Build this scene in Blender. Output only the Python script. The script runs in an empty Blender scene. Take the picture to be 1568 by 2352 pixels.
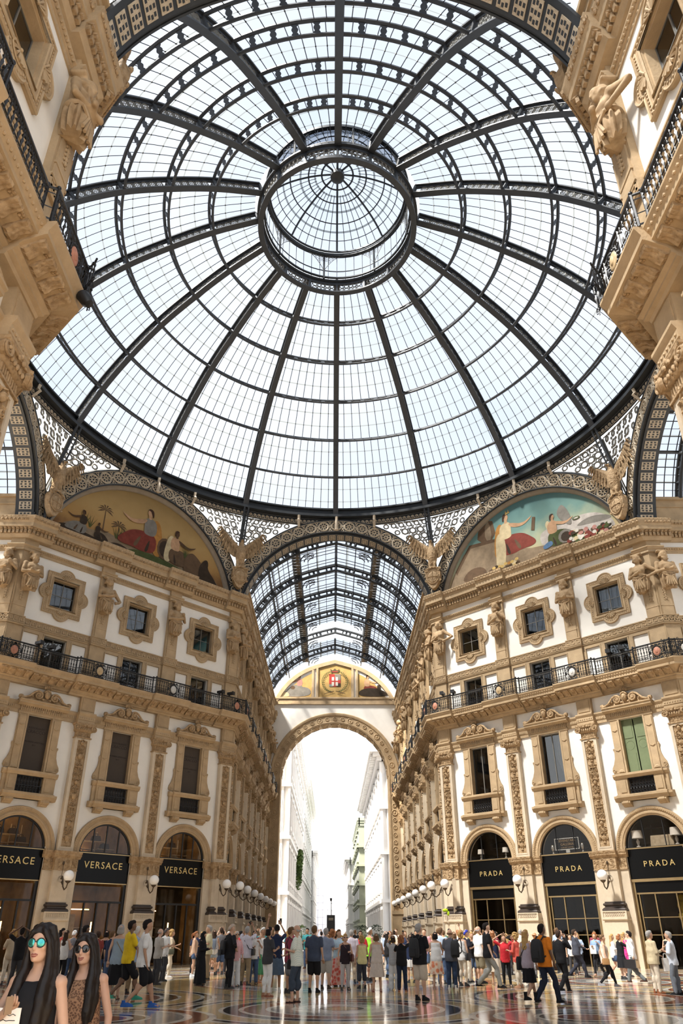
import bpy, bmesh, math, random
from math import pi, sin, cos, sqrt, radians
from mathutils import Vector, Matrix, geometry, noise

random.seed(7)
scene = bpy.context.scene
COL = scene.collection

# ------------------------------------------------------------------ camera
cam_data = bpy.data.cameras.new('camera')
cam = bpy.data.objects.new('camera', cam_data)
COL.objects.link(cam)
scene.camera = cam
cam_data.sensor_fit = 'VERTICAL'
cam_data.sensor_height = 36.0
cam_data.sensor_width = 24.0
cam_data.lens = 1648.17 / 2352 * 36.0
cam_data.shift_x = 0.0
cam_data.shift_y = (1297.3 - 1176.0) / 2352.0
cam_data.clip_end = 2000
PIT, YAW, ROLL = 0.47448, 0.01306, -0.0020
cam.location = (-0.249, -30.517, 1.6)
cam.rotation_mode = 'XYZ'
cam.matrix_world = (Matrix.Translation(cam.location) @ Matrix.Rotation(-YAW, 4, 'Z')
                    @ Matrix.Rotation(pi / 2 + PIT, 4, 'X') @ Matrix.Rotation(ROLL, 4, 'Z'))

# ------------------------------------------------------------------ light
scene.view_settings.view_transform = 'Standard'
scene.view_settings.look = 'None'
scene.view_settings.gamma = 1.0
scene.view_settings.use_curve_mapping = False
scene.view_settings.exposure = 0.48
world = bpy.data.worlds.new('sky')
scene.world = world
world.use_nodes = True
nt = world.node_tree
nt.nodes.clear()
wo = nt.nodes.new('ShaderNodeOutputWorld')
bg = nt.nodes.new('ShaderNodeBackground')
tc = nt.nodes.new('ShaderNodeTexCoord')
nz = nt.nodes.new('ShaderNodeTexNoise')
nz.inputs['Scale'].default_value = 2.2
nz.inputs['Detail'].default_value = 5
rp = nt.nodes.new('ShaderNodeValToRGB')
rp.color_ramp.elements[0].position = 0.35
rp.color_ramp.elements[0].color = (0.78, 0.88, 1.0, 1)
rp.color_ramp.elements[1].position = 0.62
rp.color_ramp.elements[1].color = (1.0, 1.0, 1.0, 1)
nt.links.new(tc.outputs['Generated'], nz.inputs['Vector'])
nt.links.new(nz.outputs['Fac'], rp.inputs['Fac'])
nt.links.new(rp.outputs['Color'], bg.inputs['Color'])
nt.links.new(bg.outputs[0], wo.inputs[0])
SKY = 1.5
bg.inputs['Strength'].default_value = SKY
sun_d = bpy.data.lights.new('sun', 'SUN')
sun_d.energy = 18.0
sun_d.angle = radians(7)
sun_d.color = (1.0, 0.93, 0.82)
sun = bpy.data.objects.new('sun', sun_d)
COL.objects.link(sun)
sun.location = (-30, -20, 60)
sun.rotation_mode = 'QUATERNION'
sun.rotation_quaternion = Vector((-0.62, -0.38, 1.12)).to_track_quat('Z', 'Y')
scene.cycles.max_bounces = 6
scene.cycles.diffuse_bounces = 3
scene.cycles.glossy_bounces = 3
scene.cycles.transmission_bounces = 4
scene.cycles.transparent_max_bounces = 12
scene.cycles.caustics_reflective = False
scene.cycles.caustics_refractive = False
scene.cycles.sample_clamp_indirect = 6.0

# ------------------------------------------------------------------ materials
MATS = {}
def mat(name, col, rough=0.7, metal=0.0, var=0.0, vscale=3.0, bump=0.0, bscale=20.0, spec=0.4, col2=None, emit=0.0, cells=False):
    if name in MATS: return MATS[name]
    m = bpy.data.materials.new(name)
    m.use_nodes = True
    t = m.node_tree
    b = t.nodes['Principled BSDF']
    b.inputs['Roughness'].default_value = rough
    b.inputs['Metallic'].default_value = metal
    b.inputs['Specular IOR Level'].default_value = spec
    c = (*col, 1.0)
    b.inputs['Base Color'].default_value = c
    if emit:
        b.inputs['Emission Color'].default_value = c
        b.inputs['Emission Strength'].default_value = emit
    tcn = t.nodes.new('ShaderNodeTexCoord')
    n = t.nodes.new('ShaderNodeTexNoise')
    n.inputs['Scale'].default_value = vscale
    n.inputs['Detail'].default_value = 5
    n.inputs['Roughness'].default_value = 0.62
    r = t.nodes.new('ShaderNodeValToRGB')
    r.color_ramp.elements[0].position = 0.3
    r.color_ramp.elements[1].position = 0.72
    k = col2 if col2 else tuple(x * (1 - var) for x in col)
    r.color_ramp.elements[0].color = (*k, 1)
    r.color_ramp.elements[1].color = c
    t.links.new(tcn.outputs['Object'], n.inputs['Vector'])
    t.links.new(n.outputs['Fac'], r.inputs['Fac'])
    t.links.new(r.outputs['Color'], b.inputs['Base Color'])
    if bump:
        n2 = t.nodes.new('ShaderNodeTexVoronoi' if cells else 'ShaderNodeTexNoise')
        n2.inputs['Scale'].default_value = bscale
        if cells: n2.feature = 'SMOOTH_F1'
        else: n2.inputs['Detail'].default_value = 4
        bp = t.nodes.new('ShaderNodeBump')
        bp.inputs['Strength'].default_value = bump
        bp.inputs['Distance'].default_value = 0.04
        t.links.new(tcn.outputs['Object'], n2.inputs['Vector'])
        t.links.new(n2.outputs[0], bp.inputs['Height'])
        t.links.new(bp.outputs['Normal'], b.inputs['Normal'])
    MATS[name] = m
    return m

STONE = mat('tan_stone', (0.47, 0.34, 0.20), 0.75, var=0.28, vscale=1.6, bump=0.25, bscale=14, spec=0.25)
CARVED = mat('carved_stone', (0.47, 0.335, 0.195), 0.75, col2=(0.25, 0.16, 0.08), vscale=5, bump=0.9, bscale=11, spec=0.25, cells=True)
PALE = mat('pale_stone', (0.60, 0.50, 0.37), 0.6, var=0.18, vscale=2.2, bump=0.1, bscale=12, spec=0.3)
STUCCO = mat('white_stucco', (0.80, 0.765, 0.70), 0.85, var=0.07, vscale=1.2, bump=0.06, bscale=30, spec=0.2)
DARKST = mat('dark_stone', (0.055, 0.04, 0.032), 0.45, var=0.3, vscale=6, spec=0.4)
IRON = mat('dark_iron', (0.030, 0.034, 0.038), 0.5, var=0.3, vscale=3, spec=0.45)
IRON2 = mat('grey_iron', (0.05, 0.055, 0.062), 0.5, var=0.25, vscale=3, spec=0.45)
BLACK = mat('black_iron', (0.010, 0.010, 0.011), 0.45, var=0.2, spec=0.4)
CREAM = mat('cream_ironwork', (0.60, 0.52, 0.40), 0.7, col2=(0.38, 0.31, 0.22), vscale=7, bump=0.3, bscale=25, spec=0.25)
FRET = mat('grey_fretwork', (0.26, 0.25, 0.22), 0.6, var=0.2, vscale=6, spec=0.3)
BRASS = mat('brass_strip', (0.42, 0.30, 0.15), 0.35, 0.9, var=0.2, spec=0.5)
GOLD = mat('gold_letters', (0.66, 0.49, 0.20), 0.4, 0.5, var=0.15)
SIGNBLACK = mat('black_sign', (0.004, 0.004, 0.004), 0.3, var=0.1, spec=0.12)
GLOBE = mat('opal_globe', (0.86, 0.85, 0.83), 0.2, var=0.02, spec=0.5)
BRONZE = mat('bronze_bracket', (0.10, 0.07, 0.045), 0.45, 0.6, var=0.3, spec=0.4)
WOODDARK = mat('dark_door', (0.035, 0.024, 0.015), 0.4, var=0.3, vscale=4)
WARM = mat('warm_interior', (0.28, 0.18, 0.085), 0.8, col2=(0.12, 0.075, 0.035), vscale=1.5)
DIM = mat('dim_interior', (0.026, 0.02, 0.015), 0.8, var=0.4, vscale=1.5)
WHITE = mat('white_stone', (0.82, 0.80, 0.78), 0.75, var=0.08, vscale=1.0, bump=0.1, bscale=10, spec=0.2)

def glass_mat(name, tint, gloss=0.12, rough=0.02, diff=None):
    m = bpy.data.materials.new(name)
    m.use_nodes = True
    t = m.node_tree
    t.nodes.clear()
    o = t.nodes.new('ShaderNodeOutputMaterial')
    tr = t.nodes.new('ShaderNodeBsdfTransparent')
    tr.inputs['Color'].default_value = (*tint, 1)
    gl = t.nodes.new('ShaderNodeBsdfGlossy')
    gl.inputs['Roughness'].default_value = rough
    fr = t.nodes.new('ShaderNodeFresnel')
    fr.inputs['IOR'].default_value = 1.5
    mx = t.nodes.new('ShaderNodeMixShader')
    mth = t.nodes.new('ShaderNodeMath')
    mth.operation = 'MULTIPLY'
    mth.inputs[1].default_value = gloss / 0.04
    mth.use_clamp = True
    t.links.new(fr.outputs[0], mth.inputs[0])
    t.links.new(mth.outputs[0], mx.inputs[0])
    t.links.new(gl.outputs[0], mx.inputs[2])
    t.links.new(mx.outputs[0], o.inputs[0])
    src = tr
    if diff:
        df = t.nodes.new('ShaderNodeBsdfTranslucent')
        df.inputs['Color'].default_value = (*diff[1], 1)
        m2 = t.nodes.new('ShaderNodeMixShader')
        m2.inputs[0].default_value = diff[0]
        t.links.new(tr.outputs[0], m2.inputs[1])
        t.links.new(df.outputs[0], m2.inputs[2])
        src = m2
    t.links.new(src.outputs[0], mx.inputs[1])
    MATS[name] = m
    return m
def clear_mat(name, tint):
    m = bpy.data.materials.new(name)
    m.use_nodes = True
    t = m.node_tree
    t.nodes.clear()
    o = t.nodes.new('ShaderNodeOutputMaterial')
    tr = t.nodes.new('ShaderNodeBsdfTransparent')
    tr.inputs['Color'].default_value = (*tint, 1)
    t.links.new(tr.outputs[0], o.inputs[0])
    return m
ROOFGLASS = clear_mat('roof_glass', (0.475, 0.50, 0.545))
SEAM = clear_mat('roof_glass_seam', (0.34, 0.345, 0.325))
PANE = glass_mat('window_glass', (0.75, 0.78, 0.8), 0.06)
SHOPGLASS = glass_mat('shop_glass', (0.85, 0.83, 0.8), 0.011)

# ------------------------------------------------------------------ mesh builder
class MB:
    def __init__(s):
        s.v = []; s.f = []; s.mi = []
    def add(s, vs, fs, mi=0, M=None):
        k = len(s.v)
        if M is not None: vs = [tuple(M @ Vector(p)) for p in vs]
        s.v += [tuple(p) for p in vs]
        s.f += [tuple(i + k for i in f) for f in fs]
        s.mi += [mi] * len(fs)
    def box(s, x0, x1, y0, y1, z0, z1, mi=0, M=None):
        vs = [(x, y, z) for z in (z0, z1) for y in (y0, y1) for x in (x0, x1)]
        s.add(vs, [(0, 2, 3, 1), (4, 5, 7, 6), (0, 1, 5, 4), (2, 6, 7, 3), (0, 4, 6, 2), (1, 3, 7, 5)], mi, M)
    def bx(s, x0, x1, d0, d1, z0, z1, mi=0):      # wall coordinates: d points out of the wall
        s.box(x0, x1, -d1, -d0, z0, z1, mi)
    def poly(s, loops, y0, y1, mi=0, back=False, M=None, caps=True):
        """polygon(s) in the xz plane (outer loop then holes) extruded from y0 (front) to y1"""
        vl = [[Vector((p[0], p[1], 0)) for p in lp] for lp in loops]
        tris = geometry.tessellate_polygon(vl)
        flat = [p for lp in loops for p in lp]
        n = len(flat)
        vs = [(p[0], y0, p[1]) for p in flat]
        fs = [tuple(t) for t in tris] if caps else []
        if y1 is not None and y1 != y0:
            vs += [(p[0], y1, p[1]) for p in flat]
            if back: fs += [tuple(i + n for i in t) for t in tris]
            k = 0
            for lp in loops:
                L = len(lp)
                for i in range(L):
                    a = k + i; b = k + (i + 1) % L
                    fs.append((a, b, b + n, a + n))
                k += L
        s.add(vs, fs, mi, M)
    def run(s, prof, x0, x1, m0=0.0, m1=0.0, mi=0):
        """profile [(d,z)] swept along x; ends slanted by m*d (mitre); closed to the wall"""
        n = len(prof)
        vs = [(x0 - m0 * d, -d, z) for d, z in prof] + [(x1 + m1 * d, -d, z) for d, z in prof]
        fs = [(i, (i + 1) % n, n + (i + 1) % n, n + i) for i in range(n)]
        fs += [tuple(range(n)), tuple(range(2 * n - 1, n - 1, -1))]
        s.add(vs, fs, mi)
    def arc(s, prof, cx, cz, a0, a1, n, mi=0, M=None):
        """profile [(r,d)] swept round (cx,cz) in the xz plane"""
        k = len(prof); vs = []; fs = []
        for i in range(n + 1):
            a = a0 + (a1 - a0) * i / n
            for r, d in prof: vs.append((cx + r * cos(a), -d, cz + r * sin(a)))
        for i in range(n):
            for j in range(k - 1):
                fs.append((i * k + j, i * k + j + 1, (i + 1) * k + j + 1, (i + 1) * k + j))
        s.add(vs, fs, mi, M)
    def tube(s, pts, r, n=6, closed=False, mi=0, flat=1.0, M=None, cap=True, up=None):
        pts = [Vector(p) for p in pts]
        N = len(pts); rs = r if isinstance(r, (list, tuple)) else [r] * N
        vs = []; fs = []
        ref = Vector(up) if up else None
        for i, p in enumerate(pts):
            if closed: t = pts[(i + 1) % N] - pts[i - 1]
            else: t = pts[min(i + 1, N - 1)] - pts[max(i - 1, 0)]
            if t.length < 1e-9: t = Vector((0, 0, 1))
            t.normalize()
            if ref is None:
                ref = Vector((0, 0, 1)) if abs(t.z) < 0.9 else Vector((1, 0, 0))
            u = ref - t * ref.dot(t)
            if u.length < 1e-6: u = t.orthogonal()
            u.normalize(); w = t.cross(u)
            if not up: ref = u
            for j in range(n):
                a = 2 * pi * j / n
                vs.append(p + (u * cos(a) * flat + w * sin(a)) * rs[i])
        m = N if closed else N - 1
        for i in range(m):
            for j in range(n):
                a = i * n + j; b = i * n + (j + 1) % n
                c = ((i + 1) % N) * n
                fs.append((a, b, c + (j + 1) % n, c + j))
        if not closed and cap:
            fs.append(tuple(range(n - 1, -1, -1))); fs.append(tuple((N - 1) * n + j for j in range(n)))
        s.add(vs, fs, mi, M)
    def lathe(s, prof, n=12, c=(0, 0, 0), mi=0, M=None, sx=1.0, sy=1.0, a0=0.0, a1=2 * pi):
        vs = []; fs = []; k = len(prof)
        full = abs(a1 - a0 - 2 * pi) < 1e-6
        m = n if full else n + 1
        for i in range(m):
            a = a0 + (a1 - a0) * i / n
            for r, z in prof: vs.append((c[0] + r * cos(a) * sx, c[1] + r * sin(a) * sy, c[2] + z))
        for i in range(n):
            i2 = (i + 1) % m
            for j in range(k - 1):
                fs.append((i * k + j, i2 * k + j, i2 * k + j + 1, i * k + j + 1))
        s.add(vs, fs, mi, M)
    def ball(s, c, rx, ry=None, rz=None, n=10, m=7, mi=0, M=None):
        ry = ry or rx; rz = rz or rx
        prof = [(max(sin(pi * j / m), 1e-4), -cos(pi * j / m)) for j in range(m + 1)]
        vs = []; fs = []
        for i in range(n):
            a = 2 * pi * i / n
            for r, z in prof: vs.append((c[0] + rx * r * cos(a), c[1] + ry * r * sin(a), c[2] + rz * z))
        k = m + 1
        for i in range(n):
            i2 = (i + 1) % n
            for j in range(m): fs.append((i * k + j, i2 * k + j, i2 * k + j + 1, i * k + j + 1))
        s.add(vs, fs, mi, M)
    def loft(s, rings, mi=0, closed=True, M=None, caps=False):
        n = len(rings[0]); vs = [p for r in rings for p in r]; fs = []
        for i in range(len(rings) - 1):
            for j in range(n if closed else n - 1):
                a = i * n + j; b = i * n + (j + 1) % n
                fs.append((a, b, b + n, a + n))
        if caps: fs += [tuple(range(n - 1, -1, -1)), tuple((len(rings) - 1) * n + j for j in range(n))]
        s.add(vs, fs, mi, M)
    def mesh(s, name, mats, angle=35):
        me = bpy.data.meshes.new(name)
        me.from_pydata(s.v, [], s.f)
        for m in (mats if isinstance(mats, (list, tuple)) else [mats]): me.materials.append(m)
        if any(s.mi): me.polygons.foreach_set('material_index', s.mi)
        me.update()
        if angle:
            me.polygons.foreach_set('use_smooth', [True] * len(me.polygons))
            me.set_sharp_from_angle(angle=radians(angle))
        return me

def link(name, data, parent=None, loc=None, rz=None):
    o = bpy.data.objects.new(name, data)
    COL.objects.link(o)
    if parent is not None: o.parent = parent
    if loc is not None: o.location = loc
    if rz is not None: o.rotation_euler = (0, 0, rz)
    return o
def tag(o, label=None, cat=None, group=None, kind=None):
    if label: o['label'] = label
    if cat: o['category'] = cat
    if group: o['group'] = group
    if kind: o['kind'] = kind
    return o
def empty(name, loc=(0, 0, 0), rz=0.0, **kw):
    o = link(name, None, None, loc, rz)
    o.empty_display_size = 0.2
    return tag(o, **kw)
TS = bpy.data.scenes.new('workshop')      # empty side scene in which modifiers are applied
def baked(o):
    TS.collection.objects.link(o)
    with bpy.context.temp_override(scene=TS, view_layer=TS.view_layers[0]):
        dg = bpy.context.evaluated_depsgraph_get()
        me = bpy.data.meshes.new_from_object(o.evaluated_get(dg))
    return me
def text_mesh(txt, size, mat_, extrude=0.01, spacing=1.0, align='CENTER'):
    cu = bpy.data.curves.new('lettering', 'FONT')
    cu.body = txt; cu.size = size; cu.extrude = extrude
    cu.space_character = spacing; cu.align_x = align; cu.align_y = 'CENTER'
    cu.resolution_u = 3
    o = bpy.data.objects.new('lettering', cu)
    me = baked(o)
    bpy.data.objects.remove(o)
    bpy.data.curves.remove(cu)
    me.materials.clear(); me.materials.append(mat_)
    me.transform(Matrix.Rotation(pi / 2, 4, 'X'))
    return me
ORD = ['first', 'second', 'third', 'fourth', 'fifth', 'sixth', 'seventh', 'eighth', 'ninth', 'tenth', 'eleventh', 'twelfth']
def spiral(cx, cz, r0, turns, a0, dirn=1, n=22, r1=0.03):
    return [(cx + (r0 + (r1 - r0) * t / n) * cos(a0 + dirn * 2 * pi * turns * t / n), cz + (r0 + (r1 - r0) * t / n) * sin(a0 + dirn * 2 * pi * turns * t / n)) for t in range(n + 1)]
# ------------------------------------------------------------------ facade kit
# wall coordinates: x along the wall, y = minus the distance out of the wall, z up
BAY = 5.14
EXT = 0.33           # the octagon corners lie this far beyond the end pilaster axes
CH = {}              # mesh cache
def cached(key, fn):
    if key not in CH: CH[key] = fn()
    return CH[key]

def arch_pts(xc, r, z0, n=20, a0=pi, a1=0.0):
    return [(xc + r * cos(a0 + (a1 - a0) * i / n), z0 + r * sin(a0 + (a1 - a0) * i / n)) for i in range(n + 1)]

def wall_mesh(n, s0, s1):
    mb = MB()
    L = n * BAY
    out = [(-s0 * EXT, 23.2), (-s0 * EXT, 0.0)]
    holes = []
    for k in range(n):
        xc = (k + .5) * BAY
        lp = [(xc - 1.62, 0.0)] + arch_pts(xc, 1.62, 5.6) + [(xc + 1.62, 0.0)]
        out += lp
        for (hx, z0, z1) in ((.72, 8.3, 12.42), (.72, 14.9, 17.1), (.80, 18.98, 20.78)):
            holes.append([(xc - hx, z0), (xc - hx, z1), (xc + hx, z1), (xc + hx, z0)])
    out += [(L + s1 * EXT, 0.0), (L + s1 * EXT, 23.2)]
    mb.poly([out] + holes, 0.0, 0.45)
    return mb.mesh('wall', STUCCO)

def ressaut_run(n, prof, extra, half, s0, s1, ext=EXT, T=0.41421):
    """a moulding along the whole wall that breaks forward over every pilaster"""
    mb = MB(); L = n * BAY
    mb.run(prof, -s0 * ext, L + s1 * ext, T * s0, T * s1)
    dmax = max(d for d, z in prof)
    zm = sum(z for d, z in prof) / len(prof)
    p2 = [(d + extra if d > 0.001 else d, z - .006 if z < zm else z + .004) for d, z in prof]
    for k in range(n + 1):
        x0, x1, m0, m1 = k * BAY - half, k * BAY + half, 0, 0
        if k == 0: x0, m0 = (-ext, T) if s0 else (0, 0)
        if k == n: x1, m1 = (L + ext, T) if s1 else (L, 0)
        mb.run(p2, x0, x1, m0, m1)
    return mb

def cornice_mesh(n, s0, s1, arm=0):
    # the cornice stands out less on the arcade walls than on the octagon, so its mitres differ
    q = .778 if arm else 1.0
    prof = [(0, 22.62), (.16, 22.62), (.22, 22.72), (.30, 22.80), (.30, 23.08), (.36, 23.10), (.42, 23.16), (.50, 23.2), (.60, 23.22), (.60, 23.46), (.63, 23.5), (.66, 23.56), (.70, 23.64), (.74, 23.74), (.77, 23.8), (.77, 23.9), (0, 23.9)]
    prof = [(d * q, z) for d, z in prof]
    mb = ressaut_run(n, prof, .28 * q, 1.1, s0, s1, T=.818 if arm else .10)
    return mb.mesh('cornice', STONE, 25)
def dentil_mesh(n, s0, s1, arm=0):
    mb = MB(); L = n * BAY
    q = .778 if arm else 1.0
    def row(x0, x1, d):
        d *= q
        c = max(1, round((x1 - x0) / 0.235)); st = (x1 - x0) / c
        for i in range(c):
            x = x0 + (i + .5) * st
            mb.bx(x - st * .31, x + st * .31, d, d + .11, 22.84, 23.06)
            # leaf under the corona
            for o_, r_ in ((0, .045), (-.32, .034), (.32, .034)):
                mb.tube([(x + o_ * st, -d - .02, 23.12), (x + o_ * st * .9, -d - .10 * q, 23.10), (x + o_ * st * .7, -d - .19 * q, 23.12), (x + o_ * st * .5, -d - .24 * q, 23.18)], [r_ * .7, r_, r_ * 1.1, r_ * .5], 5)
            # egg of the crown moulding
            dd = d + .41 * q
            mb.ball((x, -dd, 23.67), st * .36, .06, .10, 6, 4)
            mb.ball((x + st * .5, -dd + .01, 23.66), st * .12, .05, .10, 5, 3)
            mb.ball((x, -dd - .06 * q, 23.84), st * .22, .035, .04, 5, 3)
    for k in range(n + 1):
        a = k * BAY
        x0 = a - 1.1 if k else (-EXT - .23 if s0 else 0)
        x1 = a + 1.1 if k < n else (L + EXT + .23 if s1 else L)
        row(x0, x1, .58)
        if k < n: row(a + 1.1, a + BAY - 1.1, .30)
    return mb.mesh('dentil_course', CARVED, 40)
def string_mesh(n, s0, s1):
    prof = [(0, 21.86), (.05, 21.86), (.05, 22.02), (.10, 22.05), (.10, 22.1), (.17, 22.16), (.17, 22.22), (0, 22.24)]
    mb = ressaut_run(n, prof, .24, .52, s0, s1)
    for k in range(n):
        c = 26
        for i in range(c):
            x = k * BAY + .6 + (BAY - 1.2) * (i + .5) / c
            mb.ball((x, -.13, 22.12), .05, .05, .05, 5, 3)
            if i % 2: mb.ball((x, -.05, 21.94), .05, .02, .045, 5, 3)
    return mb.mesh('string_course', STONE, 30)
def key_mesh(n, s0, s1):
    prof = [(0, 17.24), (.10, 17.24), (.13, 17.3), (.09, 17.33), (.09, 17.72), (.13, 17.74), (.13, 17.8), (0, 17.82)]
    mb = ressaut_run(n, prof, .2, .5, s0, s1)
    def key(x, w, d):
        z0, z1 = 17.36, 17.69; t = .045; h = z1 - z0
        mb.bx(x, x + w * .85, d, d + .03, z1 - t, z1)
        mb.bx(x, x + t, d, d + .03, z0, z1)
        mb.bx(x + w * .85 - t, x + w * .85, d, d + .03, z0 + h * .3, z1)
        mb.bx(x + w * .3, x + w * .85, d, d + .03, z0 + h * .3, z0 + h * .3 + t)
        mb.bx(x + w * .3, x + w * .3 + t, d, d + .03, z0 + h * .3, z0 + h * .68)
        mb.bx(x, x + w, d, d + .03, z0, z0 + t)
    L = n * BAY
    for k in range(n):
        a = k * BAY + .52; c = 11; w = (BAY - 1.04) / c
        for i in range(c): key(a + i * w, w, .09)
    for k in range(n + 1):
        for i in range(3): key(k * BAY - .48 + i * .32, .32, .29)
    return mb.mesh('key_pattern_band', STONE, 20)
def slab_mesh(n, s0, s1):
    prof = [(0, 13.98), (.10, 13.98), (.14, 14.06), (.24, 14.1), (.24, 14.16), (.34, 14.22), (.34, 14.3), (.40, 14.36), (.82, 14.56), (.88, 14.57), (.88, 14.70), (.91, 14.74), (.95, 14.82), (1.0, 14.9), (1.0, 14.97), (0, 14.97)]
    mb = ressaut_run(n, prof, .2, 1.3, s0, s1)
    c = int(n * BAY / .16)
    L = n * BAY
    for k in range(n):
        for i in range(16):
            x = k * BAY + 1.3 + (BAY - 2.6) * (i + .5) / 16
            mb.ball((x, -.93, 14.79), .055, .04, .05, 5, 3)
    return mb.mesh('balcony_slab', STONE, 30)
def modillion_mesh(n, s0, s1):
    mb = MB(); L = n * BAY
    def bracket(x, d0):
        w = .13
        pr = [(d0 + .02, 14.26), (d0 + .10, 14.22), (d0 + .18, 14.27), (d0 + .24, 14.36), (d0 + .34, 14.42), (d0 + .42, 14.42), (d0 + .48, 14.45), (d0 + .50, 14.53), (d0 + .46, 14.57), (d0 + .02, 14.57)]
        n_ = len(pr)
        for q in (-.6, 0, .6):
            ww = w * (.42 if q else .3); off = .018 if q == 0 else 0
            vs = [(x + q * w * 1.1 - ww, -d, z - off) for d, z in pr] + [(x + q * w * 1.1 + ww, -d, z - off) for d, z in pr]
            mb.add(vs, [(i, (i + 1) % n_, n_ + (i + 1) % n_, n_ + i) for i in range(n_)] + [tuple(range(n_)), tuple(range(2 * n_ - 1, n_ - 1, -1))])
    def rosette(x, d):
        for j in range(6):
            a = j * pi / 3
            mb.ball((x + .075 * cos(a), -d - .075 * sin(a), 14.515), .05, .05, .035, 5, 3)
        mb.ball((x, -d, 14.50), .045, .045, .045, 6, 4)
    def row(x0, x1, d0):
        c = max(1, round((x1 - x0) / 0.47)); st = (x1 - x0) / c
        for i in range(c):
            bracket(x0 + (i + .5) * st, d0)
            if i < c - 1: rosette(x0 + (i + 1) * st, d0 + .36)
    for k in range(n + 1):
        a = k * BAY
        x0 = a - 1.3 if k else (-EXT - .2 if s0 else 0)
        x1 = a + 1.3 if k < n else (L + EXT + .2 if s1 else L)
        row(x0, x1, .52)
        if k < n: row(a + 1.3, a + BAY - 1.3, .34)
    return mb.mesh('modillion_course', CARVED, 40)
def entab_mesh(n, s0, s1):
    prof = [(0, 12.44), (.08, 12.44), (.08, 12.62), (.11, 12.64), (.11, 12.84), (.15, 12.9), (.19, 12.98), (.19, 13.06), (0, 13.08)]
    mb = ressaut_run(n, prof, .28, .52, s0, s1)
    for k in range(n + 1):
        for i in range(7): mb.ball((k * BAY - .42 + .14 * i, -.40, 12.75), .045, .03, .045, 5, 3)
    for k in range(n):
        for i in range(5):
            for q in (k * BAY + .62 + .1 * i, (k + 1) * BAY - .62 - .1 * i):
                mb.bx(q - .035, q + .035, .1, .14, 12.68, 12.82)
    # upper frieze blocks over the pilasters
    for k in range(n + 1):
        x = k * BAY
        mb.bx(x - .45, x + .45, 0, .26, 13.08, 14.0)
        mb.bx(x - .36, x + .36, .26, .29, 13.2, 13.9)
    return mb.mesh('entablature', STONE, 25)

def podium_mesh():
    mb = MB()
    out = [(-2.1, 14.97), (-2.1, 17.24), (2.1, 17.24), (2.1, 14.97)]
    def rect(a, b, c, d): return [(a, c), (a, d), (b, d), (b, c)]
    mb.poly([out, rect(-.70, .70, 14.98, 17.08), rect(-1.93, -1.04, 15.25, 17.02), rect(1.04, 1.93, 15.25, 17.02)], -.07, 0)
    for s in (-1, 1):
        for q in (0.73, .99):
            mb.bx(s * q - .03, s * q + .03, .07, .10, 14.98, 17.12)
        x = s * 1.485
        mb.poly([rect(x - .5, x + .5, 15.2, 17.08), rect(x - .45, x + .45, 15.25, 17.03)], -.10, -.07)
    mb.bx(-.78, .78, .07, .11, 17.08, 17.16)
    return mb.mesh('podium_panel', STONE, 20)

def arch_mould_mesh():
    mb = MB()
    pr = [(1.62, -.3), (1.62, 0.02), (1.66, .05), (1.70, .05), (1.72, .09), (1.80, .09), (1.83, .06), (1.90, .06), (1.92, .11), (2.0, .13), (2.06, .13), (2.09, .05), (2.09, 0)]
    mb.arc(pr, 0, 5.56, 0, pi, 32)
    for i in range(60):
        a = pi * (i + .5) / 60
        mb.ball((1.965 * cos(a), -.125, 5.56 + 1.965 * sin(a)), .035, .03, .035, 5, 3)
    for i in range(40):
        a = pi * (i + .5) / 40
        mb.ball((1.865 * cos(a), -.06, 5.56 + 1.865 * sin(a)), .03, .02, .05, 5, 3)
    return mb.mesh('arch_moulding', STONE, 40)

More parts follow.
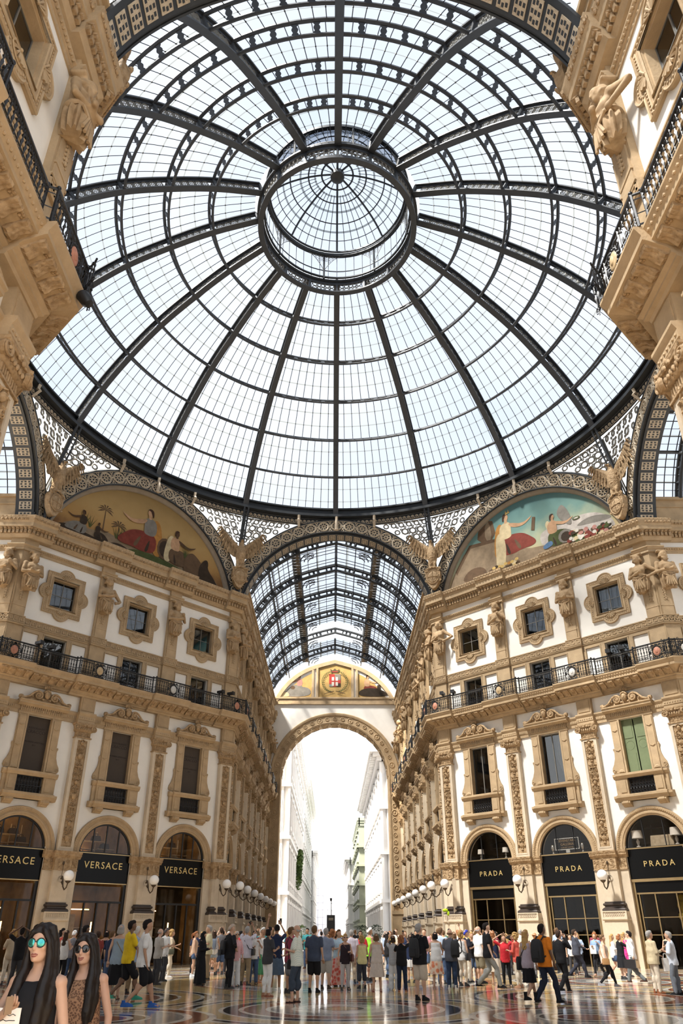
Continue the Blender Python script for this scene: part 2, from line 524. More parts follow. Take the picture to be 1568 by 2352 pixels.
def shaft_mesh():
    mb = MB()
    mb.bx(-.45, .45, 0, .26, 5.55, 11.62)
    def rect(a, b, c, d): return [(a, c), (a, d), (b, d), (b, c)]
    mb.poly([rect(-.45, .45, 5.55, 11.62), rect(-.31, .31, 5.75, 11.5)], -.31, -.26)
    mb.poly([rect(-.345, .345, 5.7, 11.54), rect(-.29, .29, 5.77, 11.48)], -.325, -.26)
    return mb.mesh('pilaster', PALE, 20)
def relief_mesh():
    """candelabrum of scrolls, vases, masks and leaves climbing the pilaster panel"""
    mb = MB(); rnd = random.Random(3); D = -.275
    mb.add([(-.29, D + .005, 5.77), (.29, D + .005, 5.77), (.29, D + .005, 11.48), (-.29, D + .005, 11.48)], [(0, 1, 2, 3)])
    z = 5.95
    def leaf(x, zz, a, l, w):
        c, s_ = cos(a), sin(a)
        pts = [(0, 0), (l * .3, w), (l * .7, w * .7), (l, 0), (l * .7, -w * .7), (l * .3, -w)]
        v = [(x + c * p - s_ * q, D, zz + s_ * p + c * q) for p, q in pts] + [(x + c * l * .45, D - .055, zz + s_ * l * .45)]
        mb.add(v, [(i, (i + 1) % 6, 6) for i in range(6)])
    def scroll(x, zz, r, d_, sgn):
        p = spiral(x, zz, r, 1.4, pi / 2 * d_, sgn)
        mb.tube([(a, D - .01, b) for a, b in p], [.030 - .0006 * i for i in range(len(p))], 5)
        mb.ball((x, D - .02, zz), .03, .03, .03, 5, 4)
    k = 0
    while z < 11.2:
        t = k % 5
        if t == 0:      # vase
            mb.lathe([(.02, 0), (.10, .02), (.06, .07), (.05, .1), (.14, .18), (.18, .30), (.15, .34), (.17, .38)], 10, (0, D, z), sy=.45)
            for s in (-1, 1): scroll(s * .20, z + .26, .07, s, s)
            z += .46
        elif t == 1:    # spray of leaves
            for a in (20, 55, 90, 125, 160): leaf(0, z, radians(a), .24 if a != 90 else .30, .05)
            for s in (-1, 1): scroll(s * .15, z + .22, .10, 1, s)
            z += .42
        elif t == 2:    # mask
            mb.ball((0, D - .01, z + .14), .10, .07, .13, 9, 7)
            mb.ball((0, D - .075, z + .12), .02, .02, .03, 5, 4)
            for s in (-1, 1):
                leaf(s * .08, z + .2, pi / 2 - s * .9, .2, .05); leaf(s * .08, z + .02, -pi / 2 + s * .9, .2, .05)
                mb.ball((s * .04, D - .065, z + .17), .015)
            mb.tube([(-.12, D - .02, z + .28), (0, D - .04, z + .33), (.12, D - .02, z + .28)], .03, 5)
            z += .44
        elif t == 3:    # paired scrolls
            for s in (-1, 1):
                scroll(s * .13, z + .13, .12, -1, s); scroll(s * .12, z + .36, .10, 1, -s)
                leaf(s * .04, z + .25, pi / 2 - s * .7, .2, .045)
            mb.tube([(0, D, z), (0, D - .02, z + .5)], .022, 5)
            z += .52
        else:           # tray and rosette
            mb.bx(-.2, .2, .275, .33, z, z + .045)
            for j in range(7):
                a = j * 2 * pi / 7
                mb.ball((.075 * cos(a), D - .01, z + .16 + .075 * sin(a)), .042, .03, .042, 5, 4)
            mb.ball((0, D - .03, z + .16), .035)
            for s in (-1, 1): leaf(s * .1, z + .16, 0 if s > 0 else pi, .15, .05)
            z += .34
        k += 1
    mb.v = [(x, D + (y - D) * 1.7 if y < D else y, z_) for x, y, z_ in mb.v]
    return mb.mesh('relief_panel', CARVED, 50)
def capital_mesh():
    mb = MB()
    mb.loft([[(-w, -d0, z), (w, -d0, z), (w, -d, z), (-w, -d, z)] for w, d, d0, z in
             [(.50, .37, 0, 11.60), (.50, .37, 0, 11.66), (.42, .31, 0, 11.69), (.42, .31, 0, 11.95), (.48, .38, 0, 11.98), (.52, .42, 0, 12.06), (.50, .40, 0, 12.2), (.56, .46, 0, 12.32), (.62, .5, 0, 12.36), (.62, .5, 0, 12.44)]], caps=True)
    for i in range(9):
        x = -.36 + .09 * i
        mb.tube([(x, -.315, 11.72), (x, -.315, 11.93)], .027, 5)
    for s in (-1, 1):
        p = spiral(s * .53, 12.17, .19, 1.9, pi / 2, s, 30)
        mb.tube([(a, -.47, b) for a, b in p], [.045 - .0008 * i for i in range(len(p))], 6)
        mb.lathe([(.001, -.10), (.16, -.10), (.17, 0), (.14, .03), (.001, .03)], 14, M=Matrix.Translation((s * .53, -.43, 12.17)) @ Matrix.Rotation(pi / 2, 4, 'X'))
        mb.ball((s * .53, -.50, 12.17), .045)
        mb.tube([(s * .53, -.46, 12.36), (s * .25, -.48, 12.30), (0, -.46, 12.33)], .035, 5)
    for i in range(5):
        x = -.26 + .13 * i
        mb.ball((x, -.44, 12.12), .05, .05, .08, 6, 5)
    for q in (-.1, 0, .1): mb.ball((q, -.50, 12.40 - abs(q)), .06, .05, .07, 6, 5)
    return mb.mesh('capital', CARVED, 45)
def pier_mesh():
    mb = MB()
    mb.bx(-.96, .96, -.4, .08, 0, 4.64)
    mb.bx(-.46, .46, 0, .33, 3.0, 4.64)
    mb.bx(-.62, .62, 0, .46, 0, 2.2)
    mb.bx(-.68, .68, 0, .52, 0, .35)
    return mb.mesh('pier', PALE, 20)
def pier_base_mesh():
    mb = MB()
    pr = lambda w, d, z: [(-w, 0, z), (-w, -d, z), (w, -d, z), (w, 0, z)]
    mb.loft([pr(.50, .37, 3.06), pr(.50, .37, 3.0), pr(.56, .43, 2.98), pr(.58, .45, 2.93), pr(.56, .43, 2.88), pr(.51, .39, 2.85), pr(.51, .39, 2.80), pr(.60, .47, 2.74), pr(.64, .5, 2.68), pr(.62, .49, 2.6)], closed=False, caps=False)
    mb.add([(-.5, 0, 3.06), (-.5, -.37, 3.06), (.5, -.37, 3.06), (.5, 0, 3.06)], [(0, 1, 2, 3)])
    return mb.mesh('dark_base', DARKST, 50)
def ped_frieze_mesh():
    mb = MB()
    mb.bx(-.64, .64, 0, .49, 2.22, 2.6)
    def rect(a, b, c, d): return [(a, c), (a, d), (b, d), (b, c)]
    mb.poly([rect(-.68, .68, 2.27, 2.62), rect(-.61, .61, 2.32, 2.57)], -.53, -.49)
    mb.run([(0, 2.17), (.5, 2.17), (.55, 2.22), (.55, 2.27), (0, 2.27)], -.68, .68)
    for i in range(9):
        x = -.53 + 1.06 * (i + .5) / 9
        mb.bx(x - .05, x - .03, .49, .515, 2.36, 2.53); mb.bx(x - .05, x + .045, .49, .515, 2.51, 2.53)
        mb.bx(x + .025, x + .045, .49, .515, 2.40, 2.53); mb.bx(x - .015, x + .045, .49, .515, 2.40, 2.42)
    return mb.mesh('pedestal_frieze', PALE, 25)
def impost_mesh():
    mb = MB()
    mb.bx(-.95, .95, 0, .12, 4.62, 5.25); mb.bx(-.47, .47, 0, .36, 4.62, 5.25)
    for w, e in ((.96, .0), (.48, .24)):
        mb.run([(0, 4.60), (.14 + e, 4.60), (.14 + e, 4.66), (0, 4.68)], -w, w)
        mb.run([(0, 5.2), (.12 + e, 5.2), (.16 + e, 5.28), (.24 + e, 5.34), (.24 + e, 5.42), (.29 + e, 5.48), (.29 + e, 5.56), (0, 5.56)], -w - .1, w + .1, 0, 0)
    def fan(x, d, w):
        for a in (30, 60, 90, 120, 150):
            c, s_ = cos(radians(a)), sin(radians(a))
            mb.ball((x + c * w * .5, -d, 4.78 + s_ * .2), w * .16, .03, .09, 6, 4, )
        for s in (-1, 1):
            p = spiral(x + s * w * .6, 5.05, w * .32, 1.3, -pi / 2, s, 14)
            mb.tube([(a, -d, b) for a, b in p], .02, 4)
            p = spiral(x + s * w * .62, 4.80, w * .26, 1.2, pi / 2, -s, 12)
            mb.tube([(a, -d, b) for a, b in p], .02, 4)
        mb.ball((x, -d, 5.05), .06, .035, .07, 6, 5)
    fan(0, .37, .4); fan(-.71, .125, .2); fan(.71, .125, .2)
    return mb.mesh('impost', CARVED, 45)
def attic_pil_mesh():
    mb = MB()
    mb.bx(-.46, .46, 0, .22, 14.97, 17.26)
    mb.bx(-.43, .43, 0, .20, 17.8, 22.64)
    mb.bx(-.33, .33, .2, .25, 18.45, 19.7)
    mb.bx(-.36, .36, .2, .27, 18.36, 18.45)
    mb.bx(-.33, .33, .2, .25, 17.82, 18.36)
    for i in range(5): # garland below the statue
        zz = 19.45 - .16 * i
        mb.ball((0, -.27, zz), .09 - .008 * i, .05, .09, 7, 5)
        for s in (-1, 1): mb.ball((s * .09, -.26, zz - .07), .05, .035, .05, 5, 4)
    return mb.mesh('attic_pilaster', STONE, 30)

# -- windows -----------------------------------------------------------------
def surround_mesh():
    mb = MB()
    def rect(a, b, c, d): return [(a, c), (a, d), (b, d), (b, c)]
    for s in (-1, 1):
        a, b = sorted((s * .70, s * 1.22))
        mb.bx(a, b, 0, .10, 9.45, 12.44)
        a, b = sorted((s * .80, s * 1.18))
        mb.bx(a, b, .10, .15, 9.5, 12.3)
        a, b = sorted((s * .68, s * .78)); mb.bx(a, b, -.25, .13, 9.42, 12.44)
        xc = s * .99
        for zz, r in ((12.05, .16), (10.95, .17)):
            mb.lathe([(.001, -.07), (r * .5, -.06), (r * .55, -.03), (r * .85, -.05), (r, -.02), (r, 0)], 12, M=Matrix.Translation((xc, -.15, zz)) @ Matrix.Rotation(-pi / 2, 4, 'X') @ Matrix.Scale(-1, 4, (0, 0, 1)))
            mb.tube([(xc - .14, -.16, zz - .2), (xc, -.17, zz - .26), (xc + .14, -.16, zz - .2)], .03, 5)
        mb.arc([(.0, .19), (.10, .19), (.16, .15)], xc, 9.52, 0, pi, 10)
        # side console
        pr = [(1.22, 10.85), (1.30, 10.78), (1.27, 10.6), (1.30, 10.3), (1.40, 10.0), (1.52, 9.8), (1.55, 9.62), (1.48, 9.5), (1.22, 9.5)]
        mb.poly([[(s * x, z) for x, z in pr]], -.09, 0)
        p = spiral(s * 1.42, 9.65, .11, 1.3, 0, s, 14)
        mb.tube([(x, -.10, z) for x, z in p], .022, 4)
        mb.ball((s * 1.28, -.08, 10.8), .05, .04, .08, 6, 4)
    # lintel, frieze, hood
    mb.bx(-1.28, 1.28, 0, .13, 12.42, 12.56)
    mb.bx(-1.22, 1.22, 0, .17, 12.56, 12.86)
    for i in range(20):
        x = -1.15 + 2.3 * (i + .5) / 20
        mb.tube([(x, -.18, 12.60), (x, -.18, 12.72)], .04, 5)
        mb.bx(x - .035, x + .035, .17, .24, 12.76, 12.85)
    mb.run([(0, 12.84), (.26, 12.84), (.34, 12.9), (.44, 12.94), (.44, 13.04), (.50, 13.08), (.50, 13.14), (0, 13.16)], -1.44, 1.44)
    # balcony
    for s in (-1, 1):
        a, b = sorted((s * .74, s * 1.26)); mb.bx(a, b, 0, .26, 8.28, 9.16)
        a, b = sorted((s * .84, s * 1.16)); mb.bx(a, b, .26, .29, 8.42, 9.08)
        a, b = sorted((s * 1.26, s * 1.46)); mb.bx(a, b, 0, .16, 8.28, 9.16)
        x = s * .98
        pr = [(.0, 7.68), (.12, 7.68), (.20, 7.76), (.30, 7.78), (.38, 7.86), (.36, 7.98), (0, 7.98)]
        mb.run(pr, x - .24, x + .24)
        mb.run([(d + .03, z) for d, z in pr], x - .15, x + .15)
    mb.run([(0, 9.16), (.30, 9.16), (.34, 9.24), (.40, 9.30), (.40, 9.42), (0, 9.45)], -1.30, 1.30)
    mb.run([(0, 9.16), (.19, 9.16), (.24, 9.24), (.28, 9.30), (.28, 9.42), (0, 9.45)], -1.52, 1.52)
    mb.run([(0, 7.96), (.36, 7.96), (.42, 8.02), (.42, 8.06), (.5, 8.14), (.5, 8.26), (.40, 8.30), (0, 8.30)], -1.38, 1.38)
    mb.run([(0, 7.96), (.24, 7.96), (.30, 8.06), (.36, 8.14), (.36, 8.26), (0, 8.30)], -1.6, 1.6)
    return mb.mesh('surround', STONE, 30)
def pediment_mesh():
    mb = MB(); D = -.40
    # back plate following the scrolls
    pts = [(-1.42, 13.15), (-1.38, 13.22), (-1.1, 13.24), (-.9, 13.36), (-.7, 13.58), (-.45, 13.72), (-.25, 13.72), (0, 13.95), (.25, 13.72), (.45, 13.72), (.7, 13.58), (.9, 13.36), (1.1, 13.24), (1.38, 13.22), (1.42, 13.15)]
    mb.poly([pts], D + .1, D + .3, back=True)
    for s in (-1, 1):
        p = [(s * x, z) for x, z in [(1.40, 13.2), (1.2, 13.24), (1.0, 13.32), (.85, 13.48), (.72, 13.62), (.55, 13.70)]] + [(s * x, z) for x, z in spiral(.47, 13.47, .23, 1.7, pi / 2, 1, 24)]
        mb.tube([(x, D, z) for x, z in p], .062, 6)
        mb.ball((s * .47, D, 13.47), .08, .07, .08, 8, 6)
        mb.lathe([(.001, -.12), (.10, -.10), (.13, 0), (.10, .10), (.001, .12)], 10, M=Matrix.Translation((s * 1.40, D + .1, 13.27)) @ Matrix.Rotation(pi / 2, 4, 'Y'))
        for i in range(4):
            mb.ball((s * (.80 + .12 * i), D + .04, 13.26 + .1 * (3 - i) * .4), .07, .05, .06, 6, 4)
        mb.ball((s * .2, D - .01, 13.28), .09, .06, .06, 6, 4)
    mb.ball((0, D - .03, 13.55), .16, .13, .21, 10, 8)      # mask
    mb.ball((0, D - .15, 13.53), .03, .03, .05, 5, 4)
    for s in (-1, 1): mb.ball((s * .06, D - .13, 13.60), .025)
    mb.tube([(-.17, D - .03, 13.68), (-.1, D - .07, 13.78), (0, D - .08, 13.81), (.1, D - .07, 13.78), (.17, D - .03, 13.68)], .05, 6)
    for a in (-60, -30, 0, 30, 60):
        mb.ball((.2 * sin(radians(a)), D, 13.88 + .16 * cos(radians(a))), .055, .05, .09, 6, 5)
    return mb.mesh('pediment', CARVED, 45)
def balustrade_mesh():
    mb = MB()
    for i in range(9):
        x = -.66 + 1.32 * i / 8
        mb.tube([(x, -.12, 8.3), (x, -.12, 9.17)], .022, 5)
        mb.ball((x, -.12, 8.58), .05, .04, .09, 6, 4)
        if i < 8:
            xm = x + .0825
            for zz, r in ((8.45, .06), (8.78, .065), (9.05, .06)):
                mb.tube([(xm + r * cos(t * pi / 4), -.12, zz + r * sin(t * pi / 4)) for t in range(8)], .014, 4, closed=True)
    mb.bx(-.72, .72, .09, .15, 8.3, 8.34); mb.bx(-.72, .72, .09, .15, 8.66, 8.69); mb.bx(-.72, .72, .09, .15, 9.12, 9.17)
    return mb.mesh('balustrade', BLACK, 40)
def quatrefoil(off, wx=1.2, wz=1.32, r=.50, b=.36, n=14):
    """square with a round lobe on every side, offset outward"""
    wx += off; wz += off; R = r + off * .8
    pts = []
    def side(ax, az, dx, dz, w_end, hw):
        pass
    def lobe(cx, cz, a0):
        return [(cx + R * cos(a0 + pi * i / n), cz + R * sin(a0 + pi * i / n)) for i in range(n + 1)]
    d = b - r
    def cut(pts_): return pts_
    res = []
    # clockwise from top-left corner
    ztop = wz; xr = wx
    h = sqrt(max(R * R - (d + off * .2) ** 2, .01)) if True else R
    def arcside(cx, cz, am, hw):
        return [(cx + R * cos(am + hw - 2 * hw * i / n), cz + R * sin(am + hw - 2 * hw * i / n)) for i in range(n + 1)]
    e = b - r - .0
    hw = math.acos(max(-1, min(1, (-e) / R)))
    zc = wz + e; xc = wx + e
    res += [(-wx, wz)] + arcside(0, zc, pi / 2, hw) + [(wx, wz)] + arcside(xc, 0, 0, hw) + [(wx, -wz)] + arcside(0, -zc, -pi / 2, hw) + [(-wx, -wz)] + arcside(-xc, 0, pi, hw)
    return res
def attic_frame_mesh():
    mb = MB(); zc = 19.86
    sh = lambda pts: [(x, z + zc) for x, z in pts]
    hole = [(-.80, zc - .90), (-.80, zc + .90), (.80, zc + .90), (.80, zc - .90)]
    mb.poly([sh(quatrefoil(.0)), hole], -.10, 0)
    q = quatrefoil(-.02)
    mb.tube([(x, -.10, z + zc) for x, z in q], .045, 5, closed=True)
    q = quatrefoil(-.20)
    mb.poly([sh(q), [(-.84, zc - .94), (-.84, zc + .94), (.84, zc + .94), (.84, zc - .94)]], -.125, -.10)
    mb.tube([(x, -.12, z + zc) for x, z in q], .025, 4, closed=True)
    hl = [(-.84, -.94), (-.84, .94), (.84, .94), (.84, -.94)]
    mb.tube([(x, -.13, z + zc) for x, z in hl], .05, 5, closed=True)
    # beads between the two rims
    q = quatrefoil(-.11); acc = 0
    for i in range(len(q)):
        a = Vector(q[i]); b = Vector(q[(i + 1) % len(q)]); L = (b - a).length; t = -acc
        while t + .13 <= L:
            t += .13; p = a.lerp(b, t / L)
            mb.ball((p.x, -.11, p.y + zc), .04, .025, .04, 5, 3)
        acc = L - t
    # shells in the lobes
    for cx, cz, am in ((0, .98, pi / 2), (0, -.98, -pi / 2), (.86, 0, 0), (-.86, 0, pi)):
        for j in range(7):
            a = am + radians(-66 + 22 * j)
            mb.tube([(cx, -.13, zc + cz), (cx + .34 * cos(a), -.155, zc + cz + .34 * sin(a))], [.02, .045], 5)
        mb.ball((cx, -.15, zc + cz), .05)
    # reveal
    for x in (-.80, .80): mb.bx(min(x, x * .94), max(x, x * .94), -.30, .05, zc - .9, zc + .9)
    for z in (-.9, .9): mb.bx(-.8, .8, -.30, .05, zc + min(z, z * .95), zc + max(z, z * .95))
    return mb.mesh('surround', STONE, 30)
def sash_mesh(hx, z0, z1, bars, tr, w=.05, name='sash'):
    mb = MB()
    def rect(a, b, c, d): return [(a, c), (a, d), (b, d), (b, c)]
    mb.poly([rect(-hx, hx, z0, z1), rect(-hx + w, hx - w, z0 + w, z1 - w)], .22, .28, back=True)
    for x in bars: mb.box(x - w * .45, x + w * .45, .22, .27, z0, z1)
    for z in tr: mb.box(-hx, hx, .23, .26, z - w * .35, z + w * .35)
    return mb
def pane_mesh(hx, z0, z1, y=.25, name='pane'):
    mb = MB(); mb.box(-hx, hx, y - .005, y + .005, z0, z1)
    return mb
def alcove_mesh(hx, z0, z1, y0=.45, y1=1.6):
    mb = MB()
    vs = [(x, y, z) for z in (z0, z1) for y in (y0, y1) for x in (-hx, hx)]
    mb.add(vs, [(2, 3, 7, 6), (0, 2, 6, 4), (1, 5, 7, 3), (0, 1, 3, 2), (4, 6, 7, 5)])
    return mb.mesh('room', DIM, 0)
# ------------------------------------------------------------------ walls
WINNO = [0]; DOORNO = [0]
STATUES = []          # filled here, built after the figure kit
LAMPS = []
def wmat(o, rz): return Matrix.Translation(Vector((o[0], o[1], 0))) @ Matrix.Rotation(rz, 4, 'Z')
def at(M, x, d, z): return M @ Vector((x, -d, z))

SHUTTER = mat('green_shutter', (0.15, 0.185, 0.09), 0.6, var=0.15)
BANNER = mat('brown_banner', (0.060, 0.045, 0.033), 0.8, var=0.1)
BANNERTXT = mat('banner_print', (0.030, 0.022, 0.017), 0.8)
SASHM = mat('grey_sash', (0.16, 0.15, 0.13), 0.5, var=0.1)
CURTAIN = mat('pale_curtain', (0.45, 0.42, 0.36), 0.8, var=0.15)
LAMPWARM = mat('warm_lamp', (1.0, 0.62, 0.25), 0.6, emit=9.0)
LAMPDIM = mat('dim_lamp', (1.0, 0.70, 0.38), 0.6, emit=2.0)

def win_root(M, x, kind='window'):
    c = WINNO if kind == 'window' else DOORNO
    c[0] += 1
    return empty('%s_%d' % (kind, c[0]), at(M, x, 0, 0), M.to_euler().z, kind='structure')

def main_window(M, x, style, label=None):
    w = win_root(M, x)
    sr = link('surround', cached('surround', surround_mesh), w)
    link('pediment', cached('pediment', pediment_mesh), sr)
    link('balustrade', cached('balustrade', balustrade_mesh), w)
    link('room', cached('room_main', lambda: alcove_mesh(.72, 8.3, 12.42)), w)
    link('apron', cached('apron', lambda: (lambda m: (m.box(-.72, .72, .0, .08, 8.3, 9.3), m.mesh('apron', WOODDARK, 0))[1])(MB())), w)
    if style == 'banner':
        link('banner', cached('banner', lambda: (lambda m: (m.box(-.72, .72, .16, .18, 9.3, 12.42), m.mesh('banner', BANNER))[1])(MB())), w)
        b = w.children[-1] if w.children else None
        b = [c for c in bpy.data.objects if c.parent == w and c.name.startswith('banner')][0]
        for t, z, s in (('RISTORANTE', 11.78, .16), ('CRACCO', 11.58, .25), ('PROSSIMA APERTURA', 11.02, .115), ('2017', 10.85, .115)):
            link('lettering', cached('ban' + t, lambda: text_mesh(t, s, BANNERTXT, .003)), b, (0, .155, z))
    elif style == 'shutter':
        def sh():
            mb = MB()
            for s in (-1, 1):
                a, b_ = sorted((s * .03, s * .70))
                mb.box(a, b_, .14, .18, 9.3, 12.42)
                for z0, z1 in ((9.45, 10.5), (11.35, 12.3)):
                    mb.box(a + .09, b_ - .09, .12, .14, z0, z1)
                mb.lathe([(.001, -.03), (.20, -.03), (.24, 0)], 16, M=Matrix.Translation((s * .36, .13, 10.95)) @ Matrix.Rotation(-pi / 2, 4, 'X') @ Matrix.Scale(-1, 4, (0, 0, 1)))
            return mb.mesh('shutter', SHUTTER, 30)
        link('shutter', cached('shutter', sh), w)
    else:
        link('sash', cached('sash_main', lambda: sash_mesh(.72, 8.3, 12.42, (0,), (), .06).mesh('sash', SASHM)), w)
        link('pane', cached('pane_main', lambda: pane_mesh(.70, 8.3, 12.4).mesh('pane', PANE, 0)), w)
        if style == 'curtain':
            def cu():
                mb = MB(); rings = []
                for z in (9.0, 10.0, 11.0, 12.4):
                    rings.append([(.05 + .62 * i / 14 * (1 if z > 10.5 else .55) + (.0 if z > 10.5 else .28), .5 + .04 * sin(i * 2.4), z) for i in range(15)])
                mb.loft(rings, closed=False); return mb.mesh('curtain', CURTAIN)
            link('curtain', cached('curtain', cu), w)
    return w

def attic_window(M, x, style):
    w = win_root(M, x)
    link('surround', cached('attic_frame', attic_frame_mesh), w)
    link('sash', cached('sash_attic', lambda: sash_mesh(.78, 19.0, 20.74, (0,), (19.86,), .045).mesh('sash', WHITE if False else SASHM)), w)
    link('pane', cached('pane_attic', lambda: pane_mesh(.75, 19.0, 20.74).mesh('pane', PANE, 0)), w)
    if style == 'curtain':
        def cu():
            mb = MB(); mb.loft([[(-.7 + 1.4 * i / 20, .42 + .03 * sin(i * 2), z) for i in range(21)] for z in (19.0, 20.75)], closed=False)
            return mb.mesh('curtain', CURTAIN)
        link('curtain', cached('attic_curtain', cu), w)
    link('room', cached('room_attic', lambda: alcove_mesh(.80, 18.98, 20.78)), w)
def attic_door(M, x):
    w = win_root(M, x, 'door')
    link('sash', cached('sash_door', lambda: sash_mesh(.70, 14.97, 17.08, (0,), (16.3,), .06).mesh('sash', SASHM)), w)
    link('pane', cached('pane_door', lambda: pane_mesh(.68, 14.97, 17.05).mesh('pane', PANE, 0)), w)
    link('room', cached('room_door', lambda: alcove_mesh(.72, 14.9, 17.1)), w)

def lunette_frame(bars, w, fr, name):
    def fn():
        mb = MB()
        mb.arc([(1.60, -.10), (1.60 - fr, -.10), (1.60 - fr, -.2), (1.60, -.2)], 0, 5.6, 0, pi, 28)
        mb.box(-1.60, 1.60, .10, .2, 5.60, 5.60 + fr * .8)
        for x in bars:
            h = sqrt(1.55 ** 2 - x * x)
            mb.box(x - w, x + w, .12, .18, 5.6, 5.6 + h)
        return mb.mesh('frame', BLACK, 30)
    return fn
def lunette_pane():
    mb = MB(); mb.poly([[(-1.58, 5.6)] + arch_pts(0, 1.58, 5.6) + [(1.58, 5.6)]], .15, .155, back=True); return mb.mesh('pane', SHOPGLASS, 0)
def shop_room(matr, z0, z1, y0, y1, hx=1.9, name='room'):
    mb = MB()
    vs = [(x, y, z) for z in (z0, z1) for y in (y0, y1) for x in (-hx, hx)]
    mb.add(vs, [(2, 3, 7, 6), (0, 2, 6, 4), (1, 5, 7, 3), (0, 1, 3, 2), (4, 6, 7, 5)])
    return mb.mesh(name, matr, 0)
def shop_front_mesh(style):
    mb = MB(); w = .05
    if style == 'versace':
        mb.box(-1.62, -1.50, .10, .3, 0, 4.1); mb.box(1.44, 1.62, .10, .3, 0, 4.1)
        mb.box(-1.5, 1.5, .15, .25, 3.1, 3.2)
        for x in (-.75, 0, .75): mb.box(x - .04, x + .04, .15, .25, 0, 3.15)
        return mb.mesh('frame', BLACK)
    mb.box(-1.62, -1.46, .08, .3, 0, 3.95); mb.box(1.46, 1.62, .08, .3, 0, 3.95)
    mb.box(-1.46, 1.46, .12, .3, 3.38, 3.46)
    mb.box(-1.40, -1.34, .18, .3, 0, 3.4); mb.box(1.34, 1.40, .18, .3, 0, 3.4)
    for x in (-.55, .55): mb.box(x - .03, x + .03, .2, .28, 0, 3.4)
    for z in (1.5, 2.3): mb.box(-1.4, 1.4, .21, .27, z - .02, z + .02)
    return mb.mesh('frame', BRASS)
def shop(M, x, style, wlabel):
    """arched mezzanine light, black fascia, and the glazed shop front under it"""
    warm = style == 'versace'
    w = win_root(M, x)
    bars = (-.78, 0, .78) if warm else (-.55, .55)
    link('frame', cached('lf_' + style, lunette_frame(bars, .035 if warm else .02, .10 if warm else .06, 'frame')), w)
    link('pane', cached('lun_pane', lunette_pane), w)
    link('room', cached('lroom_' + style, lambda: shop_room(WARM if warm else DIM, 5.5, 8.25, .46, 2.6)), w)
    if warm or style == 'prada':
        def strip():
            mb = MB(); mb.box(-1.2, 1.2, 1.3, 1.5, 7.9, 7.95); mb.box(-1.3, .2, 2.4, 2.45, 5.98, 6.02)
            return mb.mesh('light_strip', LAMPWARM if warm else LAMPDIM, 0)
        link('light_strip', cached('strip_' + style, strip), w)
        def shelf():
            mb = MB()
            for z, a, b in ((6.0, -1.5, .3), (6.45, -.9, .9), (6.05, .5, 1.6), (6.8, -1.2, -.2)): mb.box(a, b, 1.9, 2.4, z - .03, z)
            for q in (-1.0, -.2, .55, 1.15): mb.box(q - .02, q + .02, 2.35, 2.4, 5.5, 7.0)
            return mb.mesh('shelf', CREAM if warm else WOODDARK, 0)
        link('shelf', cached('shelf_' + style, shelf), w)
    g = win_root(M, x)
    link('frame', cached('sf_' + style, lambda: shop_front_mesh(style)), g)
    link('pane', cached('sf_pane', lambda: (lambda m: (m.box(-1.5, 1.5, .235, .245, 0, 3.95), m.mesh('pane', SHOPGLASS, 0))[1])(MB())), g)
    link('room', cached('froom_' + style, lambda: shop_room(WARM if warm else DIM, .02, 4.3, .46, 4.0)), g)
    if warm or style == 'prada':
        def lights():
            mb = MB()
            for i in range(4): mb.box(-1.3 + .75 * i, -1.05 + .75 * i, 1.0, 1.25, 4.20, 4.24)
            if warm: mb.box(-.4, 1.4, 3.6, 3.66, 2.85, 2.9); mb.box(1.0, 1.05, 2.4, 2.45, .9, 2.2)
            return mb.mesh('light_strip', LAMPWARM if warm else LAMPDIM, 0)
        link('light_strip', cached('flight_' + style, lights), g)
        def fit():
            mb = MB()
            for q in (-1.2, -.1, .9):
                mb.box(q, q + .5, 3.2, 3.9, .02, 2.6 if q < 0 else 1.1)
            for z in (.9, 1.4, 1.9): mb.box(-1.6, 1.6, 3.5, 3.95, z, z + .04)
            return mb.mesh('display_unit', CREAM if warm else WOODDARK, 0)
        link('display_unit', cached('fit_' + style, fit), g)
    return w, g

def sign_mesh(style):
    mb = MB()
    if style == 'prada':
        mb.box(-1.62, 1.62, .06, .3, 4.08, 5.6)
        mb.box(-1.46, 1.46, .10, .3, 3.46, 3.96)
    else:
        mb.box(-1.62, 1.62, .06, .3, 4.1, 5.6)
    return mb.mesh('shop_sign', SIGNBLACK, 0)
def sign_trim(style):
    mb = MB()
    if style == 'prada':
        mb.box(-1.62, 1.62, .03, .3, 3.96, 4.10); mb.box(-1.62, 1.62, .03, .1, 5.56, 5.62)
    else:
        mb.box(-1.62, 1.62, .05, .09, 4.06, 4.11); mb.box(-1.62, 1.62, .05, .09, 5.58, 5.62)
    return mb.mesh('brass_strip', BRASS, 0)
def shop_sign(M, x, style, txt, label):
    s = link('shop_sign', cached('sign_' + style, lambda: sign_mesh(style)), None, at(M, x, 0, 0), M.to_euler().z)
    tag(s, label, 'shop sign')
    link('brass_strip', cached('signtrim_' + style, lambda: sign_trim(style)), s)
    if txt == 'VERSACE':
        link('lettering', cached('tV', lambda: text_mesh('VERSACE', .50, GOLD, .012, 1.22)), s, (0, .045, 4.98))
    elif txt == 'PRADA':
        def pm():
            me = text_mesh('PRADA', .40, GOLD, .012, 1.45)
            return me
        link('lettering', cached('tP', pm), s, (.02, .045, 4.80))
    return s

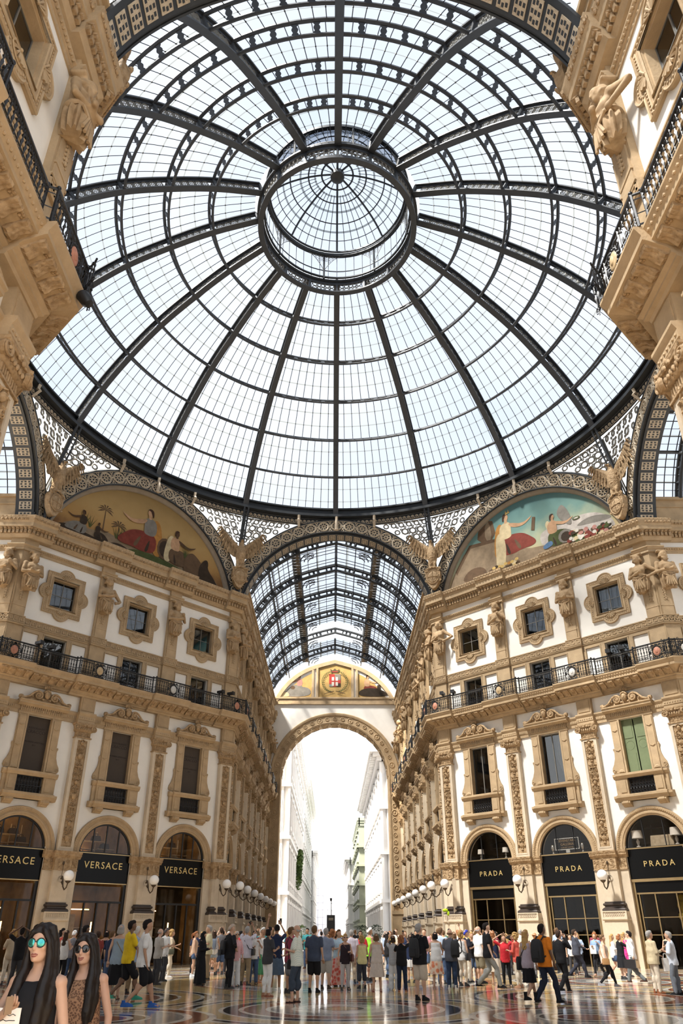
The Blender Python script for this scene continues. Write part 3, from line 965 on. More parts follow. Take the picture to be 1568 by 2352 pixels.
def wall(name, n, o, rz, s0, s1, styles, shops, desc, statues=True, lamps=True, rail=True, lamp_ks=None):
    M = wmat(o, rz)
    L = n * BAY
    W = link(name, cached(('wall', n, s0, s1), lambda: wall_mesh(n, s0, s1)), None, (o[0], o[1], 0), rz)
    tag(W, kind='structure')
    arm = 0 if 'octagon' in desc else 1
    for nm, fn in (('cornice', cornice_mesh), ('dentil_course', dentil_mesh)):
        link(nm, cached((nm, n, s0, s1, arm), lambda: fn(n, s0, s1, arm)), W)
    for nm, fn in (('string_course', string_mesh), ('key_pattern_band', key_mesh),
                   ('balcony_slab', slab_mesh), ('modillion_course', modillion_mesh), ('entablature', entab_mesh)):
        link(nm, cached((nm, n, s0, s1), lambda: fn(n, s0, s1)), W)
    for k in range(n + 1):
        x = k * BAY
        p = link('pilaster', cached('shaft', shaft_mesh), W, (x, 0, 0))
        link('capital', cached('capital', capital_mesh), p)
        link('relief_panel', cached('relief', relief_mesh), p)
        link('impost', cached('impost', impost_mesh), p)
        q = link('pier', cached('pier', pier_mesh), W, (x, 0, 0))
        link('dark_base', cached('pbase', pier_base_mesh), q)
        link('pedestal_frieze', cached('pfr', ped_frieze_mesh), q)
        link('attic_pilaster', cached('apil', attic_pil_mesh), W, (x, 0, 0))
        if statues: STATUES.append((M, x, k, n, desc))
        if lamps and (lamp_ks is None or k in lamp_ks): LAMPS.append((M, x, k, n, desc))
    for k in range(n):
        x = (k + .5) * BAY
        link('arch_moulding', cached('amould', arch_mould_mesh), W, (x, 0, 0))
        link('podium_panel', cached('podium', podium_mesh), W, (x, 0, 0))
        st = styles[k % len(styles)]
        main_window(M, x, st[0])
        attic_window(M, x, st[1])
        attic_door(M, x)
        sh = shops[k % len(shops)]
        shop(M, x, sh[0], None)
        shop_sign(M, x, sh[0], sh[1], sh[2] if len(sh) > 2 else 'blank black fascia sign above the %s shop front of the %s' % (ORD[k], desc))
    if rail: railing(M, n, s0, s1, desc)
    return M

def railing(M, n, s0, s1, desc):
    L = n * BAY; T = .41421; z0, z1 = 14.97, 15.97; dr, dp = .86, 1.06; h = 1.3
    R = empty('balcony_railing', at(M, 0, 0, 0), M.to_euler().z)
    tag(R, 'black wrought iron balcony railing with oval medallions on the %s' % desc, 'railing')
    def path():
        pts = []
        for k in range(n + 1):
            a = k * BAY
            if k == 0: pts.append((-(EXT + dp * T) * s0, dp))
            else: pts += [(a - h - .1, dr), (a - h, dp)]
            if k == n: pts.append((L + (EXT + dp * T) * s1, dp))
            else: pts += [(a + h, dp), (a + h + .1, dr)]
        return pts
    def hand():
        mb = MB(); P = path()
        mb.tube([(x, -d, z1) for x, d in P], .045, 6)
        mb.tube([(x, -d, z1 - .16) for x, d in P], .02, 4)
        mb.tube([(x, -d, z0 + .06) for x, d in P], .03, 4)
        mb.tube([(x, -d, z0 + .40) for x, d in P], .018, 4)
        for x, d in P:
            mb.tube([(x, -d, z0), (x, -d, z1)], .035, 5); mb.ball((x, -d, z1 + .06), .05)
        return mb.mesh('handrail', BLACK, 45)
    link('handrail', cached(('hand', n, s0, s1), hand), R)
    def bal(mb, x, d):
        mb.tube([(x, -d, z0 + .05), (x, -d, z0 + .5), (x, -d, z0 + .58), (x, -d, z0 + .66), (x, -d, z1)], [.016, .02, .042, .018, .016], 4)
        mb.ball((x, -d, z1 - .24), .035, None, .05, 5, 4)
        for q in (-1, 1):
            p = spiral(x + q * .045, z0 + .24, .10, 1.2, -pi / 2, q, 9)
            mb.tube([(a, -d, b) for a, b in p], .013, 4)
        mb.tube([(x + .075 * cos(t * pi / 3), -d, z1 - .08 + .06 * sin(t * pi / 3)) for t in range(6)], .012, 4, closed=True)
    def panel():
        mb = MB()
        for i in range(16): bal(mb, -1.22 + 2.44 * (i + .5) / 16, dr)
        return mb.mesh('baluster_panel', BLACK, 50)
    def side(s):
        mb = MB()
        for i in range(5): bal(mb, s * (.48 + .8 * (i + .5) / 5), dp)
        return mb.mesh('baluster_panel', BLACK, 50)
    def medal():
        mb = MB()
        for s in (-1, 1):
            mb.tube([(s * .44, -dp, z0), (s * .44, -dp, z1)], .03, 4)
            for zz, dd in ((z0 + .22, 1), (z1 - .3, -1)):
                for q in (.16, .30):
                    p = spiral(s * q, zz, .12, 1.5, 0, s * dd, 12)
                    mb.tube([(a, -dp, b) for a, b in p], .02, 4)
            mb.ball((s * .37, -dp, z0 + .5), .06, .03, .12, 6, 4)
        for i in range(18):
            a = i * pi / 9
            mb.ball((.25 * cos(a), -dp, z0 + .5 + .30 * sin(a)), .05, .04, .05, 5, 4)
        for s in (-1, 1):
            for zz in (z0 + .1, z1 - .12): mb.ball((s * .2, -dp, zz), .09, .03, .06, 6, 4); mb.ball((0, -dp, zz), .09, .03, .06, 6, 4)
        return mb.mesh('medallion_panel', BLACK, 50)
    def disc():
        mb = MB()
        mb.ball((0, -dp - .01, z0 + .5), .20, .045, .25, 14, 8); mb.ball((0, -dp - .05, z0 + .5), .09, .03, .13, 8, 6)
        return mb
    for k in range(n + 1):
        xx = k * BAY
        m = link('medallion_panel', cached('medal', medal), R, (xx, 0, 0))
        i = (k * 2 + n) % 3
        dm = MEDC[i]
        link('medallion', cached('disc%d' % i, lambda: disc().mesh('medallion', dm, 40)), m)
        for q in (-1, 1): link('baluster_panel', cached(('bside', q), lambda: side(q)), R, (xx, 0, 0))
        if k < n: link('baluster_panel', cached('bpanel', panel), R, (xx + BAY / 2, 0, 0))
MEDC = [mat('pink_medallion', (0.50, 0.22, 0.14), 0.6, var=0.3, vscale=8), mat('white_medallion', (0.62, 0.60, 0.56), 0.6, var=0.4, vscale=9), mat('buff_medallion', (0.55, 0.40, 0.22), 0.6, var=0.3, vscale=8)]

CX = 7.53 - EXT * .70711; CY = 18.435 + EXT * .70711        # octagon wall corners
def lend(): pass
P_ = lambda a, b: (a, b)
DST = [('banner', 'dark')]
VER = [('versace', 'VERSACE')]
ARM = [('arm', None)]
def A45(x, y, rz):   # first pilaster axis lies EXT inside the corner
    return (x + cos(rz) * EXT, y + sin(rz) * EXT)
NARM = 6
wall('wall_far_left', 3, A45(-CY, CX, pi / 4), pi / 4, 1, 1, [('banner', 'dark'), ('banner', 'dark'), ('banner', 'dark')],
     [('versace', 'VERSACE', 'black fascia sign with gold VERSACE letters nearest the left picture edge'),
      ('versace', 'VERSACE', 'black fascia sign with gold VERSACE letters on the middle of the three arches'),
      ('versace', 'VERSACE', 'black fascia sign with gold VERSACE letters beside the left arcade corner')], 'left octagon wall')
wall('wall_far_right', 3, A45(CX, CY, -pi / 4), -pi / 4, 1, 1, [('glass', 'dark'), ('curtain', 'dark'), ('shutter', 'curtain')],
     [('prada', 'PRADA', 'black fascia sign with small gold PRADA letters beside the right arcade corner'),
      ('prada', 'PRADA', 'black fascia sign with gold PRADA letters under the hotel nameplate window'),
      ('prada', 'PRADA', 'black fascia sign with gold PRADA letters under the big white table lamps')], 'right octagon wall')
GL = [('glass', 'dark'), ('glass', 'dark')]
wall('wall_arcade_left', NARM, A45(-CX, CY, pi / 2), pi / 2, 1, 0, GL, ARM, 'left arcade wall')
wall('wall_arcade_right', NARM, (CX, CY + EXT + NARM * BAY), -pi / 2, 0, 1, GL, ARM, 'right arcade wall')
wall('wall_near_left', 2, (-CX, -CY - EXT - 2 * BAY), pi / 2, 0, 1, GL, ARM, 'near left arcade wall', lamps=False)
wall('wall_near_right', 2, A45(CX, -CY, -pi / 2), -pi / 2, 1, 0, GL, ARM, 'near right arcade wall', lamps=False)
wall('wall_octagon_near_left', 3, A45(-CX, -CY, 3 * pi / 4), 3 * pi / 4, 1, 1, GL, ARM, 'near left octagon wall', statues=False, lamps=False)
wall('wall_octagon_near_right', 3, A45(CY, -CX, -3 * pi / 4), -3 * pi / 4, 1, 1, GL, ARM, 'near right octagon wall', statues=False, lamps=False)
wall('wall_side_left', 1, (-CY - EXT - BAY, CX), 0, 0, 1, GL, ARM, 'left side arcade wall', lamps=False)
wall('wall_side_right', 1, A45(CY, CX, 0), 0, 1, 0, GL, ARM, 'right side arcade wall', lamps=False)
def plainw(name, x0, x1, y0, y1, z1=23.9, m=None):
    mb = MB(); mb.box(x0, x1, y0, y1, 0, z1)
    return tag(link(name, mb.mesh(name, m or STUCCO, 0)), kind='structure')
plainw('wall_side_near_left', -CY - 2 * BAY, -CY, -CX - .4, -CX)
plainw('wall_side_near_right', CY, CY + 2 * BAY, -CX - .4, -CX)
# ------------------------------------------------------------------ iron and glass dome
DX = -0.07
LV = [(4.95, 41.75), (7.69, 40.64), (10.17, 39.27), (12.62, 37.65), (14.76, 35.67), (16.61, 33.51), (18.19, 31.08)]
def catmull(P, t):
    i = min(int(t), len(P) - 2); u = t - i
    p0 = Vector(P[i - 1]) if i > 0 else Vector(P[0]) * 2 - Vector(P[1])
    p1, p2 = Vector(P[i]), Vector(P[i + 1])
    p3 = Vector(P[i + 2]) if i + 2 < len(P) else p2 * 2 - p1
    return .5 * ((2 * p1) + (p2 - p0) * u + (2 * p0 - 5 * p1 + 4 * p2 - p3) * u * u + (3 * p1 - p0 - 3 * p2 + p3) * u ** 3)
def prof_pt(t, off=0.0):
    p = catmull(LV, t); q = catmull(LV, min(t + .02, 6)) - catmull(LV, max(t - .02, 0)); q.normalize()
    nrm = Vector((-q.y, q.x))
    if nrm.y < 0: nrm = -nrm
    return p + nrm * off
dome = empty('glass_dome', (DX, 0, 0), 0, label='great iron and glass dome over the octagon crossing', cat='dome')
def flange(mb, pts, w, th, mi=0):
    """flat bar along pts [(r,z)], width w across, thickness th"""
    vs = []; N = len(pts)
    for i, p in enumerate(pts):
        t = (Vector(pts[min(i + 1, N - 1)]) - Vector(pts[max(i - 1, 0)])).normalized()
        n = Vector((-t.y, t.x)) * th * .5
        for sy, sn in ((-1, -1), (1, -1), (1, 1), (-1, 1)):
            vs.append((p[0] + n.x * sn, sy * w / 2, p[1] + n.y * sn))
    fs = []
    for i in range(N - 1):
        for j in range(4): fs.append((i * 4 + j, i * 4 + (j + 1) % 4, i * 4 + 4 + (j + 1) % 4, i * 4 + 4 + j))
    mb.add(vs, fs, mi)
def rib_mesh():
    mb = MB(); ts = [6 * i / 48 for i in range(49)]
    flange(mb, [prof_pt(t, 0) for t in ts], .40, .07)
    flange(mb, [prof_pt(t, .10) for t in ts], .10, .14)
    flange(mb, [prof_pt(t, .60) for t in ts], .10, .14)
    flange(mb, [prof_pt(t, .70) for t in ts], .34, .08)
    for k in range(7):
        a, b = prof_pt(k, .0), prof_pt(k, .7)
        mb.tube([(a.x, 0, a.y), (b.x, 0, b.y)], .16, 8, flat=.7)
        for s in (-1, 1):
            c = prof_pt(k, .12); e = prof_pt(k, .02)
            mb.tube([(c.x, s * .1, c.y), (e.x, s * .32, e.y)], [.10, .04], 5)
    return mb.mesh('rib', IRON2, 30)
def rib_fret_mesh():
    mb = MB()
    for k in range(6):
        for j in range(5):
            t = k + .14 + (j + .5) * .76 / 5
            c = prof_pt(t, .35); u = (prof_pt(t + .01) - prof_pt(t - .01)).normalized(); n = Vector((-u.y, u.x))
            def P(a, r): q = c + u * r * cos(a) + n * r * sin(a); return (q.x, 0, q.y)
            mb.tube([P(i * pi / 5, .19) for i in range(10)], .04, 4, closed=True)
            for i in range(4):
                a = pi / 4 + i * pi / 2
                q = c + u * .095 * cos(a) + n * .095 * sin(a)
                mb.tube([(q.x + .055 * (u.x * cos(b) + n.x * sin(b)), 0, q.y + .055 * (u.y * cos(b) + n.y * sin(b))) for b in [m * pi / 3 for m in range(6)]], .020, 3, closed=True)
            for sgn in (-1, 1):
                q = c + u * .235
                mb.tube([(q.x, 0, q.y), (q.x + n.x * .24 * sgn, 0, q.y + n.y * .24 * sgn)], [.05, .02], 4)
    return mb.mesh('fretwork', FRET, 40)
rm, rf = rib_mesh(), rib_fret_mesh()
SEC = 2 * pi / 16
for i in range(16):
    r = link('rib', rm, dome, (0, 0, 0), i * SEC)
    link('fretwork', rf, r)
def arc_tube(mb, r, z, a0, a1, rad, n=8, m=4, flat=1.0):
    mb.tube([(r * cos(a0 + (a1 - a0) * i / n), r * sin(a0 + (a1 - a0) * i / n), z) for i in range(n + 1)], rad, m, flat=flat)
def purlin_mesh(k):
    mb = MB(); nb = [0, 3, 3, 4, 4, 5][k]
    i0, o0 = prof_pt(k, .06), prof_pt(k, .66)
    arc_tube(mb, i0.x, i0.y, 0, SEC, .085, 8, 6); arc_tube(mb, o0.x, o0.y, 0, SEC, .10, 8, 6)
    for j in range(nb):
        a = SEC * (j + 1) / (nb + 1); ca, sa = cos(a), sin(a)
        tg = Vector((-sa, ca, 0)); p0 = Vector((i0.x * ca, i0.x * sa, i0.y)); p1 = Vector((o0.x * ca, o0.x * sa, o0.y))
        th = (p1 - p0).cross(tg).normalized() * .025
        hw = [(0, .26), (.12, .17), (.22, .15), (.3, .09), (.42, .14), (.5, .16), (.58, .14), (.7, .09), (.78, .15), (.88, .17), (1, .26)]
        L = [p0.lerp(p1, f) - tg * w for f, w in hw]; R = [p0.lerp(p1, f) + tg * w for f, w in hw]
        vs = [p + th for p in L] + [p + th for p in R] + [p - th for p in L] + [p - th for p in R]
        n = len(hw); fs = []
        for q in range(n - 1):
            fs += [(q, q + 1, n + q + 1, n + q), (2 * n + q, 2 * n + q + 1, 3 * n + q + 1, 3 * n + q), (q, q + 1, 2 * n + q + 1, 2 * n + q), (n + q, n + q + 1, 3 * n + q + 1, 3 * n + q)]
        mb.add(vs, fs)
    return mb.mesh('purlin', IRON2, 40)
PAN = [5, 6, 8, 9, 11, 12]
def panel_meshes(k):
    g = MB(); b = MB(); n = PAN[k]
    tv = [0, .31, .335, .64, .665, 1]
    def S(u, v): p = prof_pt(k + v, .70); a = SEC * u; return (p.x * cos(a), p.x * sin(a), p.y)
    m = n * 1
    vs = [S(i / m, v) for v in tv for i in range(m + 1)]
    for j in range(5):
        fs = [(j * (m + 1) + i, j * (m + 1) + i + 1, (j + 1) * (m + 1) + i + 1, (j + 1) * (m + 1) + i) for i in range(m)]
        g.f += fs; g.mi += [1 if j in (1, 3) else 0] * len(fs)
    g.v = vs
    for i in range(1, n):
        b.tube([S(i / n, v) for v in (0, .25, .5, .75, 1)], .022, 4)
        for v in (.32, .655): b.ball(S(i / n, v), .045, None, None, 5, 3)
    return g.mesh('glass_panel', [ROOFGLASS, SEAM], 0), b.mesh('glazing_bars', IRON, 0)
for k in range(6):
    g, b = panel_meshes(k); pm_ = purlin_mesh(k) if k else None
    for i in range(16):
        p = link('glass_panel', g, dome, (0, 0, 0), i * SEC)
        link('glazing_bars', b, p)
        if pm_: link('purlin', pm_, dome, (0, 0, 0), i * SEC)
# oculus ring with pierced band
def oculus_mesh():
    mb = MB()
    for r, z, w, h in ((4.78, 40.70, .34, .10), (4.86, 40.82, .12, .2), (4.86, 41.62, .12, .2), (4.86, 41.80, .40, .12)):
        mb.lathe([(r - w / 2, z - h / 2), (r + w / 2, z - h / 2), (r + w / 2, z + h / 2), (r - w / 2, z + h / 2), (r - w / 2, z - h / 2)], 96)
    for i in range(16):
        a = i * SEC; mb.box(4.78, 4.94, -.07, .07, 40.75, 41.8, M=Matrix.Rotation(a, 4, 'Z'))
    return mb.mesh('oculus_ring', IRON2, 40)
oc = link('oculus_ring', oculus_mesh(), dome)
def oculus_fret():
    mb = MB()
    for i in (0,):
        for j in range(5):
            for row in range(2):
                a = i * SEC + SEC * (.12 + .76 * (j + .5) / 5); z = 41.04 + .36 * row; R = 4.86
                mb.tube([((R) * cos(a + .165 * cos(t * pi / 5) / R), R * sin(a + .165 * cos(t * pi / 5) / R), z + .165 * sin(t * pi / 5)) for t in range(10)], .034, 4, closed=True)
                if row == 0 and j < 4:
                    a2 = a + SEC * .76 / 10
                    mb.tube([(R * cos(a2 + .07 * cos(t * pi / 3) / R), R * sin(a2 + .07 * cos(t * pi / 3) / R), z + .18 + .07 * sin(t * pi / 3)) for t in range(6)], .025, 4, closed=True)
    return mb.mesh('fretwork', FRET, 40)
of_ = oculus_fret()
for i in range(16): link('fretwork', of_, oc, (0, 0, 0), i * SEC)
# lantern above the oculus
lan = link('lantern', (lambda m: (
    [m.lathe([(r - w, z - h), (r + w, z - h), (r + w, z + h), (r - w, z + h), (r - w, z - h)], 64) for r, z, w, h in ((4.6, 41.95, .06, .05), (4.62, 42.6, .025, .025), (4.55, 44.1, .12, .10), (4.4, 44.3, .05, .05))],
    [m.tube([(4.6 * cos(a), 4.6 * sin(a), 41.8), (4.6 * cos(a), 4.6 * sin(a), 44.2)], .07, 6) for a in [SEC / 2 + j * pi / 4 for j in range(8)]],
    [m.tube([(4.6 * cos(a), 4.6 * sin(a), 41.8), (4.6 * cos(a), 4.6 * sin(a), 44.2)], .02, 4) for a in [j * SEC / 3 for j in range(48)]],
    m.mesh('lantern', IRON, 40))[-1])(MB()), dome)
CUP = [(4.45, 44.3), (3.9, 44.95), (3.1, 45.55), (2.1, 46.0), (1.2, 46.25), (.45, 46.35)]
def cup(t): return catmull(CUP, t)
def cupola_bars():
    mb = MB()
    for i in range(48):
        a = i * 2 * pi / 48; w = .07 if i % 6 == 0 else .022
        pts = [cup(5 * j / 12) for j in range(13)]
        mb.tube([(p.x * cos(a), p.x * sin(a), p.y) for p in pts[:(13 if i % 3 == 0 else 10)]], w, 4)
    for t, w in ((.9, .03), (2.0, .045), (3.2, .05), (4.2, .06)):
        p = cup(t); mb.tube([(p.x * cos(j * pi / 24), p.x * sin(j * pi / 24), p.y) for j in range(48)], w, 4, closed=True)
    mb.lathe([(.001, 45.95), (.3, 45.95), (.46, 46.05), (.46, 46.4), (.001, 46.45)], 20)
    return mb.mesh('cupola_ribs', IRON, 40)
def cupola_glass():
    mb = MB()
    mb.lathe([(p.x, p.y + .04) for p in [cup(5 * j / 12) for j in range(13)]], 48)
    mb.lathe([(4.62, 41.9), (4.62, 44.2)], 48)
    for t in (1.4, 2.6, 3.6):
        p, q = cup(t), cup(t + .12); mb.lathe([(p.x, p.y + .02), (q.x, q.y + .02)], 48, mi=1)
    return mb.mesh('cupola_glass', [ROOFGLASS, SEAM], 0)
link('cupola_ribs', cupola_bars(), lan); link('cupola_glass', cupola_glass(), lan)
def lantern_lace():
    mb = MB(); R = 4.58
    for i in range(8):
        a0 = SEC / 2 + i * pi / 4
        for s in (-1, 1):
            for j in range(9):
                u = j / 8 * 1.3; zt = 44.05; zb = 44.05 - 1.5 * (1 - u / 1.3) ** 2
                a = a0 + s * u / R
                if j % 2 == 0: mb.tube([(R * cos(a), R * sin(a), zt), (R * cos(a), R * sin(a), zb)], .012, 3)
            mb.tube([(R * cos(a0 + s * 1.3 * j / 8 / R), R * sin(a0 + s * 1.3 * j / 8 / R), 44.05 - 1.5 * (1 - j / 8) ** 2) for j in range(9)], .022, 4)
            for j in range(4):
                for q in range(3 - j // 2):
                    u = .15 + .22 * j; z = 43.95 - .2 * q - .02 * j
                    if z > 44.05 - 1.5 * (1 - u / 1.3) ** 2:
                        a = a0 + s * u / R
                        mb.tube([(R * cos(a + .08 * cos(t) / R), R * sin(a + .08 * cos(t) / R), z + .08 * sin(t)) for t in [m * pi / 3 for m in range(6)]], .015, 3, closed=True)
    return mb.mesh('fretwork', FRET, 40)
link('fretwork', lantern_lace(), lan)
# springing ring
def ring_mesh():
    mb = MB()
    for r0, r1, z0, z1 in ((17.98, 18.42, 30.80, 31.02), (18.30, 18.40, 31.0, 31.5), (18.1, 18.6, 31.5, 31.62)):
        mb.lathe([(r0, z0), (r1, z0), (r1, z1), (r0, z1), (r0, z0)], 128)
    return mb.mesh('springing_ring', IRON, 40)
sr_ = link('springing_ring', ring_mesh(), dome)
def scroll_mesh():
    mb = MB(); R = 18.42; n = 22
    mb.lathe([(R + .05, 30.22), (R + .05, 30.78)], 16, a0=0, a1=SEC, mi=1)
    for z in (30.22, 30.76):
        mb.tube([(R * cos(SEC * i / 12), R * sin(SEC * i / 12), z) for i in range(13)], .045, 4, mi=1)
    st = SEC / n; w = R * st
    for i in range(n):
        a = (i + .5) * st; pts = spiral(0, 30.50, .125, 1.35, pi, -1, 12, .02)
        mb.tube([(R * cos(a + x / R), R * sin(a + x / R), z) for x, z in [(-w * .55, 30.34), (-w * .4, 30.42)] + pts], .032, 4)
        mb.tube([(R * cos(a + x / R), R * sin(a + x / R), 30.32) for x in (-w * .5, w * .5)], .03, 4)
    return mb.mesh('scroll_frieze', [CREAM, IRON], 40)
sm_ = scroll_mesh()
for i in range(16): link('scroll_frieze', sm_, sr_, (0, 0, 0), i * SEC)

# ------------------------------------------------------------------ the eight great arches under the dome
AZ = 22.2; AY = 18.60; DR = .2
A0 = math.asin((23.92 - AZ) / (7.65 + DR))
def archivolt_mesh():
    mb = MB(); M = Matrix.Translation((0, AY, 0))
    mb.arc([((7.12 + DR), .22), ((7.12 + DR), .34), ((8.18 + DR), .34), ((8.18 + DR), .22)], 0, AZ, A0, pi - A0, 48, M=M)
    for r, w in (((7.14 + DR), .06), ((8.16 + DR), .06)):
        mb.tube([(r * cos(A0 + (pi - 2 * A0) * i / 48), AY - .40, AZ + r * sin(A0 + (pi - 2 * A0) * i / 48)) for i in range(49)], w, 5)
    return mb.mesh('archivolt', IRON, 40)
def rosette_mesh():
    mb = MB(); N = 21; Y = AY - .38
    for i in range(N):
        a = A0 + (pi - 2 * A0) * (i + .5) / N; cx, cz = (7.65 + DR) * cos(a), AZ + (7.65 + DR) * sin(a)
        ring = lambda r, w, n: mb.tube([(cx + r * cos(t * 2 * pi / n), Y, cz + r * sin(t * 2 * pi / n)) for t in range(n)], w, 4, closed=True)
        ring(.37, .07, 16); ring(.10, .035, 8)
        for j in range(8):
            b = j * pi / 4; mb.tube([(cx + .12 * cos(b), Y, cz + .12 * sin(b)), (cx + .34 * cos(b), Y, cz + .34 * sin(b))], [.05, .02], 4)
        for rr in ((7.27 + DR), (8.03 + DR)):
            for q in (0, .5):
                b = a + (q - .5) * (pi - 2 * A0) / N * 1.0 if q else a + .5 * (pi - 2 * A0) / N
                x, z = rr * cos(b), AZ + rr * sin(b)
                mb.tube([(x + .10 * cos(t * pi / 3), Y, z + .10 * sin(t * pi / 3)) for t in range(6)], .035, 4, closed=True)
        b = a + .5 * (pi - 2 * A0) / N
        mb.ball(((7.65 + DR) * cos(b), Y, AZ + (7.65 + DR) * sin(b)), .08, .04, .08, 6, 4)
        for s in (-1, 1): mb.tube([((7.3 + DR) * cos(b), Y, AZ + (7.3 + DR) * sin(b)), ((7.65 + DR) * cos(b) + s * .1, Y, AZ + (7.65 + DR) * sin(b)), ((8.0 + DR) * cos(b), Y, AZ + (8.0 + DR) * sin(b))], .028, 4)
    for r in ((7.20 + DR), (8.10 + DR)):
        mb.tube([(r * cos(A0 + (pi - 2 * A0) * i / 48), Y, AZ + r * sin(A0 + (pi - 2 * A0) * i / 48)) for i in range(49)], .028, 4)
    return mb.mesh('rosette_band', CREAM, 40)
def soffit_mesh():
    mb = MB()
    mb.arc([((7.12 + DR), -.9), (7.0 + DR, -.9), (7.0 + DR, .22), ((7.12 + DR), .22)], 0, AZ, A0, pi - A0, 48, M=Matrix.Translation((0, AY, 0)))
    for s in (-1, 1): mb.box(s * 7.02 - .12, s * 7.02 + .12, AY - .28, AY + .9, 23.9, 24.35)
    return mb.mesh('soffit', IRON, 40)
def soffit_tiles():
    mb = MB(); N = 30
    for i in range(N):
        a = A0 + (pi - 2 * A0) * (i + .5) / N
        M = Matrix.Translation((0, AY, AZ)) @ Matrix.Rotation(-a + pi / 2, 4, 'Y') @ Matrix.Translation((0, .3, (6.99 + DR)))
        mb.box(-.24, .24, -.38, .38, -.02, .02, 0, M)
        for x, y in ((0, 0), (-.14, -.22), (.14, .22), (-.14, .22), (.14, -.22), (0, .26), (0, -.26), (.15, 0), (-.15, 0)):
            mb.box(x - .045, x + .045, y - .06, y + .06, -.03, -.015, 1, M)
    return mb.mesh('soffit_tiles', [CREAM, IRON], 0)
def spandrel_mesh(s):
    mb = MB(); R2 = 8.22 + DR
    def Y(x, z):
        zb = AZ + sqrt(max(R2 * R2 - x * x, 0)); t = max(0, min(1, (z - zb) / max(30.25 - zb, .1)))
        return (AY - .15) * (1 - t) + t * sqrt(18.42 ** 2 - (x * (1 - .08 * t)) ** 2)
    def inside(x, z, m=0.0):
        return x * x + (z - AZ) ** 2 > (R2 + m) ** 2 and z < 30.22 - m and abs(x) < 7.5 - m * .5 - max(0, (z - 26)) * .11
    for dx, rows in ((.58, 12),):
        for j in range(rows):
            for i in range(14):
                x = 1.0 + dx * (i + (.5 if j % 2 else 0)); z = 30.0 - dx * .866 * j
                if not inside(x, z, .17): continue
                big = inside(x, z, .5); r = .245 if big else .19
                mb.tube([(s * (x + r * cos(t * pi / 4)), Y(x, z), z + r * sin(t * pi / 4)) for t in range(8)], .075 if big else .065, 4, closed=True)
                for q in (30, 90, 150, 210, 270, 330):
                    x2, z2 = x + dx * .577 * cos(radians(q)), z + dx * .577 * sin(radians(q))
                    if inside(x2, z2, .04) and q in (30, 90):
                        mb.tube([(s * (x2 + .075 * cos(t * pi / 3)), Y(x2, z2), z2 + .075 * sin(t * pi / 3)) for t in range(6)], .05, 4, closed=True)
        # vertical and curved edges
        mb.tube([(s * (7.55 - max(0, z - 26) * .11), Y(7.5 - max(0, z - 26) * .11, z), z) for z in [26 + .42 * i for i in range(11)]], .06, 4)
        mb.tube([(s * x, Y(x, AZ + sqrt((8.3 + DR) ** 2 - x * x)), AZ + sqrt((8.3 + DR) ** 2 - x * x)) for x in [2.0 + .55 * i for i in range(11)]], .05, 4)
        mb.tube([(s * x, Y(x, 30.2), 30.2) for x in [1.8 + .52 * i for i in range(11)]], .05, 4)
    return mb.mesh('spandrel_lattice', FRET, 40)
def key_bracket():
    mb = MB()
    for x in (-2.95, 0, 2.95):
        zt, zb = 30.8, (AZ + sqrt((8.1 + DR) ** 2 - x * x)) - (.85 if x == 0 else .05)
        yy = sqrt(18.3 ** 2 - x * x)
        pts = [(x, yy - .25, zt), (x, yy - .2, zt - .3), (x, min(yy, AY) - .35, (zt + zb) / 2), (x, AY - .5, zb)]
        mb.tube(pts, [.13, .12, .12, .15 if x == 0 else .10], 4, flat=.9)
        if x == 0: mb.ball((0, AY - .55, zb), .16, .14, .12, 8, 5)
    return mb.mesh('bracket', PALE, 30)
am_, ro_, so_, st_, sp_, kb_ = archivolt_mesh(), rosette_mesh(), soffit_mesh(), soffit_tiles(), [spandrel_mesh(-1), spandrel_mesh(1)], key_bracket()
def arm_rib():
    mb = MB()
    for s in (-1, 1):
        mb.tube([(18.05, s * .16, 30.8), (18.4, s * .16, 29.6), (18.85, s * .14, 28.2), (19.2, s * .12, 26.4), (19.25, s * .12, 24.0)], .07, 4)
    for i in range(8): 
        z = 30.4 - .75 * i; r = 18.05 + (30.8 - z) * .24
        mb.tube([(min(r, 19.2), .17 * cos(t * pi / 4), z + .17 * sin(t * pi / 4)) for t in range(8)], .03, 4, closed=True)
    mb.tube([(18.3, 0, 30.8), (18.65, 0, 29.6), (19.1, 0, 28.2), (19.4, 0, 26.4), (19.4, 0, 24)], .12, 4)
    return mb.mesh('spandrel_rib', IRON2, 40)
vr_ = arm_rib()
ANAME = ['over the far arcade mouth', 'over the left painted lunette', 'over the left side arcade', 'behind the near left balcony', 'over the near arcade at the top edge', 'behind the near right balcony', 'over the right side arcade', 'over the right painted lunette']
for k in range(8):
    A = empty('iron_arch', (0, 0, 0), k * pi / 4, label='iron arch with cream rosettes ' + ANAME[k], cat='arch')
    v = link('archivolt', am_, A); link('rosette_band', ro_, v)
    if k % 2 == 0:
        s = link('soffit', so_, A); link('soffit_tiles', st_, s)
    link('spandrel_lattice', sp_[0], A); link('spandrel_lattice', sp_[1], A); link('bracket', kb_, A)
    link('spandrel_rib', vr_, A, None, radians(67.5))

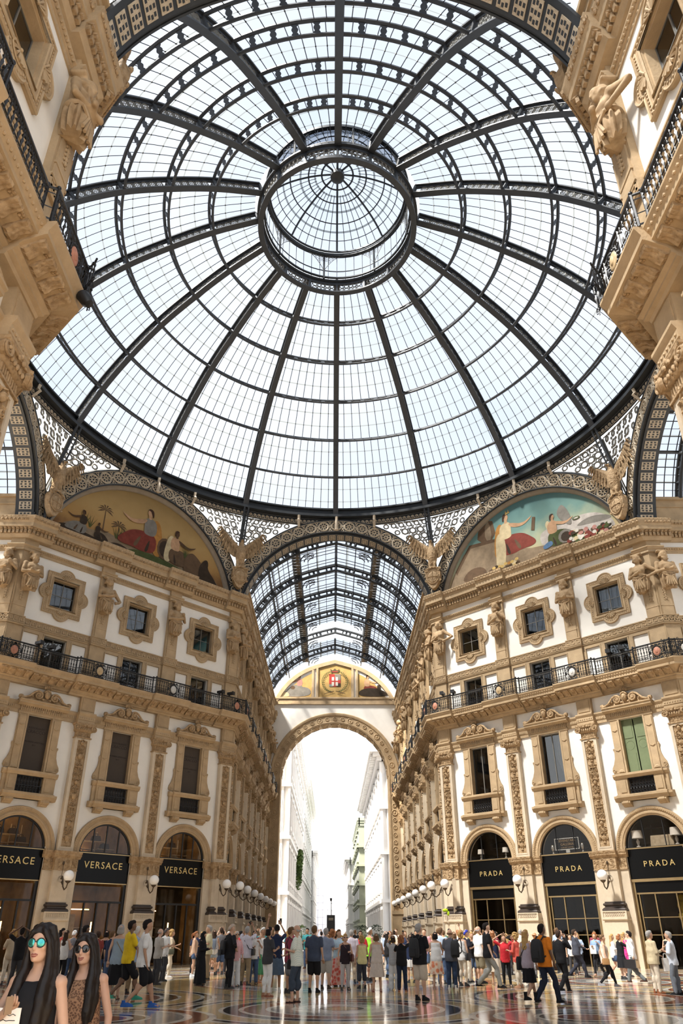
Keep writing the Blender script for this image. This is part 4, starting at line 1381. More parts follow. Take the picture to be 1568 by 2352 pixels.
# ------------------------------------------------------------------ glazed vaults of the arcades (local: axis along +y, from the octagon)
VR, VZ = 7.45, 22.4
VA0 = math.asin((25.55 - VZ) / VR)
def vprof():
    pts = []
    a1 = math.acos(3.0 / VR)
    for i in range(13): a = VA0 + (a1 - VA0) * i / 12; pts.append((VR * cos(a), VZ + VR * sin(a)))
    zt = pts[-1][1]
    for i in range(1, 5): pts.append((3.0 * (1 - i / 4), zt + (30.15 - zt) * (i / 4) ** .85))
    return pts + [(-x, z) for x, z in pts[-2::-1]]
VP = vprof()
def voff(o):
    out = []
    for i, (x, z) in enumerate(VP):
        t = Vector(VP[min(i + 1, len(VP) - 1)]) - Vector(VP[max(i - 1, 0)]); t.normalize(); n = Vector((t.y, -t.x))
        out.append((x + n.x * o, z + n.y * o))
    return out
TSP = 4.93
def truss_mesh():
    mb = MB(); a, b = voff(0), voff(.5)
    for P, w in ((a, .12), (b, .13)): mb.tube([(x, 0, z) for x, z in P], w, 6)
    for i in range(0, len(a)):
        mb.tube([(a[i][0], 0, a[i][1]), (b[i][0], 0, b[i][1])], .07 if i % 2 else .12, 4)
        if i < len(a) - 1 and i % 2 == 0:
            m = ((a[i][0] + a[i + 1][0]) / 2, (a[i][1] + a[i + 1][1]) / 2); m2 = ((b[i][0] + b[i + 1][0]) / 2, (b[i][1] + b[i + 1][1]) / 2)
            mb.box(-.1, .1, -.02, .02, 0, .4, M=Matrix.Translation((m[0], 0, m[1])) @ Matrix.Rotation(math.atan2(m2[0] - m[0], m2[1] - m[1]), 4, 'Y'))
    # lacy corner brackets under the raised crown
    for s in (-1, 1):
        for r in (.45, .75, 1.05):
            mb.tube([(s * (3.0 - 1.15 + r * cos(t)), 0, 29.15 - .75 + r * .8 * sin(t)) for t in [pi / 2 * j / 5 for j in range(6)]], .045, 4)
        for q in range(3): mb.tube([(s * (2.55 - .3 * q + .12 * cos(t)), 0, 28.95 + .02 * q + .12 * sin(t)) for t in [pi * j / 4 for j in range(8)]], .03, 4, closed=True)
    return mb.mesh('truss', IRON, 40)
def vbars_mesh(crown=True):
    mb = MB(); P = voff(.52); n = 9; N = len(P)
    for j in range(1, n):
        y = TSP * j / n
        if crown: mb.tube([(x, y, z) for x, z in P], .034, 4)
        else:
            mb.tube([(x, y, z) for x, z in P[:13]], .026, 4); mb.tube([(x, y, z) for x, z in P[-13:]], .026, 4)
    for i in range(N):
        x, z = P[i]
        if not crown and abs(x) < 2.9: continue
        w = .14 if abs(abs(x) - 3.0) < .1 else (.11 if i in (6, N - 7) or abs(x) < .01 else (.022 if i % 2 else .04))
        mb.tube([(x, 0, z), (x, TSP, z)], w, 4)
    a = voff(0)
    for i in (6, 12, N - 7, N - 13): mb.tube([(a[i][0], 0, a[i][1]), (a[i][0], TSP, a[i][1])], .06, 4)
    if not crown:
        for s in (-1, 1):
            for j in range(14): mb.tube([(s * 3.0, TSP * j / 13, 29.7), (s * 3.0, TSP * j / 13, 30.7)], .02, 4)
            mb.tube([(s * 3, 0, 30.7), (s * 3, TSP, 30.7)], .03, 4)
    return mb.mesh('glazing_bars', IRON, 40)
def vglass_mesh(crown=True):
    mb = MB(); P = voff(.55); N = len(P)
    for j in range(5):
        y0, y1 = TSP * j / 5, TSP * (j + 1) / 5
        for i in range(N - 1):
            if not crown and abs(P[i][0] + P[i + 1][0]) < 5.9: continue
            seam = (i % 3 == 2)
            a, b = Vector(P[i]), Vector(P[i + 1]); c = a.lerp(b, .8 if seam else 1)
            mb.add([(a.x, y0, a.y), (c.x, y0, c.y), (c.x, y1, c.y), (a.x, y1, a.y)], [(0, 1, 2, 3)])
            if seam: mb.add([(c.x, y0, c.y), (b.x, y0, b.y), (b.x, y1, b.y), (c.x, y1, c.y)], [(0, 1, 2, 3)], 1)
    for s in (-1, 1):
        for j in range(9):
            y0 = TSP * j / 9 + .04; mb.box(min(s * 3.1, s * 3.75), max(s * 3.1, s * 3.75), y0, y0 + TSP / 9 - .1, 29.62, 29.66, 2)
    return mb.mesh('glass_panel', [ROOFGLASS, SEAM, WALK], 0)
WALK = mat('walkway_grating', (.20, .165, .12), .8, var=.3)
tr_, vb_, vb2_, vg_, vg2_ = truss_mesh(), vbars_mesh(), vbars_mesh(False), vglass_mesh(), vglass_mesh(False)
for k, nb, desc in ((0, 6, 'barrel vault of glass over the long far arcade'), (2, 3, 'barrel vault of glass over the left side arcade'), (6, 3, 'barrel vault of glass over the right side arcade'), (4, 3, 'barrel vault of glass over the near arcade')):
    V = empty('glass_vault', (0, 0, 0), k * pi / 4, label=desc, cat='glass roof')
    y0 = 19.3
    for i in range(nb):
        y = y0 + TSP * i
        link('truss', tr_, V, (0, y + (1.9 if i == 0 else TSP * .0) + (0 if i == 0 else 1.9), 0))
        gap = (k == 0 and i == 4)
        g = link('glass_panel', vg2_ if gap else vg_, V, (0, y, 0))
        link('glazing_bars', vb2_ if gap else vb_, g)
# parapets the vaults stand on
for k, L, nm in ((0, 31.2, 'far'), (2, 16, 'side_left'), (6, 16, 'side_right'), (4, 15, 'near')):
    mb = MB()
    for s in (-1, 1):
        a, b = sorted((s * 6.95, s * 7.4))
        mb.box(a, b, 19.1, 19.1 + L, 23.88, 25.5)
        a, b = sorted((s * 6.78, s * 7.5)); mb.box(a, b, 19.1, 19.1 + L, 25.4, 25.58)
        a, b = sorted((s * 6.88, s * 7.5)); mb.box(a, b, 19.1, 19.1 + L, 24.9, 24.98)
    tag(link('wall_parapet_' + nm, mb.mesh('parapet', STONE, 0), None, (0, 0, 0), k * pi / 4), kind='structure')
# ------------------------------------------------------------------ floor
def floor_material():
    m = bpy.data.materials.new('mosaic_marble'); m.use_nodes = True
    t = m.node_tree; b = t.nodes['Principled BSDF']; L = t.links.new; N = t.nodes.new
    g = N('ShaderNodeNewGeometry'); sp = N('ShaderNodeSeparateXYZ'); L(g.outputs['Position'], sp.inputs[0])
    def mth(op, a, b_=None, c=None):
        n = N('ShaderNodeMath'); n.operation = op
        for i, v in enumerate((a, b_, c)):
            if v is None: continue
            if isinstance(v, (int, float)): n.inputs[i].default_value = v
            else: L(v, n.inputs[i])
        return n.outputs[0]
    def length(x, y): return mth('SQRT', mth('ADD', mth('MULTIPLY', x, x), mth('MULTIPLY', y, y)))
    def ramp(f, stops):
        n = N('ShaderNodeValToRGB'); n.color_ramp.interpolation = 'CONSTANT'; L(f, n.inputs[0]); e = n.color_ramp.elements
        while len(e) < len(stops): e.new(.5)
        for q, (p, c) in zip(e, stops): q.position = p; q.color = (*c, 1)
        return n.outputs[0]
    def mix(f, a, c):
        n = N('ShaderNodeMix'); n.data_type = 'RGBA'; L(f, n.inputs[0])
        for i, v in ((6, a), (7, c)):
            if isinstance(v, tuple): n.inputs[i].default_value = (*v, 1)
            else: L(v, n.inputs[i])
        return n.outputs[2]
    X, Y = sp.outputs[0], sp.outputs[1]
    W, G, R, K, O, T = (.72, .66, .56), (.34, .32, .29), (.27, .10, .055), (.05, .04, .035), (.60, .42, .19), (.52, .39, .24)
    r = length(X, Y)
    cen = ramp(mth('DIVIDE', r, 20), [(0, (.10, .16, .30)), (.06, W), (.07, R), (.10, W), (.105, O), (.17, K), (.176, W), (.20, G), (.24, W), (.247, R), (.26, O), (.33, W), (.338, K), (.345, T), (.42, W), (.43, T), (.70, W), (.71, K), (.725, W), (.735, T)])
    a = mth('ARCTAN2', Y, X)
    af = mth('SUBTRACT', mth('FLOORED_MODULO', mth('ADD', a, pi / 8), pi / 4), pi / 8)
    px = mth('SUBTRACT', mth('MULTIPLY', r, mth('COSINE', af)), 10.4); py = mth('MULTIPLY', r, mth('SINE', af))
    r2 = length(px, py)
    sat = ramp(mth('DIVIDE', r2, 4), [(0, O), (.10, K), (.13, W), (.30, G), (.42, W), (.45, R), (.58, W), (.61, K), (.70, W), (.73, O), (.86, W), (.89, K), (.94, W)])
    c = mix(mth('LESS_THAN', r2, 3.9), cen, sat)
    # small circles between
    a3 = mth('SUBTRACT', mth('FLOORED_MODULO', a, pi / 4), pi / 8)
    r3 = length(mth('SUBTRACT', mth('MULTIPLY', r, mth('COSINE', a3)), 13.6), mth('MULTIPLY', r, mth('SINE', a3)))
    s3 = ramp(mth('DIVIDE', r3, 3), [(0, R), (.2, W), (.25, K), (.33, W), (.37, G), (.6, W), (.66, R), (.78, W)])
    c = mix(mth('LESS_THAN', r3, 2.5), c, s3)
    # paved bands outside the octagon
    bx = mth('FLOORED_MODULO', X, 3.6); by = mth('FLOORED_MODULO', Y, 3.6)
    band = mth('MINIMUM', bx, by)
    arm = ramp(mth('DIVIDE', band, 3.6), [(0, K), (.04, W), (.09, R), (.16, W), (.2, T)])
    c = mix(mth('GREATER_THAN', r, 16.4), c, arm)
    nz = N('ShaderNodeTexNoise'); nz.inputs['Scale'].default_value = 1.7; nz.inputs['Detail'].default_value = 7; L(g.outputs['Position'], nz.inputs['Vector'])
    mr = N('ShaderNodeMapRange'); mr.inputs[1].default_value = .3; mr.inputs[2].default_value = .7; mr.inputs[3].default_value = .62; mr.inputs[4].default_value = 1.2; L(nz.outputs['Fac'], mr.inputs[0])
    mx = N('ShaderNodeMix'); mx.data_type = 'RGBA'; mx.blend_type = 'MULTIPLY'; mx.inputs[0].default_value = 1; L(c, mx.inputs[6]); L(mr.outputs[0], mx.inputs[7])
    L(mx.outputs[2], b.inputs['Base Color'])
    b.inputs['Roughness'].default_value = .11; b.inputs['Specular IOR Level'].default_value = .75
    n2 = N('ShaderNodeTexNoise'); n2.inputs['Scale'].default_value = .9; n2.inputs['Detail'].default_value = 3; L(g.outputs['Position'], n2.inputs['Vector'])
    bp = N('ShaderNodeBump'); bp.inputs['Strength'].default_value = .10; bp.inputs['Distance'].default_value = .05; L(n2.outputs['Fac'], bp.inputs['Height']); L(bp.outputs[0], b.inputs['Normal'])
    return m
mb = MB(); mb.box(-42, 42, -42, 51.2, -.4, 0)
tag(link('floor', mb.mesh('floor', floor_material(), 0)), kind='structure')
STREETM = mat('street_stone', (.55, .52, .48), .7, var=.15, vscale=.6)
mb = MB(); mb.box(-60, 60, 51.2, 320, -.4, -.01)
tag(link('street', mb.mesh('street', STREETM, 0)), kind='structure')

# ------------------------------------------------------------------ painted lunettes
def paint_mat(name, stops, var=.16):
    m = bpy.data.materials.new(name); m.use_nodes = True
    t = m.node_tree; b = t.nodes['Principled BSDF']; b.inputs['Roughness'].default_value = .75; b.inputs['Specular IOR Level'].default_value = .15
    tcn = t.nodes.new('ShaderNodeTexCoord'); sx = t.nodes.new('ShaderNodeSeparateXYZ'); t.links.new(tcn.outputs['Object'], sx.inputs[0])
    n = t.nodes.new('ShaderNodeTexNoise'); n.inputs['Scale'].default_value = 1.3; n.inputs['Detail'].default_value = 6; t.links.new(tcn.outputs['Object'], n.inputs['Vector'])
    mr = t.nodes.new('ShaderNodeMapRange'); mr.inputs[1].default_value = 23.9; mr.inputs[2].default_value = 29.4; t.links.new(sx.outputs[2], mr.inputs[0])
    ad = t.nodes.new('ShaderNodeMath'); ad.operation = 'MULTIPLY_ADD'; ad.inputs[1].default_value = var * 2; t.links.new(n.outputs['Fac'], ad.inputs[0])
    ad2 = t.nodes.new('ShaderNodeMath'); ad2.operation = 'SUBTRACT'; ad2.inputs[1].default_value = var; t.links.new(mr.outputs[0], ad2.inputs[0]); t.links.new(ad2.outputs[0], ad.inputs[2])
    r = t.nodes.new('ShaderNodeValToRGB'); e = r.color_ramp.elements
    while len(e) < len(stops): e.new(.5)
    for q, (p, c) in zip(e, stops): q.position = p; q.color = (*c, 1)
    t.links.new(ad.outputs[0], r.inputs[0]); t.links.new(r.outputs[0], b.inputs['Base Color'])
    return m
def pm(name, c, var=.35): return mat('paint_' + name, c, .75, var=var, vscale=2.5, spec=.15)
PT = dict(ochre=pm('ochre', (.40, .24, .09)), skin=pm('skin', (.50, .30, .17)), dskin=pm('dark_skin', (.10, .055, .03)), maroon=pm('maroon', (.20, .045, .03)), orange=pm('orange', (.42, .20, .05)), cream=pm('cream', (.58, .47, .28)), brown=pm('brown', (.13, .08, .045)), dark=pm('dark', (.05, .034, .022)), green=pm('green', (.075, .09, .03)), grey=pm('grey', (.22, .20, .17)), white=pm('white', (.62, .58, .50)), pink=pm('pink', (.45, .22, .18)), blue=pm('blue', (.10, .18, .30)), stone=pm('stone', (.26, .19, .12)), hair=pm('hair', (.06, .03, .018)), cloud=pm('cloud', (.50, .45, .40)), gold=pm('gold', (.55, .38, .13)), red=pm('red', (.40, .05, .04)))
PTK = list(PT)
def smooth(pts, it=2):
    for _ in range(it):
        out = []
        for i in range(len(pts)):
            a, b = pts[i], pts[(i + 1) % len(pts)]
            out += [(a[0] * .75 + b[0] * .25, a[1] * .75 + b[1] * .25), (a[0] * .25 + b[0] * .75, a[1] * .25 + b[1] * .75)]
        pts = out
    return pts
def ell(cx, cz, rx, rz, n=12, rot=0):
    return [(cx + rx * cos(a) * cos(rot) - rz * sin(a) * sin(rot), cz + rx * cos(a) * sin(rot) + rz * sin(a) * cos(rot)) for a in [2 * pi * i / n for i in range(n)]]
def painting(shapes, y0):
    """layers of pigment shapes on one flat picture"""
    mb = MB()
    for i, (c, pts) in enumerate(shapes):
        mb.poly([pts], y0 - .004 - .0012 * i, None, PTK.index(c))
    return mb.mesh('painted_figures', [PT[k] for k in PTK], 0)
def seated(S, x, z, s, f, robe, top, skin, cloak=None):
    """generic robed figure sitting; f = which way the knees point"""
    P = lambda *q: smooth([(x + f * a * s, z + b * s) for a, b in q])
    if cloak: S.append((cloak, P((-.9, 1.7), (-.35, 2.0), (-.25, .6), (-.5, -.9), (-1.2, -.8), (-1.15, .4))))
    S.append((robe, P((-.7, .55), (.2, .75), (1.2, .55), (1.75, .1), (2.3, -.5), (2.0, -.8), (1.0, -.75), (.3, -.9), (-.7, -.7))))
    S.append(('brown', P((.5, .2), (.62, .25), (1.1, -.6), (.8, -.72))))
    S.append(('dark', P((-.2, .1), (-.1, .15), (.2, -.8), (-.1, -.8))))
    S.append((top, P((-.5, 1.75), (.05, 1.9), (.4, 1.65), (.35, .95), (.35, .5), (-.5, .5), (-.65, 1.1))))
    S.append((skin, P((.15, 1.7), (.5, 1.62), (1.3, 1.25), (2.0, 1.5), (2.15, 1.62), (1.95, 1.35), (1.3, 1.02), (.4, 1.25))))
    S.append((skin, P((-.14, 1.75), (.14, 1.78), (.12, 2.1), (-.1, 2.1))))
    S.append((skin, ell(x + f * .03 * s, z + 2.25 * s, .20 * s, .27 * s)))
    S.append(('hair', P((-.28, 2.2), (-.2, 2.55), (.1, 2.62), (.25, 2.45), (.02, 2.42), (-.08, 2.2), (-.25, 1.9))))
def palm(S, x, z0, z1):
    S.append(('brown', [(x - .05, z0), (x + .05, z0), (x + .03, z1), (x - .03, z1)]))
    for a in (10, 40, 75, 110, 145, 172, 200, -20):
        c, s_ = cos(radians(a)), sin(radians(a))
        S.append(('brown', [(x, z1), (x + .35 * c - .07 * s_, z1 + .35 * s_ + .07 * c), (x + .62 * c, z1 + .5 * s_ - .12), (x + .35 * c + .05 * s_, z1 + .35 * s_ - .05 * c)]))
def lunette(k, sky, shapes, label, fn):
    Lr = 6.92 + DR; z0 = 23.6; xe = sqrt(Lr ** 2 - (z0 - AZ) ** 2)
    a0 = math.atan2(z0 - AZ, xe)
    pts = arch_pts(0, Lr, AZ, 40, pi - a0, a0)
    mb = MB(); mb.poly([pts], AY + .02, AY + .25)
    o = tag(link('lunette_painting', mb.mesh('lunette_painting', sky, 0), None, (0, 0, 0), k * pi / 4), label, 'mural')
    if shapes:
        clip = []
        for c, p in shapes:
            q = []
            for x, z in p:
                r = sqrt(x * x + (z - AZ) ** 2)
                if r > 7.05: x, z = x * 7.05 / r, AZ + (z - AZ) * 7.05 / r
                q.append((x, z))
            clip.append((c, q))
        link('painted_figures', painting(clip, AY + .02), o)
    def fr():
        m2 = MB()
        m2.arc([(r_ + DR, d_) for r_, d_ in ((7.12, -.1), (7.12, .30), (7.05, .30), (7.02, .2), (6.94, .14), (6.90, .10), (6.88, -.02))], 0, AZ, A0 * .95, pi - A0 * .95, 48, M=Matrix.Translation((0, AY, 0)))
        return m2.mesh('lunette_frame', mat('grey_moulding', (.30, .25, .19), .7, var=.2), 40)
    link('lunette_frame', cached('lunfr', fr), o)
    return o
S = []
S.append(('stone', smooth([(-6.3, 24.2), (-5.9, 25.0), (-5.0, 25.3), (-4.2, 25.0), (-3.2, 25.4), (-2.2, 25.2), (-1.2, 25.6), (1.4, 25.4), (3.2, 25.9), (4.4, 25.9), (6.2, 24.6), (6.3, 24.0)])))
palm(S, -3.3, 25.4, 26.9); palm(S, -2.2, 25.2, 26.1)
for x, z in ((-4.6, 25.6), (-4.2, 25.5), (-2.3, 25.4), (-1.9, 25.6)):
    for a in (50, 75, 100, 125): S.append(('green', [(x - .04, z - .3), (x + .04, z - .3), (x + .7 * cos(radians(a)), z + .7 * sin(radians(a)))]))
S.append(('dark', smooth([(-6.5, 24.6), (-5.6, 24.9), (-4.6, 24.7), (-3.0, 24.5), (-2.0, 24.9), (-1.0, 24.5), (-1.2, 23.7), (-6.4, 23.7)])))
seated(S, -4.75, 24.95, .50, -1, 'grey', 'dark', 'dskin'); seated(S, -3.6, 24.85, .35, 1, 'dark', 'dark', 'dskin')
S.append(('green', smooth([(-1.6, 24.6), (-.4, 24.95), (1.0, 24.9), (2.4, 24.75), (3.4, 24.5), (3.2, 23.8), (-1.6, 23.8)])))
S.append(('green', smooth([(3.0, 24.5), (4.3, 24.7), (4.6, 24.1), (3.2, 23.9)])))
seated(S, .0, 25.75, 1.0, -1, 'maroon', 'grey', 'skin', 'orange')
S.append(('brown', ell(1.4, 25.7, .62, .85))); S.append(('dark', ell(1.4, 25.7, .45, .65)))
seated(S, 2.3, 25.5, .78, 1, 'brown', 'skin', 'dskin', 'cream')
S.append(('brown', smooth([(3.0, 25.6), (3.6, 26.3), (4.2, 26.0), (4.8, 25.4), (5.6, 24.9), (6.3, 24.2), (6.2, 23.7), (3.2, 23.9)])))
S.append(('dark', smooth([(4.3, 25.3), (4.7, 26.0), (5.0, 26.15), (5.15, 25.9), (5.1, 25.4), (5.9, 24.7), (6.2, 23.9), (4.4, 24.2)])))
for a in range(9): S.append(('green', [(3.05, 25.6), (3.1, 25.6), (2.7 + .12 * a, 27.0 - abs(a - 4) * .1)]))
lunette(1, paint_mat('mural_ochre_sky', [(.1, (.19, .095, .04)), (.3, (.36, .21, .075)), (.55, (.38, .25, .10)), (1, (.25, .165, .065))]), S, 'ochre lunette mural of robed figures and palms above the left octagon wall', 'left')
S = []
S.append(('cloud', smooth([(1.1, 25.5), (1.2, 26.1), (2.1, 26.3), (2.9, 26.1), (3.9, 26.4), (5.4, 26.1), (6.3, 25.2), (6.4, 24.4), (1.4, 24.8)])))
S.append(('grey', smooth([(3.6, 25.6), (4.8, 26.0), (6.1, 25.6), (6.3, 25.2), (4.8, 25.4)])))
S.append(('stone', smooth([(-6.9, 24.0), (-6.2, 25.4), (-4.8, 27.2), (-2.4, 27.0), (-.4, 25.4), (2.6, 24.9), (6.4, 24.3), (6.4, 23.7), (-6.8, 23.7)], 1)))
S.append(('brown', [(-6.0, 25.6), (-4.6, 27.35), (-2.2, 27.05), (-2.3, 26.8), (-4.5, 27.05), (-5.9, 25.3)]))
S.append(('brown', smooth([(-3.9, 27.2), (-3.7, 28.6), (-2.5, 29.1), (-2.2, 27.0)], 1))); S.append(('stone', smooth([(-3.2, 27.2), (-3.1, 28.6), (-2.7, 28.7), (-2.6, 27.1)], 1)))
S.append(('brown', smooth([(-5.6, 24.6), (-4.8, 25.4), (-3.6, 25.3), (-3.2, 24.5), (-4.2, 24.2)])))
seated(S, -1.35, 26.2, .98, 1, 'maroon', 'cream', 'skin', 'orange')
S.append(('cream', smooth([(-2.3, 27.2), (-1.7, 27.4), (-1.5, 26.0), (-1.8, 24.4), (-2.5, 24.3), (-2.4, 25.8)])))
S.append(('gold', [(-1.32, 28.62), (-1.28, 28.95), (-1.14, 28.72), (-1.04, 28.98), (-.95, 28.68)]))
S.append(('brown', [(.55, 26.6), (.8, 26.5), (1.0, 27.5), (.76, 27.6)]))
S.append(('grey', smooth([(2.5, 27.0), (2.9, 27.65), (3.2, 27.5), (3.55, 26.6), (3.55, 25.8), (3.1, 26.1)]))); S.append(('cream', smooth([(1.9, 26.9), (1.6, 26.6), (1.8, 26.0), (2.1, 26.2)])))
seated(S, 2.2, 25.35, .72, 1, 'green', 'skin', 'skin'); S.append(('blue', smooth([(1.2, 25.0), (1.9, 25.3), (2.1, 24.9), (1.4, 24.7)])))
S.append(('grey', ell(2.95, 25.2, .5, .5))); S.append(('dark', ell(3.0, 25.15, .36, .36))); S.append(('green', ell(3.9, 26.2, .28, .12))); S.append(('cloud', ell(3.9, 26.2, .18, .06)))
rr = random.Random(5)
for i in range(60):
    x = 3.0 + 3.1 * rr.random(); z = 24.4 + (.9 - .12 * (x - 3)) * rr.random() + .05
    S.append((rr.choice(['pink', 'white', 'green', 'dark', 'maroon', 'cream', 'brown']), ell(x, z, .13 + .1 * rr.random(), .11 + .06 * rr.random(), 7)))
for i in range(26):
    S.append((rr.choice(['orange', 'cream', 'brown', 'gold', 'dark']), ell(-3.9 + 3.2 * rr.random(), 24.3 + .5 * rr.random(), .16, .12, 7)))
lunette(7, paint_mat('mural_teal_sky', [(.12, (.42, .33, .18)), (.34, (.34, .36, .24)), (.6, (.14, .24, .21)), (1, (.08, .165, .165))]), S, 'teal sky lunette mural of a crowned figure in red above the right octagon wall', 'right')
for k, nm in ((3, 'near left'), (5, 'near right')):
    lunette(k, MATS['paint_ochre'], None, 'plain painted lunette above the %s octagon wall' % nm, nm)

# ------------------------------------------------------------------ far end wall with the street arch
EY = CY + EXT + NARM * BAY
def end_wall():
    mb = MB()
    top = [(x, z + .2) for x, z in voff(.3)]
    out = [(-7.6, 0), (-7.6, 25.6)] + top[::-1] + [(7.6, 25.6), (7.6, 0)]
    lp = [(5.9, 0)] + [(5.9, 16.8)] + arch_pts(0, 5.9, 16.8, 32, 0, pi)[1:] + [(-5.9, 0)]
    mb.poly([out + lp], EY, EY + 1.8, back=True)
    return mb.mesh('wall_far_end', STUCCO, 0)
EW = tag(link('wall_far_end', end_wall()), kind='structure')
def end_trim():
    mb = MB(); M = Matrix.Translation((0, EY, 0))
    pr = [(5.88, -1.8), (5.88, .05), (5.98, .10), (6.05, .10), (6.08, .05), (6.75, .05), (6.78, .12), (6.9, .16), (7.05, .16), (7.12, .08), (7.12, 0)]
    mb.arc(pr, 0, 16.8, 0, pi, 40, M=M)
    for s in (-1, 1):
        for r0, r1, d in ((5.9, 6.05, .10), (6.05, 6.78, .05), (6.78, 7.1, .15), (7.1, 7.5, .08)):
            a, b = sorted((s * r0, s * r1)); mb.box(a, b, EY - d, EY + .05, 3.6 if r1 < 7.2 else 0, 16.8)
        a, b = sorted((s * 5.82, s * 7.3)); mb.box(a, b, EY - .24, EY + .1, 3.3, 3.62); mb.box(a, b, EY - .18, EY + .1, 0, 3.3)
        mb.box(min(s * 5.86, s * 5.9), max(s * 5.86, s * 5.9), EY, EY + 1.8, 0, 16.8)
    for z0, z1, d in ((24.9, 25.0, .16), (25.0, 25.55, .08), (25.55, 25.72, .16)): mb.box(-7.3, 7.3, EY - d, EY, z0, z1)
    for i in range(23):     # ringed bosses on the archivolt
        a = pi * (i + .5) / 23; x, z = 6.42 * cos(a), 16.8 + 6.42 * sin(a); r = .28 if i % 4 == 1 else .19
        mb.tube([(x + r * cos(t * pi / 6), EY - .07, z + r * sin(t * pi / 6)) for t in range(12)], .04, 4, closed=True); mb.ball((x, EY - .05, z), r * .5, .06, r * .5, 6, 4)
    for s in (-1, 1):
        for i in range(17):
            x, z = s * 6.42, 4.2 + .74 * i; r = .28 if i % 5 == 2 else .19
            mb.tube([(x + r * cos(t * pi / 6), EY - .07, z + r * sin(t * pi / 6)) for t in range(12)], .04, 4, closed=True); mb.ball((x, EY - .05, z), r * .5, .06, r * .5, 6, 4)
    # coffers of the arch soffit
    for i in range(17):
        a = pi * (i + .5) / 17
        Mx = Matrix.Translation((0, EY + .9, 16.8)) @ Matrix.Rotation(-a + pi / 2, 4, 'Y') @ Matrix.Translation((0, 0, 5.86))
        for x0, x1, y0, y1 in ((-.45, -.36, -.7, .7), (.36, .45, -.7, .7), (-.45, .45, -.7, -.6), (-.45, .45, .6, .7), (-.45, .45, -.04, .04)): mb.box(x0, x1, y0, y1, -.06, .02, 0, Mx)
    # frames of the lunette
    def rect(a, b, c, d): return [(a, c), (a, d), (b, d), (b, c)]
    for s in (-1, 1):
        for q in (2.05, 2.55): mb.box(s * q - .12, s * q + .12, EY - .14, EY, 25.72, 29.0 if q > 2.2 else 29.4)
        for q in (6.55,): mb.box(min(s * q, s * (q + .75)), max(s * q, s * (q + .75)), EY - .12, EY, 25.0, 25.75)
    top = voff(-.35); to2 = voff(.1)
    mb.poly([[(x, z) for x, z in to2] + [(x, z) for x, z in top[::-1]]], EY - .13, EY)
    return mb.mesh('trim', STONE, 30)
link('arch_trim', end_trim(), EW)
def clipz(pts, r=6.75):
    out = []
    for x, z in pts:
        q = sqrt(x * x + (z - VZ) ** 2)
        if q > r: x, z = x * r / q, VZ + (z - VZ) * r / q
        out.append((x, z))
    return out
GOLDP = mat('gold_mosaic', (.46, .29, .09), .55, var=.25, vscale=3)
mb = MB()
mb.poly([[(-1.9, 25.75), (-1.9, 29.3), (0, 29.7), (1.9, 29.3), (1.9, 25.75)]], EY - .02, EY)
for s in (-1, 1): mb.poly([clipz([(s * 2.7, 25.75), (s * 2.7, 29.2), (s * 3.6, 28.8), (s * 4.6, 28.2), (s * 5.4, 27.5), (s * 6.0, 26.8), (s * 6.5, 25.75)])], EY - .02, EY)
EL = tag(link('lunette_mosaic', mb.mesh('lunette_mosaic', GOLDP, 0)), 'gold ground mosaic lunette with a city shield between two seated figures above the street arch', 'mural')
S = []
seated(S, -4.15, 26.75, .66, -1, 'grey', 'pink', 'skin'); S.append(('grey', smooth([(-6.4, 25.8), (-6.0, 26.3), (-4.6, 27.0), (-2.8, 26.9), (-2.75, 25.8)]))); S.append(('brown', smooth([(-5.2, 26.8), (-4.9, 27.2), (-4.5, 26.9), (-4.8, 26.6)])))
S.append(('cream', smooth([(-6.3, 25.8), (-6.0, 26.4), (-5.3, 26.3), (-5.2, 25.8)])))
seated(S, 3.8, 26.7, .66, 1, 'maroon', 'skin', 'skin'); S.append(('dark', smooth([(2.75, 25.8), (2.8, 26.6), (4.2, 26.9), (5.6, 26.6), (6.4, 25.8)]))); S.append(('dark', [(4.9, 26.4), (4.9, 27.2), (5.3, 27.2), (5.3, 26.4)]))
# shield quartered, crown and laurel
S.append(('red', [(-.66, 27.0), (-.66, 28.5), (.66, 28.5), (.66, 27.0)]))
S.append(('grey', [(0, 27.8), (0, 28.5), (.66, 28.5), (.66, 27.8)])); S.append(('grey', [(-.66, 27.0), (-.66, 27.3), (-.2, 27.3), (-.2, 27.0)]))
S.append(('dark', [(.2, 27.0), (.2, 27.4), (.66, 27.4), (.66, 27.0)]))
S.append(('white', [(-.36, 27.1), (-.36, 28.15), (.36, 28.15), (.36, 27.1)])); S.append(('red', [(-.08, 27.1), (-.08, 28.15), (.08, 28.15), (.08, 27.1)])); S.append(('red', [(-.36, 27.55), (-.36, 27.71), (.36, 27.71), (.36, 27.55)]))
S.append(('brown', [(-.45, 28.7), (-.55, 29.15), (-.25, 28.95), (0, 29.2), (.25, 28.95), (.55, 29.15), (.45, 28.7)])); S.append(('red', [(-.36, 28.75), (-.36, 28.85), (.36, 28.85), (.36, 28.75)]))
for s in (-1, 1):
    for i in range(16):
        a = radians(-80 + 10.5 * i); x, z = s * (.25 + 1.15 * cos(a)), 27.55 + 1.2 * sin(a)
        for q in (-1, 1): S.append(('green', ell(x + q * .09, z + .04, .12, .045, 7, s * q * .7 + .6)))
    S.append(('brown', [(s * .1, 26.4), (s * 1.2, 26.1), (s * 1.22, 26.16), (s * .1, 26.5)]))
link('painted_figures', painting(S, EY - .02), EL)

